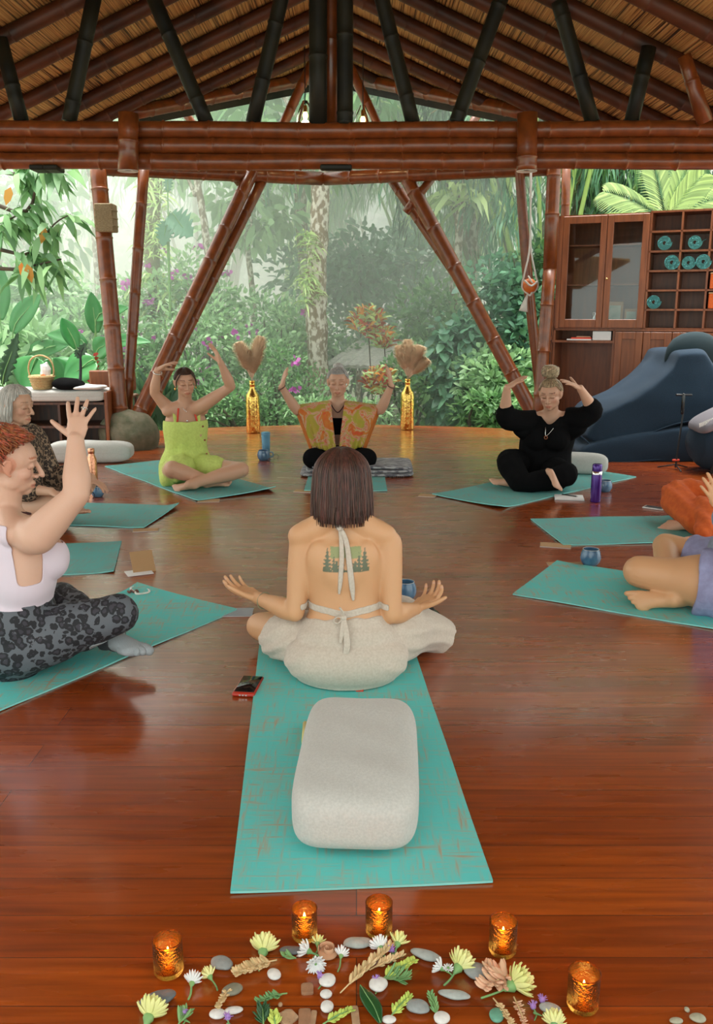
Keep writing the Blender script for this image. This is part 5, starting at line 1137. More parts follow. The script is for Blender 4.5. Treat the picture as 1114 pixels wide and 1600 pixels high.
# gold bottles with pampas
def pampas_vase(label, p, seed, lay):
    t = thing('gold_bottle', label, 'vase', p, 0, 'gold bottle vases')
    b = MB(); b.lathe([(0,0),(.072,0),(.076,.01),(.076,.36),(.070,.41),(.040,.455),(.028,.48),(.027,.545),(.031,.548),(.031,.565),(.024,.565)], n=36); b.build('bottle_body', M['gold'], t)
    b = MB(); b.lathe([(.0285,.50),(.030,.50),(.030,.545),(.0285,.545)], n=24); b.build('neck_foil', M['gold'], t)
    rg = random.Random(seed); nr = np.random.default_rng(seed)
    for i, (dx, dz, w) in enumerate(lay):
        b = MB(); top = A(dx, rg.uniform(-.04,.04), .56+dz); ax = [A(0,0,.54), A(dx*.25,0,.56+dz*.35), top]; ax = CR(ax, 8)
        b.sweep(ax, .0022, seg=5, sub=1); n = 2600; b.sweep(ax[len(ax)//4:], w*.20*np.sin(np.linspace(.35,2.9,len(ax)-len(ax)//4)), seg=10, sub=1)
        tt = nr.uniform(.30, 1.0, n)**.8; idx = tt*(len(ax)-1); i0 = np.clip(idx.astype(int), 0, len(ax)-2); base = ax[i0]+(ax[i0+1]-ax[i0])*(idx-i0)[:, None]
        u = nr.normal(size=(n, 3)); u = nrm(u); tan = nrm(top-A(0,0,.54)); u = nrm(u-tan*(u@tan)[:, None]); L_ = w*np.sin(np.clip((tt-.2)/.85, 0, 1)*pi)**.6*nr.uniform(.5,1,n)
        e1 = base+u*L_[:, None]*.5+tan*(L_*.7)[:, None]; e2 = base+u*L_[:, None]*.8+tan*(L_*1.0)[:, None]-A(0,0,.012); sd = np.cross(u, tan)*.0027
        V = np.stack([base-sd, base+sd, e1+sd*1.3, e1-sd*1.3, e2], 1).reshape(-1, 3); f = []
        for k in range(n): o_ = k*5; f += [(o_, o_+1, o_+2, o_+3), (o_+3, o_+2, o_+4)]
        b.add(V, f); o = b.build('pampas_plume', M['pampas'], None); o.location = p; tag(o, ['left','middle','right','short'][i % 4]+' cream pampas plume in the gold bottle '+('at left' if seed == 1 else 'at right'), 'pampas grass', 'pampas plumes in the gold bottles')
M['pampas'] = mat('pampas_plume', (.80,.66,.48), .9, c2=(.66,.52,.36), vs=12, transl=.3)
pampas_vase('tall gold bottle vase with cream pampas between the lime romper and the kimono', g(396,676), 1, ((-.125,.38,.15),(-.035,.30,.12),(.10,.44,.15),(.03,.24,.11)))
pampas_vase('tall gold bottle vase with cream pampas right of the kimono', g(636,671), 2, ((-.10,.34,.13),(.0,.40,.14),(.13,.33,.15),(.20,.20,.12)))
# ================================================================ candles
M['amber'] = mat('amber_ribbed_glass', (.96,.42,.07), .05, trans=.98, ior=1.12, bump=.35, bs=160)
M['wax'] = mat('pale_wax', (.85,.72,.50), .5, sss=.3); M['flame'] = mat('candle_flame', (1,.7,.3), .5, emit=(1,.55,.16), es=32); M['tin'] = mat('candle_tin', (.5,.45,.4), .35, 1)
for i, (px, py, w, lb) in enumerate(((264,1518,46,'leftmost amber glass tealight holder, near the slate pebble'),(476,1463,40,'amber tealight holder behind the white daisies, left of the mat centre'),(592,1456,42,'amber tealight holder right behind the long light grey pebble'),(785,1486,43,'amber tealight holder right of centre, above the pink dried sprig'),(910,1572,49,'amber tealight holder nearest the camera at right'))):
    p = g(px, py); r = w/2*(1833/(py-485))/FPX; h = r*2.5; t = thing('tealight_holder', lb, 'candle', p, 0, 'amber tealight holders')
    b = MB(); b.lathe([(0,.001),(r*.92,.001),(r,.006),(r,h),(r*.95,h*1.005),(r*.93,h),(r*.93,.012),(0,.010)], n=40); b.build('amber_glass', M['amber'], t)
    b = MB(); b.lathe([(r*.98,h*.97),(r*1.02,h*.985),(r*1.02,h*1.01),(r*.96,h*1.02),(r*.93,h*.99)], n=36); b.build('glass_rim', M['amber'], t)
    b = MB(); b.lathe([(0,.012),(r*.88,.012),(r*.88,.030),(r*.80,.031),(0,.027)], n=28); b.build('wax', M['wax'], t)
    b = MB(); b.sweep([(0,0,.027),(0,0,.037)], .001, seg=5, sub=1); b.build('wick', M['dark'], t)
    b = MB(); b.sweep([(0,0,.034),(0,0,.039),(0,0,.048),(0,0,.058)], [.0018,.0042,.003,.0005], seg=10, sub=3); b.build('flame', M['flame'], t)
    l = bpy.data.lights.new('flame_light', 'POINT'); l.energy = 1.6; l.color = (1,.50,.16); l.shadow_soft_size = .006; lo = bpy.data.objects.new('flame_light', l); COL.objects.link(lo); lo.location = tuple(p+A(0,0,.05))
# ================================================================ mandala of pebbles and flowers
col_ = {'slate':(.13,.15,.16),'grey':(.28,.30,.29),'olive':(.22,.21,.15),'white':(.70,.68,.64),'light':(.38,.41,.38),'green':(.12,.32,.22),'brown':(.33,.17,.09),'tan':(.45,.28,.16),'gravel':(.36,.34,.24)}
for k, c in col_.items(): M['st_'+k] = mat('pebble_'+k, c, .55, c2=tuple(x*.8 for x in c), vs=60, bump=.2, bs=120)
def pxw(px, py, dpx, dz=0): return dpx*(1833/(py-485))/FPX
stones = [(245,1567,60,25,28,'slate','long slate pebble at far left of the mandala'),(347,1510,27,30,60,'grey','angular grey pebble near the leftmost candle'),(363,1551,24,26,110,'olive','olive brown stone beside the dried husk'),(455,1489,38,14,2,'slate','dark oval pebble right of the yellow bloom'),
 (558,1478,46,19,4,'light','pale grey oval pebble in front of the middle candle'),(665,1496,48,17,-22,'light','long pale pebble right of the dried grasses'),(746,1524,42,27,-20,'grey','broad grey pebble between two yellow blooms'),(710,1558,50,15,-12,'light','bar shaped light grey pebble'),
 (653,1578,28,31,70,'grey','round dark grey pebble beside the green sprigs'),(859,1579,34,17,-18,'light','oval grey pebble near the right candle'),(428,1526,20,22,40,'white','white rounded pebble below the yellow bloom'),(512,1536,28,21,35,'white','largest white pebble of the upright column of three'),
 (509,1557,19,15,0,'white','middle white pebble of the upright column'),(511,1577,21,18,0,'white','lowest white pebble of the upright column'),(591,1544,31,22,10,'white','white flat pebble beside the green leaf'),(690,1595,26,20,20,'white','white pebble at the bottom edge, right of centre'),
 (776,1591,24,22,0,'green','green polished gemstone at the bottom edge'),(480,1547,19,17,5,'brown','square brown bark chip'),(449,1592,26,20,40,'tan','tan bark piece at the bottom edge'),(476,1592,19,27,3,'brown','brown wood chip at the bottom edge'),(489,1592,10,24,-5,'tan','narrow pale wood chip at the bottom edge'),
 (555,1588,12,30,5,'tan','thin upright wood chip right of the ferny sprig'),(340,1588,26,16,0,'white','bone white shell piece, left half'),(365,1582,30,12,10,'white','bone white shell piece, right half'),(1090,1594,26,14,-10,'gravel','speckled stone at the lower right corner'),(1056,1598,22,10,0,'gravel','smaller olive stone at the lower right corner'),
 (1073,1580,8,8,0,'gravel','tiny bead near the lower right corner'),(438,1572,7,7,0,'tan','tiny cream bead left of the white column'),(608,1597,22,12,0,'white','white pebble cut by the bottom edge in the centre'),(248,1575,22,8,35,'tan','small bark flake under the slate pebble')]
for i, (px, py, a, w, an, c, lb) in enumerate(stones):
    p = g(px, py); la = pxw(px, py, a); lw = pxw(px, py, w)*1.25; b = MB(); h = min(la, lw)*.34
    V = np.array(MB().ell((0,0,0), (la/2,lw/2,h/2+.002), None, 28, 18).V[0]); rg = random.Random(i)
    off = rg.uniform(0, 50); chip = c in ('brown','tan') and a > 9
    V = V*(1+.16*np.array([mnoise.noise(Vector(v*45)+Vector((off,0,0))) for v in V]))[:, None]
    if chip: V[:, :2] = np.sign(V[:, :2])*np.minimum(np.abs(V[:, :2])*1.35, A(la/2, lw/2)); V[:, 2] = np.clip(V[:, 2], -h*.35, h*.35)
    an = math.radians(an); Rm = np.array(Matrix.Rotation(an, 3, 'Z')); V = V@Rm.T; V[:, 2] -= V[:, 2].min()
    f = MB().ell((0,0,0), (1,1,1), None, 28, 18).Fc; b.add(V, f); o = b.build('wood_chip' if chip else 'pebble', M['st_'+c], loc=tuple(p)); tag(o, lb, 'wood chip' if chip else 'pebble', 'pieces of the floor mandala')
M['petal_y'] = mat('yellow_petal', (.88,.86,.42), .7, c2=(.78,.80,.30), vs=30, transl=.25); M['petal_w'] = mat('white_petal', (.85,.85,.84), .7, transl=.2); M['petal_p'] = mat('purple_floret', (.42,.24,.60), .7, transl=.2)
M['stem'] = mat('green_stem', (.12,.27,.10), .6, c2=(.2,.36,.12), vs=20); M['leafd'] = mat('dark_leaf', (.012,.07,.018), .35); M['goldenrod'] = mat('yellow_green_buds', (.42,.52,.10), .8, rand=.2); M['husk'] = mat('dried_husk', (.66,.50,.27), .9, c2=(.52,.36,.17), vs=40, rand=.15); M['pinkhusk'] = mat('dried_pink_leaf', (.62,.38,.24), .9, rand=.15); M['rosewood'] = mat('curled_bark_rose', (.50,.27,.15), .8)
def petalf(b, base, d, n, L_, w, cup=.3, thick=.0015):
    d = nrm(d); n = nrm(np.asarray(n)-d*np.dot(n, d)); s_ = np.cross(d, n); pts = [base, base+d*L_*.35+n*L_*cup*.15, base+d*L_*.75+n*L_*cup*.4, base+d*L_+n*L_*cup*.75]
    b.sweep(pts, [(w*.25,thick),(w*.5,thick),(w*.48,thick),(w*.16,thick*.6)], ref=s_, seg=6, sub=2)
def bloom(name, lb, px, py, rpx, ang, m, n=22, side=True, stem=1.0, grp='blooms of the floor mandala', center='goldenrod', arc=190, z=.012):
    p = g(px, py, z); r = pxw(px, py, rpx); t = thingw(name, lb, 'flower', p, grp); ax = A(math.cos(ang), math.sin(ang)*1.0, .28) if side else A(.1*math.cos(ang), .1*math.sin(ang), 1); ax = nrm(ax)
    u = nrm(np.cross(ax, A(.1,.2,1) if side else A(1,0,.1))); v = np.cross(ax, u); b = MB(); rg = random.Random(int(px*7+py))
    for lay in range(3 if m == 'petal_y' else 2):
        for k in range(n):
            a = 2*pi*(k+lay*.5)/n; sp_ = (1.15, .8, .45)[lay] if side else (1.5,1.2,.8)[lay]; sp_ *= rg.uniform(.9,1.1); d = ax*math.cos(sp_)+(u*math.cos(a)+v*math.sin(a))*math.sin(sp_); q = p+d*.002
            if (p+d*r)[2] < .003: d = nrm(d+A(0,0,(.004-(p+d*r)[2])/r))
            petalf(b, q, d, ax, r*rg.uniform(.85,1.08), r*.30 if m == 'petal_y' else r*.26, .25)
    b.build('petals', M[m], t)
    b = MB(); b.ell(p, (r*.26,)*3, None, 10, 8); b.sweep([p-ax*r*.05, p-ax*r*.35], [r*.3,r*.12], seg=10, sub=1)
    e = p-ax*r*(.35+stem); e[2] = max(.004, min(e[2], .006)); b.sweep([p-ax*r*.3, (p-ax*r*.3)*.4+e*.6+A(.002,0,0), e], .0022 if r > .02 else .0016, seg=6, sub=3); b.build('stem', M['stem'], t)
    if not side: b = MB(); b.ell(p+ax*.003, (r*.3,r*.3,r*.18), None, 12, 8); b.build('flower_centre', M[center], t)
    return t
R_ = math.radians
for a in ((411,1487,27,R_(85),'petal_y',18,True,.9,'pale yellow bloom fanning upward behind the dried cone'),(232,1590,30,R_(80),'petal_y',18,True,.3,'pale yellow bloom at the lower left corner of the mandala'),(716,1512,27,R_(50),'petal_y',16,True,1.1,'pale yellow bloom tilted right beside the white daisies'),
          (800,1540,33,R_(20),'petal_y',18,True,1.3,'large pale yellow bloom facing right above the pink dried leaves'),(866,1602,22,R_(80),'petal_y',16,True,.2,'yellow bloom at the bottom edge near the right candle'),(328,1526,15,R_(125),'petal_y',9,True,1.4,'small closed yellow bud with a short stem'),
          (496,1474,13,R_(85),'petal_y',5,True,.8,'little yellow green sprout behind the white daisies'),(621,1475,18,R_(70),'petal_y',7,True,1.6,'half open yellow bud above the dried grass'),
          (300,1536,16,R_(88),'petal_w',16,True,1.3,'white daisy seen from the side, left, stem pointing down'),(493,1505,17,R_(-80),'petal_w',18,True,.9,'white daisy facing down in the middle'),(482,1486,17,R_(160),'petal_w',12,True,.9,'white daisy half on its side touching the dark pebble'),
          (533,1493,13,R_(80),'petal_w',12,True,1.8,'small white daisy with a thin stem right of the bark rose'),(594,1481,17,R_(110),'petal_w',16,True,.7,'white daisy between the pebble and the dried grass'),(690,1513,14,R_(150),'petal_w',12,True,.9,'white floret with green eye, left of the yellow bloom')):
    bloom('chrysanthemum' if a[4] == 'petal_y' else 'daisy', a[8], a[0], a[1], a[2], a[3], a[4], a[5], a[6], a[7])
bloom('daisy', 'tiny round white floret facing up with green centre', 700, 1514, 8, 0, 'petal_w', 10, False, .4, center='stem')
for px, py, lb in ((288,1582,'purple thistle buds at lower left'),(356,1589,'lilac bud beside the shell piece'),(500,1525,'lilac petal tuft on the white pebble'),(588,1532,'purple tuft beside the flat white pebble'),(847,1562,'lilac bud pointing right'),(833,1572,'lilac bud with upright green stem'),(868,1600,'magenta thistle at the bottom edge'),(612,1484,'purple floret among the dried grass')):
    p = g(px, py, .010); t = thingw('thistle_bud', lb, 'flower', p, 'purple buds of the mandala'); rg = random.Random(px); b = MB(); b.ell(p, (.006,.006,.007), None, 10, 8)
    for k in range(14): d = nrm(A(rg.gauss(0,1), rg.gauss(0,1), abs(rg.gauss(0,1))+.3)); b.sweep([p, p+d*.011], [.0016,.0006], seg=5, sub=1)
    b.build('floret', M['petal_p'], t); b = MB(); b.sweep([p-A(0,.004,.002), p+A(.004,-.014,-.006), p+A(-.002,-.026,-.007)], .0015, seg=5); b.sweep([p+A(.001,-.01,-.006), p+A(.014,-.02,-.004)], [.003,.0008], seg=5, sub=1); b.build('stem', M['stem'], t)
def sprig(name, lb, pa, pb, m, n, ll, w, spread=.9, stem='stem', cat='sprig', grp='sprigs of the floor mandala', z=.006, sm='stem'):
    a, c = g(*pa, z), g(*pb, z+.004); d = c-a; t = thingw(name, lb, cat, a, grp); rg = random.Random(int(pa[0]*3+pb[1])); b = MB(); b.sweep([a, a*.5+c*.5+A(0,0,.004), c], [.0016,.0014,.0008], seg=6); b.build('stem', M[sm], t); b = MB(); dn = nrm(d); sd = nrm(np.cross(dn, A(0,0,1)))
    for k in range(n):
        u = .18+.82*k/n; s_ = 1 if k % 2 else -1; q = a+d*u; L_ = ll*(1.15-.5*u)*rg.uniform(.8,1.2); dd = nrm(dn*rg.uniform(.5,1)+sd*s_*spread*rg.uniform(.5,1)+A(0,0,rg.uniform(.0,.7))); petalf(b, q, dd, A(0,0,1), L_, w*rg.uniform(.8,1.2), .2, w*.22)
    b.build('leaves', M[m], t)
sprig('dried_cone', 'tan dried seed cone lying under the yellow bloom', (432,1500), (369,1520), 'husk', 90, .020, .009, 1.2, cat='dried flower', sm='husk')
sprig('dried_husk', 'dried cream husk leaning on the olive stone', (362,1540), (340,1575), 'husk', 34, .014, .007, .7, cat='dried flower', sm='husk')
sprig('dried_grass', 'long dried grass stalk running diagonally in the centre', (532,1551), (612,1476), 'husk', 44, .020, .007, .6, cat='dried flower', sm='husk'); sprig('dried_grass', 'shorter dried grass head branching to the right', (578,1515), (630,1492), 'husk', 30, .015, .006, .7, cat='dried flower', sm='husk')
sprig('dried_leaves', 'pinkish dried leaf cluster left of the big yellow bloom', (805,1520), (755,1545), 'pinkhusk', 22, .035, .014, 1.2, cat='dried flower', sm='husk'); sprig('dried_leaves', 'upper pinkish dried leaves touching the grey pebble', (800,1535), (762,1512), 'pinkhusk', 14, .032, .013, 1.0, cat='dried flower', sm='husk')
sprig('dried_grass', 'dried seed sprig running down to the bottom edge', (771,1560), (803,1605), 'husk', 30, .012, .006, .7, cat='dried flower', sm='husk'); sprig('dried_grass', 'pale dried sprig with whitish leaves at the bottom edge', (803,1558), (822,1605), 'pinkhusk', 26, .014, .006, .7, cat='dried flower', sm='husk')
sprig('green_sprig', 'curved green succulent sprig below the white pebble', (448,1552), (403,1565), 'stem', 26, .016, .006, .9); sprig('green_sprig', 'dark green rosemary tuft at the bottom edge', (412,1605), (410,1572), 'leafd', 30, .022, .005, .8)
sprig('goldenrod', 'bushy yellow green goldenrod plume right of the dried grass', (594,1532), (648,1500), 'goldenrod', 90, .014, .007, 1.3); sprig('goldenrod', 'second goldenrod plume below, with long narrow leaves', (596,1530), (636,1528), 'stem', 24, .030, .005, .9)
sprig('green_sprig', 'yellow green sprig leaning right beside the round dark pebble', (609,1590), (640,1556), 'goldenrod', 44, .013, .006, 1.0); sprig('green_sprig', 'thin green sprig standing between the pebbles', (684,1590), (672,1552), 'stem', 24, .013, .005, 1.0)
sprig('green_sprig', 'ferny green sprig at the bottom edge right of the white column', (505,1600), (550,1578), 'goldenrod', 40, .013, .006, 1.0); sprig('green_sprig', 'green rosette at the bottom edge beside the bark', (430,1605), (428,1584), 'goldenrod', 26, .016, .008, 1.0)
sprig('green_sprig', 'green thistle leaves under the purple buds at lower left', (278,1602), (292,1582), 'stem', 22, .024, .005, .9); sprig('green_sprig', 'green lavender leaves under the dark pebble', (462,1497), (445,1495), 'stem', 8, .02, .009, .5)
b = MB(); pts = [g(563,1540,.008), g(573,1556,.012), g(585,1575,.012), g(594,1598,.008)]; b.sweep(pts, [(.002,.001),(.014,.0015),(.015,.0015),(.004,.001)], ref=A(1,.3,.0), seg=10, sub=4); t = thingw('laurel_leaf', 'long dark green leaf lying in the centre of the mandala', 'leaf', pts[0]); b.build('blade', M['leafd'], t); b = MB(); b.sweep([q+A(0,0,.0015) for q in pts], .001, seg=5); b.build('midrib', M['stem'], t)
p = g(512,1485,.012); t = thingw('bark_rose', 'curled tan bark rose touching the white daisies', 'wood curl', p); b = MB(); pts = [p+A(.003*a_/1.0*math.cos(a_*1.3)*.9, .003*a_*math.sin(a_*1.3)*.9, 0) for a_ in np.linspace(.5, 7.2, 44)]; b.sweep(pts, [(.0013,.010)]*44, ref=A(0,0,0)+nrm(A(.01,.02,0)), seg=6, sub=1); b.build('curl', M['rosewood'], t)
b = MB(); b.ell(p-A(0,0,.006), (.021,.021,.006), None, 20, 8); b.build('base', M['rosewood'], t)
# ================================================================ furniture at the sides
# --- tall cabinet wall at right, built in its own frame
P0 = at(869,430,9.15); P1 = at(1114,430,8.55); U = nrm((P1-P0)*A(1,1,0)); Nn = A(U[1], -U[0], 0)            # outward normal toward the room
rzc = math.atan2(U[1], U[0]); O = A(P0[0], P0[1], 0)
def cu(px, py, off=0.0):
    u = (px-CX)/FPX; v = (py-CY)/FPX; d = A(u, cp-v*sp, -sp-v*cp); o = A(0,0,HC); t = np.dot(O+Nn*off-o, Nn)/np.dot(d, Nn); q = o+d*t; return np.dot(q-O, U), q[2]
def cloc(u, z=0, off=0.0): return O+U*u+Nn*off+A(0,0,z)
ztop = cu(1000,332)[1]; zmid = cu(1000,514)[1]; u_d0 = cu(877,430)[0]; u_d1 = cu(945,430)[0]; u_d2 = cu(1010,430)[0]; u_c1 = cu(1060,430)[0]; u_c2 = cu(1105,430)[0]; u_e = u_c2+(u_c2-u_d2)*.9; D_ = .36
def fbx(b, u0, u1, z0, z1, y0, y1, bev=0): b.box(((u0+u1)/2, (y0+y1)/2, (z0+z1)/2), (abs(u1-u0), abs(y1-y0), abs(z1-z0)), bev=bev)   # local: x=u, y=-outward
tb_ = .022
cb = thing('glass_cabinet', 'upper reddish wood cabinet with two glass doors and a brass knob', 'cabinet', cloc(0, 0), rzc)
b = MB(); fbx(b, 0, u_d2, ztop-tb_, ztop, 0, D_); fbx(b, 0, u_d2, zmid, zmid+tb_, 0, D_); fbx(b, 0, tb_, zmid, ztop, 0, D_); fbx(b, u_d2-tb_, u_d2, zmid, ztop, 0, D_); fbx(b, 0, u_d2, zmid, ztop, D_, D_+.012); fbx(b, tb_, u_d2-tb_, zmid+.42, zmid+.435, .05, D_); fbx(b, tb_, u_d2-tb_, zmid+.80, zmid+.815, .05, D_); fbx(b, tb_, u_d0, zmid, ztop, -.018, 0); b.build('body', M['wood'], cb, smooth=False)
M['pane'] = mat('window_glass', (.9,.95,.95), .02, trans=1, ior=1.45)
for (ua, ub) in ((u_d0, u_d1), (u_d1, u_d2)):
    b = MB(); w = .062; fbx(b, ua+.003, ua+w, zmid+.01, ztop-.012, -.022, 0, .003); fbx(b, ub-w, ub-.003, zmid+.01, ztop-.012, -.022, 0, .003); fbx(b, ua+w, ub-w, ztop-.012-w*1.15, ztop-.012, -.022, 0, .003); fbx(b, ua+w, ub-w, zmid+.01, zmid+.01+w*1.3, -.022, 0, .003); d_ = b.build('door', M['wood'], cb, smooth=False)
    b = MB(); fbx(b, ua+w-.004, ub-w+.004, zmid+w*1.3, ztop-w, -.012, -.008); b.build('pane', M['pane'], d_, smooth=False)
b = MB(); b.ell((u_d1+.025,-.035,zmid+.48), (.012,.014,.012)); b.build('knob', M['brass'], d_)
for i, (u_, h_, w_) in enumerate(((u_d1+.10,.24,.16),(u_d1+.26,.17,.13))):
    t = thing('picture_frame', ['larger pale picture frame behind the right glass door','smaller picture frame behind the right glass door'][i], 'picture frame', cloc(u_, zmid+tb_, -.12), rzc+.15); b = MB(); b.box((0,0,h_/2), (w_,.015,h_), bev=.004); b.build('frame', M['kraft'], t, smooth=False); b = MB(); b.box((0,-.009,h_/2), (w_*.7,.003,h_*.7)); b.build('picture', mat('faded_green_print', (.25,.33,.22), .5, c2=(.45,.45,.33), vs=14), t, smooth=False)
t = thing('glass_ornament', 'small clear and silver ornaments behind the left glass door', 'ornament', cloc(u_d1-.1, zmid+tb_, -.12), rzc); b = MB(); b.lathe([(0,0),(.03,0),(.035,.05),(.012,.09),(.03,.13),(0,.15)]); b.build('body', M['silver'], t)
# cubby shelving
cs = thing('cubby_shelf', 'open dark wood cubby shelf holding rolled turquoise mats', 'shelf', cloc(0, 0), rzc); nrow = 6; rh = (ztop-zmid)/nrow
b = MB()
for k in range(nrow+1): fbx(b, u_d2+.001, u_e, zmid+k*rh-(.008 if k else 0), zmid+k*rh+.010, 0, D_)
for u_ in (u_d2+.012, u_c1, u_c2, u_e): fbx(b, u_-.009, u_+.009, zmid, ztop, 0, D_)
fbx(b, u_d2+.001, u_e, zmid, ztop, D_, D_+.012); b.build('carcass', M['wood'], cs, smooth=False)
def rolled(label, u_, z, r, turns=4.2, ln=.34, flap=0, name='rolled_mat', m='matfar'):
    t = thing(name, label, 'rolled mat', cloc(u_, z+r+.012, .03), rzc, 'rolled mats in the cubbies'); b = MB(); pts = []
    for a in np.linspace(0, turns*2*pi, 90): rr = r*.22+(r*.78)*a/(turns*2*pi); pts.append(A(rr*math.cos(a-1.2), 0, rr*math.sin(a-1.2)))
    if flap: pts.append(pts[-1]+A(.035,0,.02))
    V = []; f = []; th = r*.085
    for i, p in enumerate(pts):
        n_ = nrm(p-A(0,0,0)); 
        for yy in (-.03, ln): V += [p-n_*th, p+n_*th]
    for i in range(len(pts)-1): a = i*4; c = a+4; f += [(a, a+1, c+1, c), (a+2, c+2, c+3, a+3), (a+1, a+3, c+3, c+1), (a, c, c+2, a+2)]
    b.add(V, f); b.build('spiral', M[m], t); return t
M['matroll'] = mat('turquoise_foam', (.17,.66,.68), .7)
r_ = rh*.44; cz = lambda row: zmid+rh*(5-row)
for (px, row, s_, fl_, lb) in ((1036,1,.95,0,'rolled turquoise mat in the left cubby of the second row'),(1083,1,.92,1,'rolled turquoise mat with a loose flap in the right cubby of the second row'),(1049,2,1,0,'single rolled turquoise mat in the left cubby of the third row'),(1075,2,.9,0,'left of the two rolled mats side by side in the third row'),(1098,2,1,0,'right of the two rolled mats side by side in the third row'),(1024,4,.95,0,'rolled turquoise mat alone in the fifth row')):
    rolled(lb, cu(px, 430)[0]+(row-2.5)*.004, cz(row), r_*s_*.86, flap=fl_, m='matroll')
# right edge: orange boxes
for k, (row) in enumerate((3,4)):
    t = thing('orange_box', ['upper orange box at the right edge of the shelf','lower orange box at the right edge of the shelf'][k], 'box', cloc(u_c2+.12, cz(row)+.012, -.08), rzc); b = MB(); b.box((0,0,.07), (.18,.2,.14), bev=.006); b.build('box_body', M['orange_cloth'], t, smooth=False); b = MB(); b.box((0,0,.143), (.185,.205,.01), bev=.003); b.build('lid', M['kraft'], t, smooth=False)
# lower part: desk niche + cupboard
ln = thing('base_cabinet', 'lower reddish wood cupboard with panel doors and an open desk niche', 'cabinet', cloc(0, 0), rzc); u_n = cu(956,600)[0]; b = MB()
fbx(b, 0, tb_, 0, zmid-.002, 0, D_); fbx(b, u_n-tb_, u_n, 0, zmid-.002, 0, D_); fbx(b, 0, u_n, zmid-.14, zmid-.118, -.02, D_); fbx(b, 0, u_n, zmid-.02, zmid-.002, 0, D_); fbx(b, 0, u_e, .02, zmid-.002, D_, D_+.012); fbx(b, u_n, u_e, zmid-.022, zmid-.002, 0, D_); fbx(b, u_e-tb_, u_e, 0, zmid-.002, 0, D_); fbx(b, u_n, u_e, 0, .06, .02, D_); b.build('body', M['wood'], ln, smooth=False)
nd = 3
for k in range(nd):
    ua = u_n+(u_c2-u_n)*k/nd; ub = u_n+(u_c2-u_n)*(k+1)/nd; b = MB(); w = .07; z0, z1 = .07, zmid-.03
    fbx(b, ua+.003, ua+w, z0, z1, -.02, 0, .003); fbx(b, ub-w, ub-.003, z0, z1, -.02, 0, .003); fbx(b, ua+w, ub-w, z1-w, z1, -.02, 0, .003); fbx(b, ua+w, ub-w, z0, z0+w, -.02, 0, .003); fbx(b, ua+w-.003, ub-w+.003, z0+w, z1-w, -.008, 0); b.build('door', M['wood'], ln, smooth=False)
fbx_b = MB(); fbx(fbx_b, u_c2, u_e-.02, .07, zmid-.03, -.012, 0); fbx_b.build('side_panel', M['wood'], ln, smooth=False)
t = thing('drawer_tower', 'narrow tower of small wooden drawers at the left side of the cabinet', 'drawers', cloc(-.11, 0), rzc); b = MB(); fbx(b, 0, .105, 0, zmid+.28, 0, .3); b.build('body', M['wood'], t, smooth=False)
for k in range(9):
    b = MB(); z = zmid+.17-k*.13; fbx(b, .012, .093, z, z+.11, -.012, 0, .003); d_ = b.build('drawer', M['wood_dark'], t, smooth=False); b = MB(); b.ell((.052,-.018,z+.055), (.008,.008,.008)); b.build('knob', M['brass'], d_)
t = thing('tissue_box', 'white rectangular box on the desk niche shelf', 'box', cloc(cu(940,525)[0], zmid-.116, -.06), rzc); b = MB(); b.box((0,0,.045), (.18,.12,.09), bev=.005); b.build('box_body', M['whitepaper'], t, smooth=False); b = MB(); b.box((0,0,.091), (.08,.03,.002)); b.build('slot', M['linen'], t, smooth=False)
t = thing('magazines', 'red and white magazines on the desk niche shelf, left of the white box', 'magazine', cloc(cu(904,528)[0], zmid-.116, -.06), rzc+.1); b = MB(); b.box((0,0,.006), (.24,.17,.012)); b.build('white_pages', M['whitepaper'], t, smooth=False); b = MB(); b.box((.02,0,.02), (.2,.15,.014)); b.build('red_cover', M['red'], t, smooth=False); b = MB(); b.box((.04,.01,.034), (.14,.1,.01)); b.build('leaflet', M['pinkhusk'], t, smooth=False)
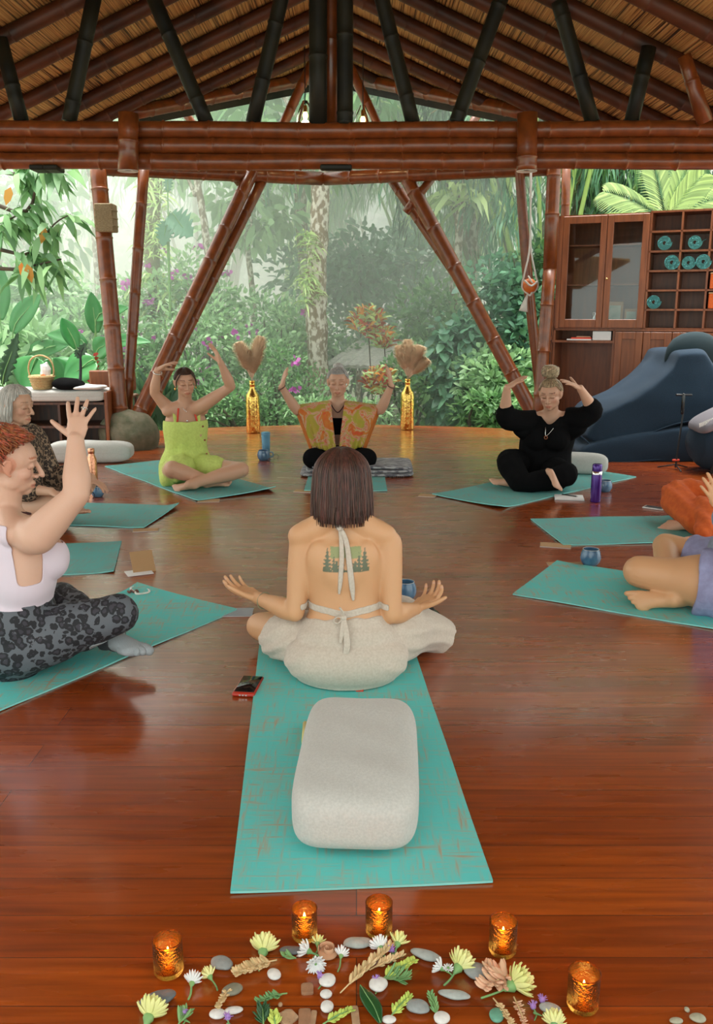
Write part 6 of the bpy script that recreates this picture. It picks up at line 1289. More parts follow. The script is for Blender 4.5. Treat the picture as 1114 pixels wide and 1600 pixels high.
# --- beanbags
M['denim'] = mat('blue_denim', (.011,.029,.052), 1.0, c2=(.008,.021,.038), vs=200, bump=.3, bs=260); M['denim_top'] = mat('dark_teal_fabric', (.010,.024,.030), .95)
def beanbag(name, label, prof, loc, m='denim', seam=None, cat='beanbag', extra=None):
    b = MB()
    for p_ in prof: b.sweep(*p_[0:2], ref=p_[2] if len(p_) > 2 else None, seg=28, sub=5)
    root = thingw(name, label, cat, loc); me = remesh(b, .022); v = smooth(me, 6); n = normals(me); setv(me, v+n*(.012*fbm(v, 9, 4, 3))[:, None]); v = getv(me); v[:, 2] = np.maximum(v[:, 2], .003); setv(me, v); link('bag_body', me, M[m], root)
    if seam is not None: b = MB(); b.sweep(seam, .006, seg=6, sub=5); b.build('seam', M[m], root)
    return root
e_ = A(.1,.99,0)
def wedge(name, label, pts, Y0, dep, loc, seam=None, rel=9, m='denim'):
    fr = np.array([at(px, py, Y0) for px, py in pts]); c = fr.mean(0); fr2 = c+(fr-c)*.96; fr2[:, 1] = Y0-.10; bk = fr.copy(); bk[:, 1] = Y0+dep; mid = fr.copy(); n = len(pts); b = MB(); L_ = [fr2, mid, bk]
    V = np.vstack(L_); f = [tuple(range(n)), tuple(range(2*n, 3*n))[::-1]]
    for k in range(2):
        for i in range(n): j = (i+1) % n; f.append((k*n+i, (k+1)*n+i, (k+1)*n+j, k*n+j))
    b.add(V, f); root = thingw(name, label, 'beanbag', loc); me = remesh(b, .022); relax(me, rel, np.ones(len(me.vertices))); v = getv(me); nn = normals(me); v = v+nn*(.016*fbm(v, 7, 4, 3))[:, None]; v[:, 2] = np.maximum(v[:, 2], .003); setv(me, v); link('bag_body', me, M[m], root)
    if seam: b = MB(); b.sweep([at(px, py, Y0-.10) for px, py in seam], .007, seg=6, sub=4); b.build('seam', M[m], root)
    return root
wedge('beanbag', 'lower blue denim beanbag lying flat under the large lounger', [(896,702),(915,690),(1000,672),(1100,660),(1180,670),(1180,738),(1080,738),(935,738),(900,725)], 7.75, .85, (2.6,8.0,0), seam=[(900,716),(960,722),(1060,716),(1150,708)])
bb = wedge('beanbag', 'huge blue denim lounger beanbag sloping up to the right, stacked on another', [(904,682),(936,641),(988,619),(1022,594),(1046,570),(1056,548),(1100,546),(1135,600),(1160,660),(1060,664),(988,690),(938,703)], 7.8, .8, (2.9,8.0,.3), seam=[(908,682),(936,701),(988,688),(1050,664),(1100,655)])
b = MB(); b.sweep([at(1054,566,7.95), at(1064,548,7.95), at(1085,543,7.95), at(1105,548,7.97), at(1116,566,8.0)], [(.05,.10),(.07,.13),(.075,.14),(.07,.13),(.05,.10)], seg=16); b.sweep([at(1066,560,7.80), at(1072,574,7.74)], [.05,.02], seg=12); b.build('tied_top', M['denim_top'], bb)
beanbag('beanbag', 'dark blue beanbag at the right edge beyond the lounger', [([at(1120,690,7.2)*A(1,1,0)+A(0,0,.25), at(1190,680,7.3)*A(1,1,0)+A(0,0,.28)], [(.25,.25),(.32,.28)], e_)], (3.2,7.25,0))
t = thingw('floor_cushion', 'grey cushion with pale fringe resting on the dark beanbag at right edge', 'cushion', at(1120,655,7.15)); b = MB(); V, f = superell(48, 20, (.44,.40,.14), 6, 2.6); V[:, 2] += V[:, 0]*.5; b.add(V+at(1128,648,7.15), f); b.build('cushion_body', mat('grey_wool', (.16,.15,.17), .95, bump=.3, bs=120), t)
b = MB()
for k in range(26): p = at(1093+k*2.2,662-k*.9,7.0+.0*k); b.sweep([p, p+A(0,-.01,-.025)], .004, seg=5, sub=1)
b.build('fringe', M['linen'], t)
# books right edge, stand, bottle loop
t = thingw('mini_stand', 'thin black telescopic stand with a T shaped head in front of the beanbags', 'stand', g(1055,733)); q = g(1055,733); b = MB(); b.sweep([q+A(0,0,.02), at(1068,640,q[1])], .008, seg=8, sub=1); b.build('pole', M['dark'], t); b = MB(); b.sweep([at(1057,617,q[1]), at(1080,617,q[1])], .009, seg=8, sub=1); b.sweep([at(1068,617,q[1]), at(1066,645,q[1])], .014, seg=10, sub=1); b.build('head_bar', M['blackgloss'], t); b = MB(); b.sweep([at(1052,719,q[1]), at(1060,719,q[1])], .010, seg=8, sub=1); b.build('red_band', M['red'], t)
b = MB(); [b.sweep([q+A(0,0,.04), q+A(.14*math.cos(a), .14*math.sin(a), .006)], .006, seg=6, sub=1) for a in (.5,2.6,4.7)]; b.build('foot', M['dark'], t)
q = g(1118,740); t = thing('black_bottle', 'black bottle with a white carrying loop at the right edge', 'bottle', q); b = MB(); b.lathe([(0,0),(.04,0),(.042,.01),(.042,.17),(.03,.2),(0,.2)]); b.build('body', M['dark'], t); b = MB(); b.sweep([(-.03,0,.20),(-.075,0,.215),(-.085,0,.19),(-.06,0,.17),(-.02,0,.185)], .007, seg=8, sub=4); b.build('loop', M['whitepaper'], t)
# --- bench at left
q0 = A(-3.75, 8.05, 0); t = thing('storage_bench', 'dark wood cubby bench at left under a white seat cushion', 'bench', (-3.3,8.45,0), .03)
xr = at(168,650,8.3)[0]+3.3; b = MB(); W_ = 1.75; zt_ = .46
for z in (0.01, .22, zt_-.02): b.box((xr-W_/2,0,z+.011), (W_,.45,.022))
for k in range(5): b.box((xr-.011-k*(W_-.022)/4,0,zt_/2), (.022,.45,zt_))
b.box((xr-W_/2,.22,zt_/2), (W_,.012,zt_)); b.build('carcass', M['wood_dark'], t, smooth=False); b = MB(); b.box((xr+.004,0,(zt_+.1)/2), (.03,.48,zt_+.1), bev=.004); b.build('end_panel', M['wood'], t, smooth=False)
bc = bolster('white seat cushion lying along the wooden bench at left', A(-3.3+xr-W_/2+.0, 8.45, 0), (W_-.03,.46,.115), .03, p=(30,6), name='seat_cushion', cat='cushion', wr=.001, z0=zt_+.003)
def bench(px, Y=8.35): return at(px, 600, Y)*A(1,1,0)+A(0,0,zt_+.118)
c = bench(66); t = thing('wicker_basket', 'light wicker basket with a tall handle on the bench cushion', 'basket', c); M['wicker'] = mat('pale_wicker', (.58,.42,.20), .8, c2=(.42,.28,.12), vs=60, stretch=(1,1,5), bump=.8, bs=90)
b = MB(); b.lathe([(0,.0),(.082,.0),(.088,.01),(.112,.115),(.118,.125),(.112,.13),(.100,.115),(.078,.014),(0,.012)], n=32); b.build('basket_body', M['wicker'], t); b = MB(); b.sweep([(-.112,0,.115),(-.118,0,.20),(-.085,0,.28),(0,0,.315),(.085,0,.28),(.118,0,.20),(.112,0,.115)], .008, seg=8, sub=4); b.build('handle', M['wicker'], t)
b = MB()
for k in range(5): b.sweep(ring((0,0,.02+k*.024), (0,0,1), .092+k*.0065, .004, 28), .005, seg=6, sub=1)
b.build('woven_band', M['wicker'], t)
t = thing('paper_bag', 'white crumpled paper in the wicker basket', 'paper', c+A(.04,0,.10)); b = MB(); me_ = MB(); b.ell((0,0,.06), (.05,.04,.085), None, 10, 7); o = b.build('paper', M['whitepaper'], t, smooth=False)
for v in o.data.vertices: v.co *= 1+.25*mnoise.noise(v.co*22)
t = thing('orange_fruit', 'small orange fruit in the wicker basket', 'fruit', c+A(.035,-.06,.12)); b = MB(); b.ell((0,0,0), (.026,.026,.024)); b.build('fruit_body', M['orange_cloth'], t); b = MB(); b.ell((0,0,.024), (.004,.004,.003)); b.build('stem', M['stem'], t)
c = bench(108); b = MB(); V, f = superell(36, 16, (.30,.24,.10), 3, 2.4); V[:, 2] += .03*fbm(V, 12, 2)+.04; V[:, 2] = np.maximum(V[:, 2], .0); b.add(V, f); o = b.build('dark_garment', M['black'], loc=tuple(c)); tag(o, 'crumpled black garment on the bench cushion beside the basket', 'clothing')
c = bench(140); b = MB(); V, f = superell(36, 16, (.30,.26,.05), 4, 2.4); V[:, 2] += .012*fbm(V, 16, 3)+.02; V[:, 2] = np.maximum(V[:, 2], .0); b.add(V, f); o = b.build('white_cloth', M['whitepaper'], loc=tuple(c)); tag(o, 'crumpled white cloth on the right end of the bench cushion', 'cloth')
q = g(178,660); t = thingw('wooden_chair', 'reddish wooden chair back showing behind the thick left column', 'chair', at(176,640,9.0)*A(1,1,0)); b = MB(); b.box(at(176,594,9.0), (.47,.03,.20), bev=.012); b.build('backrest', M['wood'], t, smooth=False)
for px in (150,203): p = at(px,600,9.02); b = MB(); b.sweep([p, p*A(1,1,0)+A(0,.0,.01)], .018, seg=10, sub=1); b.build('leg', M['wood_dark'], t)
p = at(176,640,9.25)*A(1,1,0); b = MB(); b.box(p+A(0,0,.42), (.46,.45,.03), bev=.008); b.build('seat', M['wood_dark'], t, smooth=False)
for px in (-.2,.2): b = MB(); b.sweep([p+A(px,.2,.42), p+A(px,.2,.01)], .018, seg=10, sub=1); b.build('leg', M['wood_dark'], t)
# --- roped orange ball on the slim right column
M['rope'] = mat('white_rope', (.62,.60,.55), .9, bump=.5, bs=200); pb = at(827,447,8.82); t = thingw('roped_ball', 'orange ball in white rope loops hanging at the slim right column', 'ornament', pb)
b = MB(); b.ell(pb, (.072,.072,.072), None, 24, 16); b.build('ball', mat('orange_wood', (.55,.13,.02), .45), t)
b = MB(); b.sweep([at(829,262,8.8), at(828,380,8.75), at(820,425,8.74), pb+A(-.075,-.02,-.01), pb+A(0,-.03,-.09)], .009, seg=8, sub=4); b.sweep([at(830,262,8.8), at(829,380,8.75), at(836,425,8.74), pb+A(.078,-.02,-.01), pb+A(0,-.03,-.09)], .009, seg=8, sub=4); b.sweep([pb+A(-.06,-.07,.05), pb+A(0,-.085,0), pb+A(.06,-.07,.04)], .009, seg=8, sub=4)
b.sweep([pb+A(-.02,-.04,.09), pb+A(.0,-.07,.05), pb+A(.03,-.04,.0), pb+A(.01,-.03,-.09)], .008, seg=8, sub=4); b.build('rope', M['rope'], t)
b = MB(); b.sweep([pb+A(-.02,-.03,-.08), pb+A(-.04,-.03,-.15), pb+A(-.055,-.03,-.24)], [.008,.022,.045], seg=12, sub=2, cap='flat'); b.build('tassel', M['rope'], t)
# ================================================================ plants
def leafmat(name, c, rand=.35, tr=.30, rough=.45): return mat(name, c, rough, rand=rand, transl=tr)
M['lf_mid'] = leafmat('leaf_mid_green', (0.176,0.364,0.144)); M['lf_pale'] = leafmat('leaf_pale_green', (0.330,0.543,0.279)); M['lf_blue'] = leafmat('leaf_blue_green', (0.131,0.302,0.188)); M['lf_dark'] = leafmat('leaf_dark_green', (0.058,0.133,0.070)); M['lf_yel'] = leafmat('leaf_yellow_green', (0.497,0.673,0.270)); M['lf_bam'] = leafmat('bamboo_leaf', (0.227,0.371,0.234))
M['lf_orange'] = leafmat('orange_leaf', (.62,.28,.04)); M['lf_red'] = leafmat('croton_red', (.42,.06,.03)); M['fl_mag'] = leafmat('magenta_bract', (.55,.10,.48), .25, .35); M['banana'] = mat('banana_leaf', (.05,.26,.07), .3, c2=(.09,.34,.10), vs=3, transl=.3)
M['bark_pale'] = mat('lichen_bark', (.62,.58,.50), .9, c2=(.20,.14,.075), vs=6, stretch=(3,3,1.8), bump=.5, bs=30, ramp=(.43,.53)); M['bark_dark'] = mat('dark_bark', (.10,.07,.045), .9, c2=(.05,.04,.03), vs=9, bump=.5, bs=30); M['bark_moss'] = mat('mossy_bark', (.24,.19,.11), .95, c2=(.12,.15,.06), vs=10, bump=.8, bs=25)
def leaves(b, P, D, Nv, L_, W_, droop=.25, mi=0):
    n = len(P)
    if n == 0: return
    D = nrm(D); Sd = nrm(np.cross(D, Nv)); Nv = np.cross(Sd, D); L_ = np.broadcast_to(L_, n)[:, None]; W_ = np.broadcast_to(W_, n)[:, None]; dn = A(0,0,-1)
    c1 = P+D*L_*.33+dn*L_*droop*.08; c2 = P+D*L_*.70+dn*L_*droop*.35; c3 = P+D*L_+dn*L_*droop*.8
    V = np.stack([P, c1-Sd*W_*.5+Nv*W_*.08, c1+Sd*W_*.5+Nv*W_*.08, c2-Sd*W_*.42, c2+Sd*W_*.42, c3], 1).reshape(-1, 3)
    o = np.arange(n)*6+b.n; F_ = np.concatenate([np.stack([o, o+2, o+1, o+1], 1), np.stack([o+1, o+2, o+4, o+3], 1), np.stack([o+3, o+4, o+5, o+5], 1)])
    b.V.append(V); b.n += len(V); b.Q = getattr(b, 'Q', []); b.Q.append(F_)
def buildq(b, name, m, parent=None):
    V = np.vstack(b.V); Q = np.vstack(b.Q) if getattr(b, 'Q', None) else np.zeros((0, 4), int); me = bpy.data.meshes.new(name); tri = Q[:, 2] == Q[:, 3]
    loops = [q for q in Q[~tri]]; nq, nt_ = int((~tri).sum()), int(tri.sum()); lv = np.concatenate([Q[~tri].ravel(), Q[tri][:, :3].ravel()]); st = np.concatenate([np.arange(nq)*4, nq*4+np.arange(nt_)*3]); tot = np.concatenate([np.full(nq, 4), np.full(nt_, 3)])
    me.vertices.add(len(V)); me.vertices.foreach_set('co', V.ravel()); me.loops.add(len(lv)); me.loops.foreach_set('vertex_index', lv); me.polygons.add(nq+nt_); me.polygons.foreach_set('loop_start', st); me.polygons.foreach_set('loop_total', tot); me.update(calc_edges=True)
    me.materials.append(M[m]); me.polygons.foreach_set('use_smooth', [True]*len(me.polygons)); o = bpy.data.objects.new(name, me); COL.objects.link(o)
    if parent is not None:
        o.parent = parent
        if parent.name in WP: o.matrix_parent_inverse = Matrix.Translation(-Vector(parent.location))
    return o
def rv(r, n): return nrm(r.normal(size=(n, 3)))
def cloud(r, n, c, R_, nc=12, k=.34):
    """points clustered in an ellipsoid"""
    cc = np.asarray(c)+rv(r, nc)*np.asarray(R_)*(r.uniform(.15, 1, nc)**.5)[:, None]*.8; i = r.integers(0, nc, n); d = rv(r, n); return cc[i]+d*np.asarray(R_)*k*(r.uniform(.1, 1, n)**.4)[:, None], d
def shrub(name, label, cat, c, R_, n, ll, lw, m, seed, droop=.3, group=None, stems=6, nc=16, flowers=0, fm='fl_mag', up=.4, bark='bark_dark', zb=-.5, k=.34):
    r = np.random.default_rng(seed); t = thingw(name, label, cat, (c[0], c[1], zb), group); P, d = cloud(r, n, c, R_, nc, k); b = MB(); D = d*.8+rv(r, n)*.6+A(0,0,up); leaves(b, P, D, rv(r, n)*.7+A(0,0,1), r.uniform(.7,1.3,n)*ll, r.uniform(.7,1.2,n)*lw, droop); buildq(b, 'foliage', m, t)
    b = MB()
    for k_ in range(stems):
        e = np.asarray(c)+rv(r, 1)[0]*np.asarray(R_)*.6; s_ = A(c[0]+r.normal()*.1*R_[0], c[1], zb); b.sweep([s_, s_*.5+e*.5+A(r.normal()*.1,0,.1), e], [.03*R_[0]**.5,.018,.006], seg=6, sub=3)
    b.build('stem', M[bark], t)
    if flowers:
        for i in r.choice(n, flowers): b = MB(); leaves(b, (P[i]+d[i]*ll*.8+A(0,-.06,.03))+rv(r, 9)*.045, rv(r, 9), rv(r, 9), .065, .06, .1); buildq(b, 'flower', fm, t)
    return t
def trunk(b, pts, rad, seed=0, seg=16):
    pts = CR(pts, 8); rad = np.interp(np.linspace(0, 1, len(pts)), np.linspace(0, 1, len(rad)), rad); b.sweep(pts, rad, seg=seg, sub=1, cap='flat'); V = b.V[-1]; b.V[-1] = V+np.array([mnoise.noise_vector(Vector(v*6)) for v in V])*min(rad)*.25
def tree(name, label, pts, rad, crown, n, ll, lw, m, seed, bark='bark_pale', group=None, branches=5, droop=.4, cat='tree', epi=None):
    r = np.random.default_rng(seed); t = thingw(name, label, cat, pts[0], group); b = MB(); trunk(b, pts, rad, seed)
    top = np.asarray(pts[-1]); b.build('trunk', M[bark], t); b = MB()
    for (c, R_) in crown:
        for k in range(branches): e = np.asarray(c)+rv(r, 1)[0]*np.asarray(R_)*.7; b.sweep([top-A(0,0,.5), top*.5+e*.5+A(0,0,.2), e], [rad[-1]*.6, rad[-1]*.35, .01], seg=6, sub=3)
    if crown:
        b.build('branches', M[bark], t); b = MB()
        for (c, R_) in crown: P, d = cloud(r, n, c, R_, 22, .3); leaves(b, P, d+rv(r, n)*.7, rv(r, n)+A(0,0,.8), r.uniform(.7,1.3,n)*ll, lw, droop)
        buildq(b, 'foliage', m, t)
    if epi:
        b = MB()
        for (p, R_, nn, l2) in epi: P = np.asarray(p)+rv(r, nn)*np.asarray(R_); leaves(b, P, rv(r, nn)*A(1,1,.6)+A(0,-.2,.5), rv(r, nn), r.uniform(.6,1.2,nn)*l2, l2*.12, .9)
        buildq(b, 'epiphytes', 'lf_yel', t)
    return t
def bamboo(label, base, lean, h, nculm, n, ll, m, seed, spread=1.0, group='bamboo clumps behind the garden'):
    r = np.random.default_rng(seed); base = np.asarray(base); t = thingw('bamboo_clump', label, 'bamboo', base, group); b = MB(); bl = MB()
    for k in range(nculm):
        a = r.uniform(0, 2*pi); o = A(math.cos(a), math.sin(a)*.6, 0)*spread; d = nrm(A(lean[0], lean[1], 0)+o*.6); hh = h*r.uniform(.75,1.05); s_ = base+o*.3
        pts = CR([s_, s_+d*hh*.06+A(0,0,hh*.4), s_+d*hh*.22+A(0,0,hh*.78), s_+d*hh*.50+A(0,0,hh*.93), s_+d*hh*.75+A(0,0,hh*.80)], 6); b.sweep(pts, np.linspace(.045,.006,len(pts)), seg=7, sub=1)
        nn = n//nculm; i = r.uniform(.22, 1, nn)**.75*(len(pts)-1); i0 = np.clip(i.astype(int), 0, len(pts)-2); q = pts[i0]+(pts[i0+1]-pts[i0])*(i-i0)[:, None]
        ns = max(1, nn//14); sp_ = r.integers(0, nn, ns); so = rv(r, ns)*A(1,1,.35)*r.uniform(.3,1.1,ns)[:, None]*spread*.8-A(0,0,1)*(r.uniform(0,.9,ns)**1.2)[:, None]; j = r.integers(0, ns, nn)
        u = r.uniform(.2, 1, nn)[:, None]; P = q[sp_[j]]+so[j]*u+rv(r, nn)*.10; leaves(bl, P, so[j]*.6+rv(r, nn)*.55-A(0,0,.75), rv(r, nn), r.uniform(.7,1.3,nn)*ll, ll*.13, .5)
    b.build('culms', M['lf_yel'] if seed % 2 else M['bark_moss'], t); buildq(bl, 'foliage', m, t); return t
# --- far wall of trees
k = 0
for (px, Y, hgt, wd, m, lb) in ((-60,34,7.4,5,'lf_mid','tall pale misty tree far left behind the garden'),(60,30,5.7,4,'lf_mid','misty round tree behind the hanging branch at left'),(150,36,7.4,5,'lf_pale','misty tree between the first and second left columns'),(270,32,6.6,4.5,'lf_mid','misty tree behind the mossy trunk'),(370,38,7.0,5,'lf_pale','pale misty tree behind the left slanting braces'),
    (455,33,8.2,4.5,'lf_mid','tall misty tree behind the lichen trunk'),(560,37,8.6,5,'lf_blue','tall dense misty tree at the centre'),(640,30,9.0,4.2,'lf_blue','dark misty tree right of centre'),(730,34,10.0,5,'lf_mid','misty tree behind the pale slender trunks'),(830,30,11.0,5,'lf_blue','tall misty tree behind the bamboo at right'),(950,28,11.0,5,'lf_dark','dark misty tree above the cabinet'),(1080,27,10.0,5,'lf_dark','dark misty tree above the right end of the shelf'),(1200,30,11.0,5,'lf_blue','dark tree beyond the right edge')):
    c = at(px, 485, Y); k += 1
    tree('forest_tree', lb, [A(c[0],Y,-.4), A(c[0]+.3,Y,hgt*.4), A(c[0],Y,hgt*.75)], [.28,.22,.12], [((c[0],Y,hgt*.62),(wd*.55,wd*.5,hgt*.36)),((c[0]+wd*.3,Y-1,hgt*.38),(wd*.5,wd*.4,hgt*.28))], 1000, .48, .22, m, 100+k, 'bark_moss', 'misty trees far behind the garden', 5)
# --- bamboo clumps in the middle distance
for i, (px, Y, h, lean, m, n, lb) in enumerate(((-20,20,7.5,(.5,-.2),'lf_bam',2450,'bamboo clump at the far left behind the bushes'),(110,23,8,(.3,-.1),'lf_bam',2450,'bamboo clump behind the thick left column'),(330,22,8.5,(.5,-.1),'lf_bam',4200,'arching bamboo clump behind the left braces'),(440,19,7.5,(.6,-.3),'lf_bam',4200,'drooping bamboo clump left of the lichen trunk'),(590,21,8.5,(-.6,-.2),'lf_bam',4550,'drooping bamboo clump right of the lichen trunk'),
    (690,18,7.5,(-.3,-.2),'lf_mid',4200,'bamboo clump behind the thick right brace'),(800,14.5,6.5,(-.2,-.3),'lf_mid',5250,'dense drooping bamboo beside the slim right column'),(870,13.5,6.2,(.3,-.1),'lf_blue',5250,'dark drooping bamboo directly above the cabinet'),(1010,14.5,6.5,(.2,-.2),'lf_dark',4550,'very dark bamboo above the cubby shelf'),(1140,14,6,(-.2,-.1),'lf_dark',3150,'very dark bamboo at the right edge'))):
    c = at(px, 485, Y); bamboo(lb, (c[0], Y, -.5), lean, h, 12, n, .30 if Y > 17 else .24, m, 200+i*3, 1.15)
# --- trunks and special trees
tree('mossy_tree', 'mossy trunk with hanging epiphytes between the left columns', [A(at(243,600,13.5)[0],13.5,-.5), at(242,480,13.5), at(237,380,13.5), at(240,300,13.5), at(246,200,13.5)], [.10,.09,.12,.11,.07], [], 0, 0, 0, 'lf_mid', 31, 'bark_moss', epi=[(at(240,320,13.4),(.13,.13,.45),160,.30),(at(240,385,13.4),(.14,.14,.2),90,.28),(at(243,470,13.4),(.35,.2,.35),160,.45)])
tree('slender_tree', 'slender white trunk bending right behind the left slanting braces', [A(at(372,640,14)[0],14,-.5), at(360,560,14), at(332,440,14), at(318,340,14), at(302,250,14)], [.075,.07,.06,.055,.05], [(at(300,180,14.5),(1.5,1,1.0))], 500, .3, .12, 'lf_pale', 32)
tree('slender_tree', 'thin white trunk right of the left slanting braces', [A(at(402,640,15)[0],15,-.5), at(396,480,15), at(388,400,15), at(384,350,15)], [.06,.05,.045,.03], [(at(384,330,15),(1.0,.8,.7))], 400, .28, .12, 'lf_pale', 33)
tree('slender_tree', 'white trunk just left of the large lichen covered trunk', [A(at(500,640,15.5)[0],15.5,-.5), at(478,440,15.5), at(470,330,15.5), at(466,240,15.5)], [.11,.10,.10,.09], [(at(466,150,16),(2,1.3,1.3))], 700, .32, .13, 'lf_mid', 34)
tree('lichen_tree', 'large lichen spotted trunk with bromeliads standing at the centre', [A(at(498,690,13.0)[0],13.0,-.5), at(497,600,13.0), at(494,450,13.0), at(500,330,13.0), at(503,200,13.0)], [.17,.16,.15,.13,.12], [(at(505,120,13.6),(2.2,1.5,1.4))], 900, .32, .13, 'lf_mid', 35, epi=[(at(484,400,12.85),(.08,.06,.32),110,.20),(at(482,455,12.85),(.10,.08,.2),90,.24),(at(478,372,12.8),(.05,.05,.1),24,.22)])
tree('slender_tree', 'pale leaning trunk behind the thick right brace with a bromeliad crown', [A(at(690,660,14)[0],14,-.5), at(700,560,14), at(712,430,14), at(718,340,14), at(725,240,14)], [.09,.08,.075,.07,.06], [], 0, 0, 0, 'lf_mid', 36, epi=[(at(724,310,13.9),(.18,.15,.12),60,.75)])
tree('slender_tree', 'second pale trunk with brown patches beside the leaning one', [A(at(730,660,14.5)[0],14.5,-.5), at(733,520,14.5), at(736,400,14.5), at(738,240,14.5)], [.12,.11,.10,.09], [(at(738,160,15),(1.8,1.2,1.1))], 700, .3, .12, 'lf_mid', 37)
tree('slender_tree', 'pale thin trunk left of the thick left column', [A(at(160,600,16)[0],16,-.5), at(152,450,16), at(143,300,16), at(140,240,16)], [.05,.045,.04,.03], [(at(140,200,16),(1.3,1,.8))], 400, .3, .12, 'lf_pale', 38)
tree('slender_tree', 'grey trunk at the far left edge behind the bushes', [A(at(4,620,17)[0],17,-.5), at(6,500,17), at(2,400,17)], [.14,.12,.1], [(at(0,330,17),(1.8,1.2,1.3))], 800, .32, .13, 'lf_mid', 39)
# big split leaf philodendron
def bigleaf(b, base, d, n, L_, W_, lobes=9, droop=.5, cut=.35):
    d = nrm(d); n = nrm(np.asarray(n, float)-d*np.dot(n, d)); s_ = np.cross(d, n); N_ = 28; Vt = []
    for i in range(N_+1):
        t = i/N_; w = W_*.5*(math.sin(min(1, t*1.15+.06)*pi)**.75)*(1-.25*t)*(1-cut*(.5+.5*math.sin(t*lobes*2*pi))); c = np.asarray(base)+d*L_*t+A(0,0,-1)*droop*L_*t*t*.5
        Vt.append([c-s_*w+n*w*.25, c-s_*w*.5+n*w*.06, c, c+s_*w*.5+n*w*.06, c+s_*w+n*w*.25])
    b.grid(np.array(Vt))
def leafplant(name, label, base, spec, m, stemm='stem', seed=0, cat='plant', group=None, lobes=0, cut=0.0):
    t = thingw(name, label, cat, base, group)
    bs = MB()
    for (p, d, n, L_, W_, dr) in spec:
        b = MB(); bigleaf(b, p, d, n, L_, W_, lobes or 3, dr, cut); o = b.build('leaf', M[m], t); solid(o, .004, 0); p = np.asarray(p); bs.sweep([np.asarray(base), np.asarray(base)*.4+p*.6-A(0,0,.08), p, p+nrm(d)*L_*.5-A(0,0,1)*dr*L_*.125], [.02,.014,.009,.005], seg=6, sub=4)
    bs.build('stalk', M[stemm], t); return t
def P_(px, py, Y): return at(px, py, Y)
bz = lambda px, Y: A(at(px, 500, Y)[0], Y, -.5)
leafplant('banana_plant', 'banana like plant with tall upright blades left of the thick column', bz(140,11), [(P_(150,520,11),(-.05,0,1),(.3,-1,0),.62,.24,.1),(P_(150,500,11),(.75,0,.5),(0,-1,.5),.6,.22,.6),(P_(135,540,11.2),(-.8,0,.5),(0,-1,.5),.7,.26,.7),(P_(165,540,11),(.9,-.1,.3),(0,-1,.8),.75,.22,.6),(P_(130,580,10.9),(-.6,0,.2),(0,-1,.8),.7,.28,.5),(P_(120,545,10.8),(-.3,0,.9),(.3,-1,.2),.6,.22,.5)], 'banana', seed=1)
leafplant('banana_plant', 'banana like plant with broad blades at the far left edge', bz(20,11.5), [(P_(20,520,11.3),(.5,0,.8),(0,-1,.3),.9,.3,.5),(P_(10,560,11.4),(-.5,0,.8),(0,-1,.3),.9,.3,.5),(P_(40,560,11.4),(.8,0,.5),(0,-1,.5),.8,.28,.7),(P_(0,500,11.4),(.1,0,1),(.2,-1,0),.9,.28,.2),(P_(60,600,11.3),(.6,-.1,.6),(0,-1,.5),.8,.28,.7)], 'banana', seed=2)
leafplant('elephant_ear', 'huge ribbed elephant ear leaf behind the wicker basket, leaf pointing left', bz(70,9.9), [(P_(60,560,9.7),(-.4,-.2,-.75),(-.2,-1,.35),.44,.46,.1),(P_(80,560,9.9),(.2,-.1,-.9),(.2,-1,.35),.40,.40,.1)], 'banana', seed=3)
leafplant('elephant_ear', 'huge ribbed elephant ear leaf to the right of the wicker basket', bz(120,9.9), [(P_(150,565,9.7),(-.75,-.2,-.35),(-.2,-1,.5),.46,.42,.15),(P_(150,555,9.9),(.4,-.2,.4),(0,-1,.6),.36,.3,.2)], 'banana', seed=4)
leafplant('dark_fern', 'dark toothed leaf rising at the left edge beside the basket', bz(5,9.6), [(P_(4,600,9.3),(.34,0,.92),(.3,-1,0),.74,.20,.15),(P_(-6,590,9.3),(-.1,0,1),(.3,-1,0),.7,.2,.15)], 'lf_dark', seed=5, lobes=10, cut=.55)
leafplant('monstera', 'deeply cut monstera leaf hanging beside the mossy trunk', bz(262,12.5), [(P_(262,338,12.4),(.55,0,-.35),(0,-1,.5),.48,.55,.3),(P_(262,300,12.5),(.1,0,1),(.3,-1,0),.35,.16,.1),(P_(262,345,12.4),(-.2,0,-.7),(0,-1,.5),.38,.34,.3)], 'lf_blue', seed=6, lobes=8, cut=.5)
leafplant('pot_leaf_plant', 'small toothed dark leaf on a thin black stem above the bench', bench(122), [(P_(126,555,8.4),(.35,0,.75),(0,-1,.2),.16,.12,.1),(P_(126,560,8.4),(-.3,0,.6),(0,-1,.2),.12,.09,.1)], 'lf_dark', 'dark', seed=7, lobes=5, cut=.4)
# heliconia spike
b = MB(); p0, p1 = at(147,604,9.8), at(145,556,9.8); b.sweep([p0-A(0,0,.5), p0, p1], .007, seg=6); t = thingw('heliconia', 'red and yellow heliconia spike left of the thick column', 'flower', bz(147,9.8)); b.sweep([A(p0[0],9.8,-.5), p0], .009, seg=6, sub=1); b.build('stem', M['stem'], t)
b = MB(); b.Q = []; r = np.random.default_rng(5); n = 16; u = np.linspace(0,1,n)[:, None]; leaves(b, p0*(1-u)+p1*u, np.stack([np.where(np.arange(n) % 2, 1., -1.), np.zeros(n)-.3, np.full(n,.5)], 1), np.tile(A(0,-1,.2), (n,1)), .085, .04, .1); buildq(b, 'bracts', 'lf_red', t)
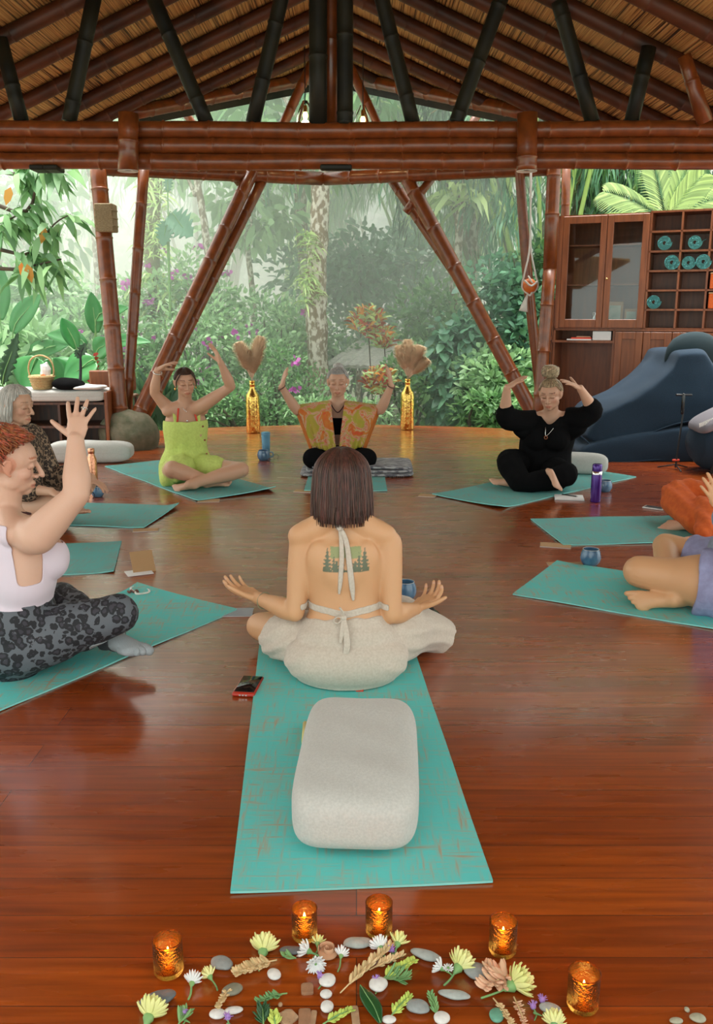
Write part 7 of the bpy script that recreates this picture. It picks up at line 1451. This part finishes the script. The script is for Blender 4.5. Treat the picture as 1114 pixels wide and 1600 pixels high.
# --- near branch at upper left
t = thingw('leafy_tree', 'near tree at upper left with large drooping leaves and a few orange ones', 'tree', A(-5.2,9.4,-.5)); b = MB(); r = np.random.default_rng(44)
trunk(b, [A(-5.2,9.4,-.5), A(-5.1,9.4,1.5), A(-4.9,9.4,2.6), A(-4.6,9.3,3.3)], [.12,.10,.08,.05]); b.build('trunk', M['bark_pale'], t); b = MB(); bl = MB(); bo = MB()
brs = [([A(-4.7,9.3,2.9), at(20,330,9.1), at(60,290,9.0), at(95,268,8.9)]), ([A(-4.9,9.3,2.2), at(0,390,9.1), at(45,395,9.0), at(85,350,8.9), at(110,335,8.9)]), ([A(-5.0,9.3,1.9), at(5,420,9.1), at(50,415,9.0), at(95,405,8.9)]), ([A(-4.7,9.3,3.0), at(10,270,9.1), at(40,262,9.0), at(80,240,8.9)]), ([A(-4.9,9.4,2.6), at(-30,340,9.2), at(5,345,9.1), at(30,335,9.0)])]
for q in brs:
    b.sweep(q, [.03,.02,.012,.008,.005][:len(q)], seg=7, sub=4); pts = CR(q, 8); n = 46; i = r.uniform(.35, 1, n)*(len(pts)-1); i0 = np.clip(i.astype(int), 0, len(pts)-2); P = pts[i0]+(pts[i0+1]-pts[i0])*(i-i0)[:, None]; leaves(bl, P+rv(r,n)*.07, rv(r, n)*A(1,.7,.6)+A(.35,0,-.25), rv(r, n)*.6+A(0,-.5,.8), r.uniform(.6,1.1,n)*.25, .075, .8)
b.build('branches', M['bark_dark'], t); buildq(bl, 'foliage', 'lf_mid', t); P = np.array([at(17,292,8.9), at(42,412,8.85), at(35,408,8.9), at(70,352,8.9)]); leaves(bo, P, np.tile(A(-.1,0,-1), (4,1))+rv(r,4)*.3, np.tile(A(0,-1,.1), (4,1)), .16, .085, .2); buildq(bo, 'yellowed_leaves', 'lf_orange', t)
# --- garden shrubs
sh_ = [(30,470,14,(1.3,.9,.7),1500,.20,.07,'lf_mid','leafy shrub at far left below the hanging branch',0),(20,560,12,(1.1,.8,.7),1400,.26,.08,'lf_pale','pale broad leaved shrub at the left edge',0),(100,510,13.5,(1.2,.9,.65),1600,.20,.06,'lf_pale','bright shrub behind the bench at left',0),
 (205,560,12.5,(.8,.7,.75),1500,.14,.055,'lf_mid','flowering shrub with magenta blooms between the left columns',26),(285,470,13.5,(1.0,.7,.7),1900,.13,.05,'lf_pale','pale flowering shrub with magenta blooms behind the woman in lime',30),(320,560,12.5,(1.0,.7,.8),2200,.11,.045,'lf_pale','bushy pale shrub with a few magenta blooms right of the lime woman',16),(270,620,11.6,(.8,.6,.5),1500,.12,.04,'lf_mid','low green shrub behind the lime woman',6),
 (410,520,13.5,(1.1,.8,.8),2400,.13,.05,'lf_pale','pale leafy shrub above the left gold bottle',6),(430,610,12.0,(1.0,.7,.65),3000,.075,.035,'lf_mid','fine leaved green shrub between the left gold bottle and the kimono woman',3),(370,640,11.4,(.8,.5,.4),1800,.08,.03,'lf_mid','low fine leaved shrub behind the left gold bottle',0),(560,450,16,(1.6,1,1.0),2000,.2,.09,'lf_blue','blue green tree like shrub above the shed roof',0),
 (620,440,17,(1.7,1,1.4),2200,.2,.09,'lf_blue','dark feathery shrub right of the centre trunk',0),(655,600,12.2,(.6,.5,.6),1500,.12,.05,'lf_mid','green shrub behind the right gold bottle',0),(520,650,11.4,(.9,.4,.25),1300,.10,.03,'lf_pale','low pale plants behind the kimono woman',0),
 (790,500,12.2,(.75,.6,.85),1700,.14,.085,'lf_blue','round leaved shrub between the right brace and slim column',0),(800,590,11.6,(.7,.5,.6),1800,.13,.065,'lf_pale','light green shrub left of the woman in black',0),(820,430,13,(.7,.5,.6),1100,.14,.08,'lf_mid','round leaved shrub top beside the orange ball',0),(760,640,11.2,(.6,.4,.35),1200,.12,.04,'lf_mid','low plants at the deck edge left of the woman in black',0),
 (560,560,15,(1.0,.6,.5),1100,.12,.05,'lf_mid','green shrub below the shed eave',0),(690,520,13.8,(.8,.6,.9),1500,.15,.07,'lf_mid','mid green shrub behind the right brace',0),(840,640,11.2,(.5,.4,.4),1000,.12,.05,'lf_pale','pale low plants right behind the slim column foot',0),(150,640,11,(.6,.4,.5),900,.18,.06,'lf_mid','green plants behind the bench end and column',0),(480,560,14.5,(.8,.6,.6),1400,.11,.045,'lf_mid','green shrub around the base of the lichen trunk',2),(930,480,13,(1.4,.8,1.6),2000,.16,.07,'lf_dark','dark shrub hidden behind the tall cabinet',0)]
for i, (px, py, Y, R0, n, ll, lw, m, lb, fl_) in enumerate(sh_): shrub('garden_shrub', lb, 'shrub', at(px, py, Y), R0, n, ll, lw, m, 300+i, flowers=fl_, group='shrubs of the garden beyond the deck', k=.42)
# dark sword plant behind lime woman
r = np.random.default_rng(9); c = bz(238,10.3)+A(0,0,.45); t = thingw('sword_plant', 'dark sword leaved plant right of the boulder behind the lime woman', 'plant', c); b = MB(); n = 70; leaves(b, c+rv(r,n)*A(.22,.15,.05), rv(r,n)*A(.5,.3,.2)+A(0,0,1.0), rv(r,n)*.5+A(0,-1,0), r.uniform(.6,1.05,n)*.95, .075, .25); buildq(b, 'blades', 'lf_dark', t)
# vine covered post right
t = shrub('vine_column', 'heart leaved vine climbing a post, behind the thick right brace', 'vine', at(712,600,12.0), (.42,.35,.95), 1500, .17, .13, 'lf_blue', 400, .5, stems=9, nc=22, up=-.3, k=.4)
# crotons
for i, (px, py, Y, s_, lb) in enumerate(((575,505,12.6,.34,'red and orange croton rosette above the shed roof, left'),(600,530,12.5,.26,'small red croton rosette above the shed roof, right'),(592,598,11.8,.32,'red and green croton low beside the kimono woman\'s raised hand'))):
    r = np.random.default_rng(50+i); c = at(px, py, Y); t = thingw('croton', lb, 'plant', A(c[0], Y, -.5), 'croton plants'); b = MB(); b2 = MB(); b3 = MB()
    for bb_, n, m in ((b, 60, 'lf_red'), (b2, 46, 'lf_orange'), (b3, 70, 'lf_yel')): leaves(bb_, c+rv(r,n)*s_*.55, rv(r,n)*A(1,.6,.5)+A(0,-.1,.75), rv(r,n), r.uniform(.7,1.2,n)*s_*.62, s_*.12, .5); buildq(bb_, 'leaves', m, t)
    bs = MB(); bs.sweep([A(c[0]+.1,Y+.1,-.5), c], .009, seg=7, sub=1); bs.build('stem', M['bark_dark'], t)
# palm fronds above the cabinet
def palm(label, c, fr, m, seed, ll=.5):
    r = np.random.default_rng(seed); t = thingw('palm', label, 'palm', A(c[0], c[1], -.5)); bs = MB(); bs.sweep([A(c[0], c[1], -.5), c], .06, seg=8, sub=1); bs.build('trunk', M['bark_moss'], t)
    for (d, L_, dr) in fr:
        d = nrm(d); n = 52; u = np.linspace(.08,1,n); ax = np.asarray(c)+d*(u*L_)[:, None]-A(0,0,1)*(dr*L_*u*u)[:, None]; s_ = nrm(np.cross(d, A(0,-1,.3))); sg = np.where(np.arange(n) % 2, 1., -1.)[:, None]; b = MB(); leaves(b, ax, s_*sg*.75+d*1.3-A(0,0,.15), np.tile(A(0,-1,.3), (n,1)), np.sin(np.clip(u*.9+.12,0,1)*pi)**.5*ll, .024, .5); fo = buildq(b, 'frond', m, t)
    return t
palm('bright green palm with feathered fronds above the cubby shelf', at(1040,345,11.5), [((-.75,0,.55),1.0,.25),((-.25,0,1),.95,.2),((.3,0,1),.95,.2),((.8,0,.55),1.0,.3),((-1,0,.15),.8,.2),((.5,-.2,.9),.8,.2)], 'lf_yel', 61, .42)
palm('pale green fan palm at the right edge above the shelf', at(1100,335,12.2), [((-.4,0,.9),.9,.2),((.1,0,1),.9,.1),((.6,0,.8),.9,.2)], 'lf_pale', 62, .5)
leafplant('banana_plant', 'broad dark banana leaf high behind the palm at right', bz(1060,13), [(at(1005,335,13.6),(.25,0,1),(.1,-1,.1),1.1,.55,.2),(at(1085,335,13.6),(-.1,0,1),(.1,-1,.1),1.1,.6,.2)], 'lf_dark', seed=8)
# bromeliad star on leaning trunk handled as epiphytes; grass edge
r = np.random.default_rng(77); n = 9000; b = MB(); P = np.stack([r.uniform(-6,6,n), r.uniform(10.4,14,n), np.full(n,-.5)], 1); leaves(b, P, rv(r,n)*A(.5,.5,.2)+A(0,0,1), rv(r,n), r.uniform(.15,.5,n), .018, .5); o = buildq(b, 'grass', 'lf_pale'); tag(o, 'pale grass and weeds growing along the edge of the deck', 'grass', kind='stuff')
# shed with wavy shingle roof
M['shingle'] = mat('weathered_shingle', (.66,.64,.58), .85, c2=(.40,.39,.36), vs=12, stretch=(1,4,4), bump=.8, bs=40); t = thingw('garden_shed', 'low garden shelter with a rippled grey shingle roof behind the right gold bottle', 'shed', A(.8,14.5,-.5))
L0, L1 = at(506,570,13.6), at(640,583,13.2); R0, R1 = at(560,532,15.2), at(800,528,15.4); E1 = at(800,575,13.2); b = MB(); nu, nv = 60, 24; G = []
for i in range(nu+1):
    u = i/nu; lo = L0+(E1-L0)*u; hi = R0+(R1-R0)*u; row = []
    for j in range(nv+1): v = j/nv; p = lo+(hi-lo)*v; row.append(p+A(0,0,.022*(v*nv*.5 % 1)+.012*math.sin(u*150)+.01*mnoise.noise(Vector(p*3))))
    G.append(row)
b.grid(np.array(G)); o = b.build('shingle_roof', M['shingle'], t, smooth=False); solid(o, .05, -1)
for px in (515,560,640,700,780): p = at(px, 582, 13.7); b = MB(); b.sweep([p, A(p[0], 13.7, -.5)], .035, seg=8, sub=1); b.build('post', M['bark_pale'], t)
# ================================================================ mist over the garden
mm = bpy.data.materials.new('mist'); mm.use_nodes = True; nt = mm.node_tree; nt.nodes.remove(nt.nodes['Principled BSDF']); vs_ = nt.nodes.new('ShaderNodeVolumeScatter'); vs_.inputs['Color'].default_value = (.97,1,.98,1); vs_.inputs['Density'].default_value = MIST; vs_.inputs['Anisotropy'].default_value = .45
nt.links.new(vs_.outputs[0], nt.nodes['Material Output'].inputs['Volume']); b = MB(); mp_ = [(-40,10.7),(1.5,10.8),(4.5,15.5),(40,24),(40,55),(-40,55)]; n = 6; b.add([(x,y,-1) for x,y in mp_]+[(x,y,15) for x,y in mp_], [tuple(range(n))[::-1], tuple(range(n,2*n))]+[(i, (i+1)%n, (i+1)%n+n, i+n) for i in range(n)]); o = b.build('morning_mist', mm, smooth=False); tag(o, 'thin pale mist hanging between the trees behind the garden', 'mist', kind='stuff')
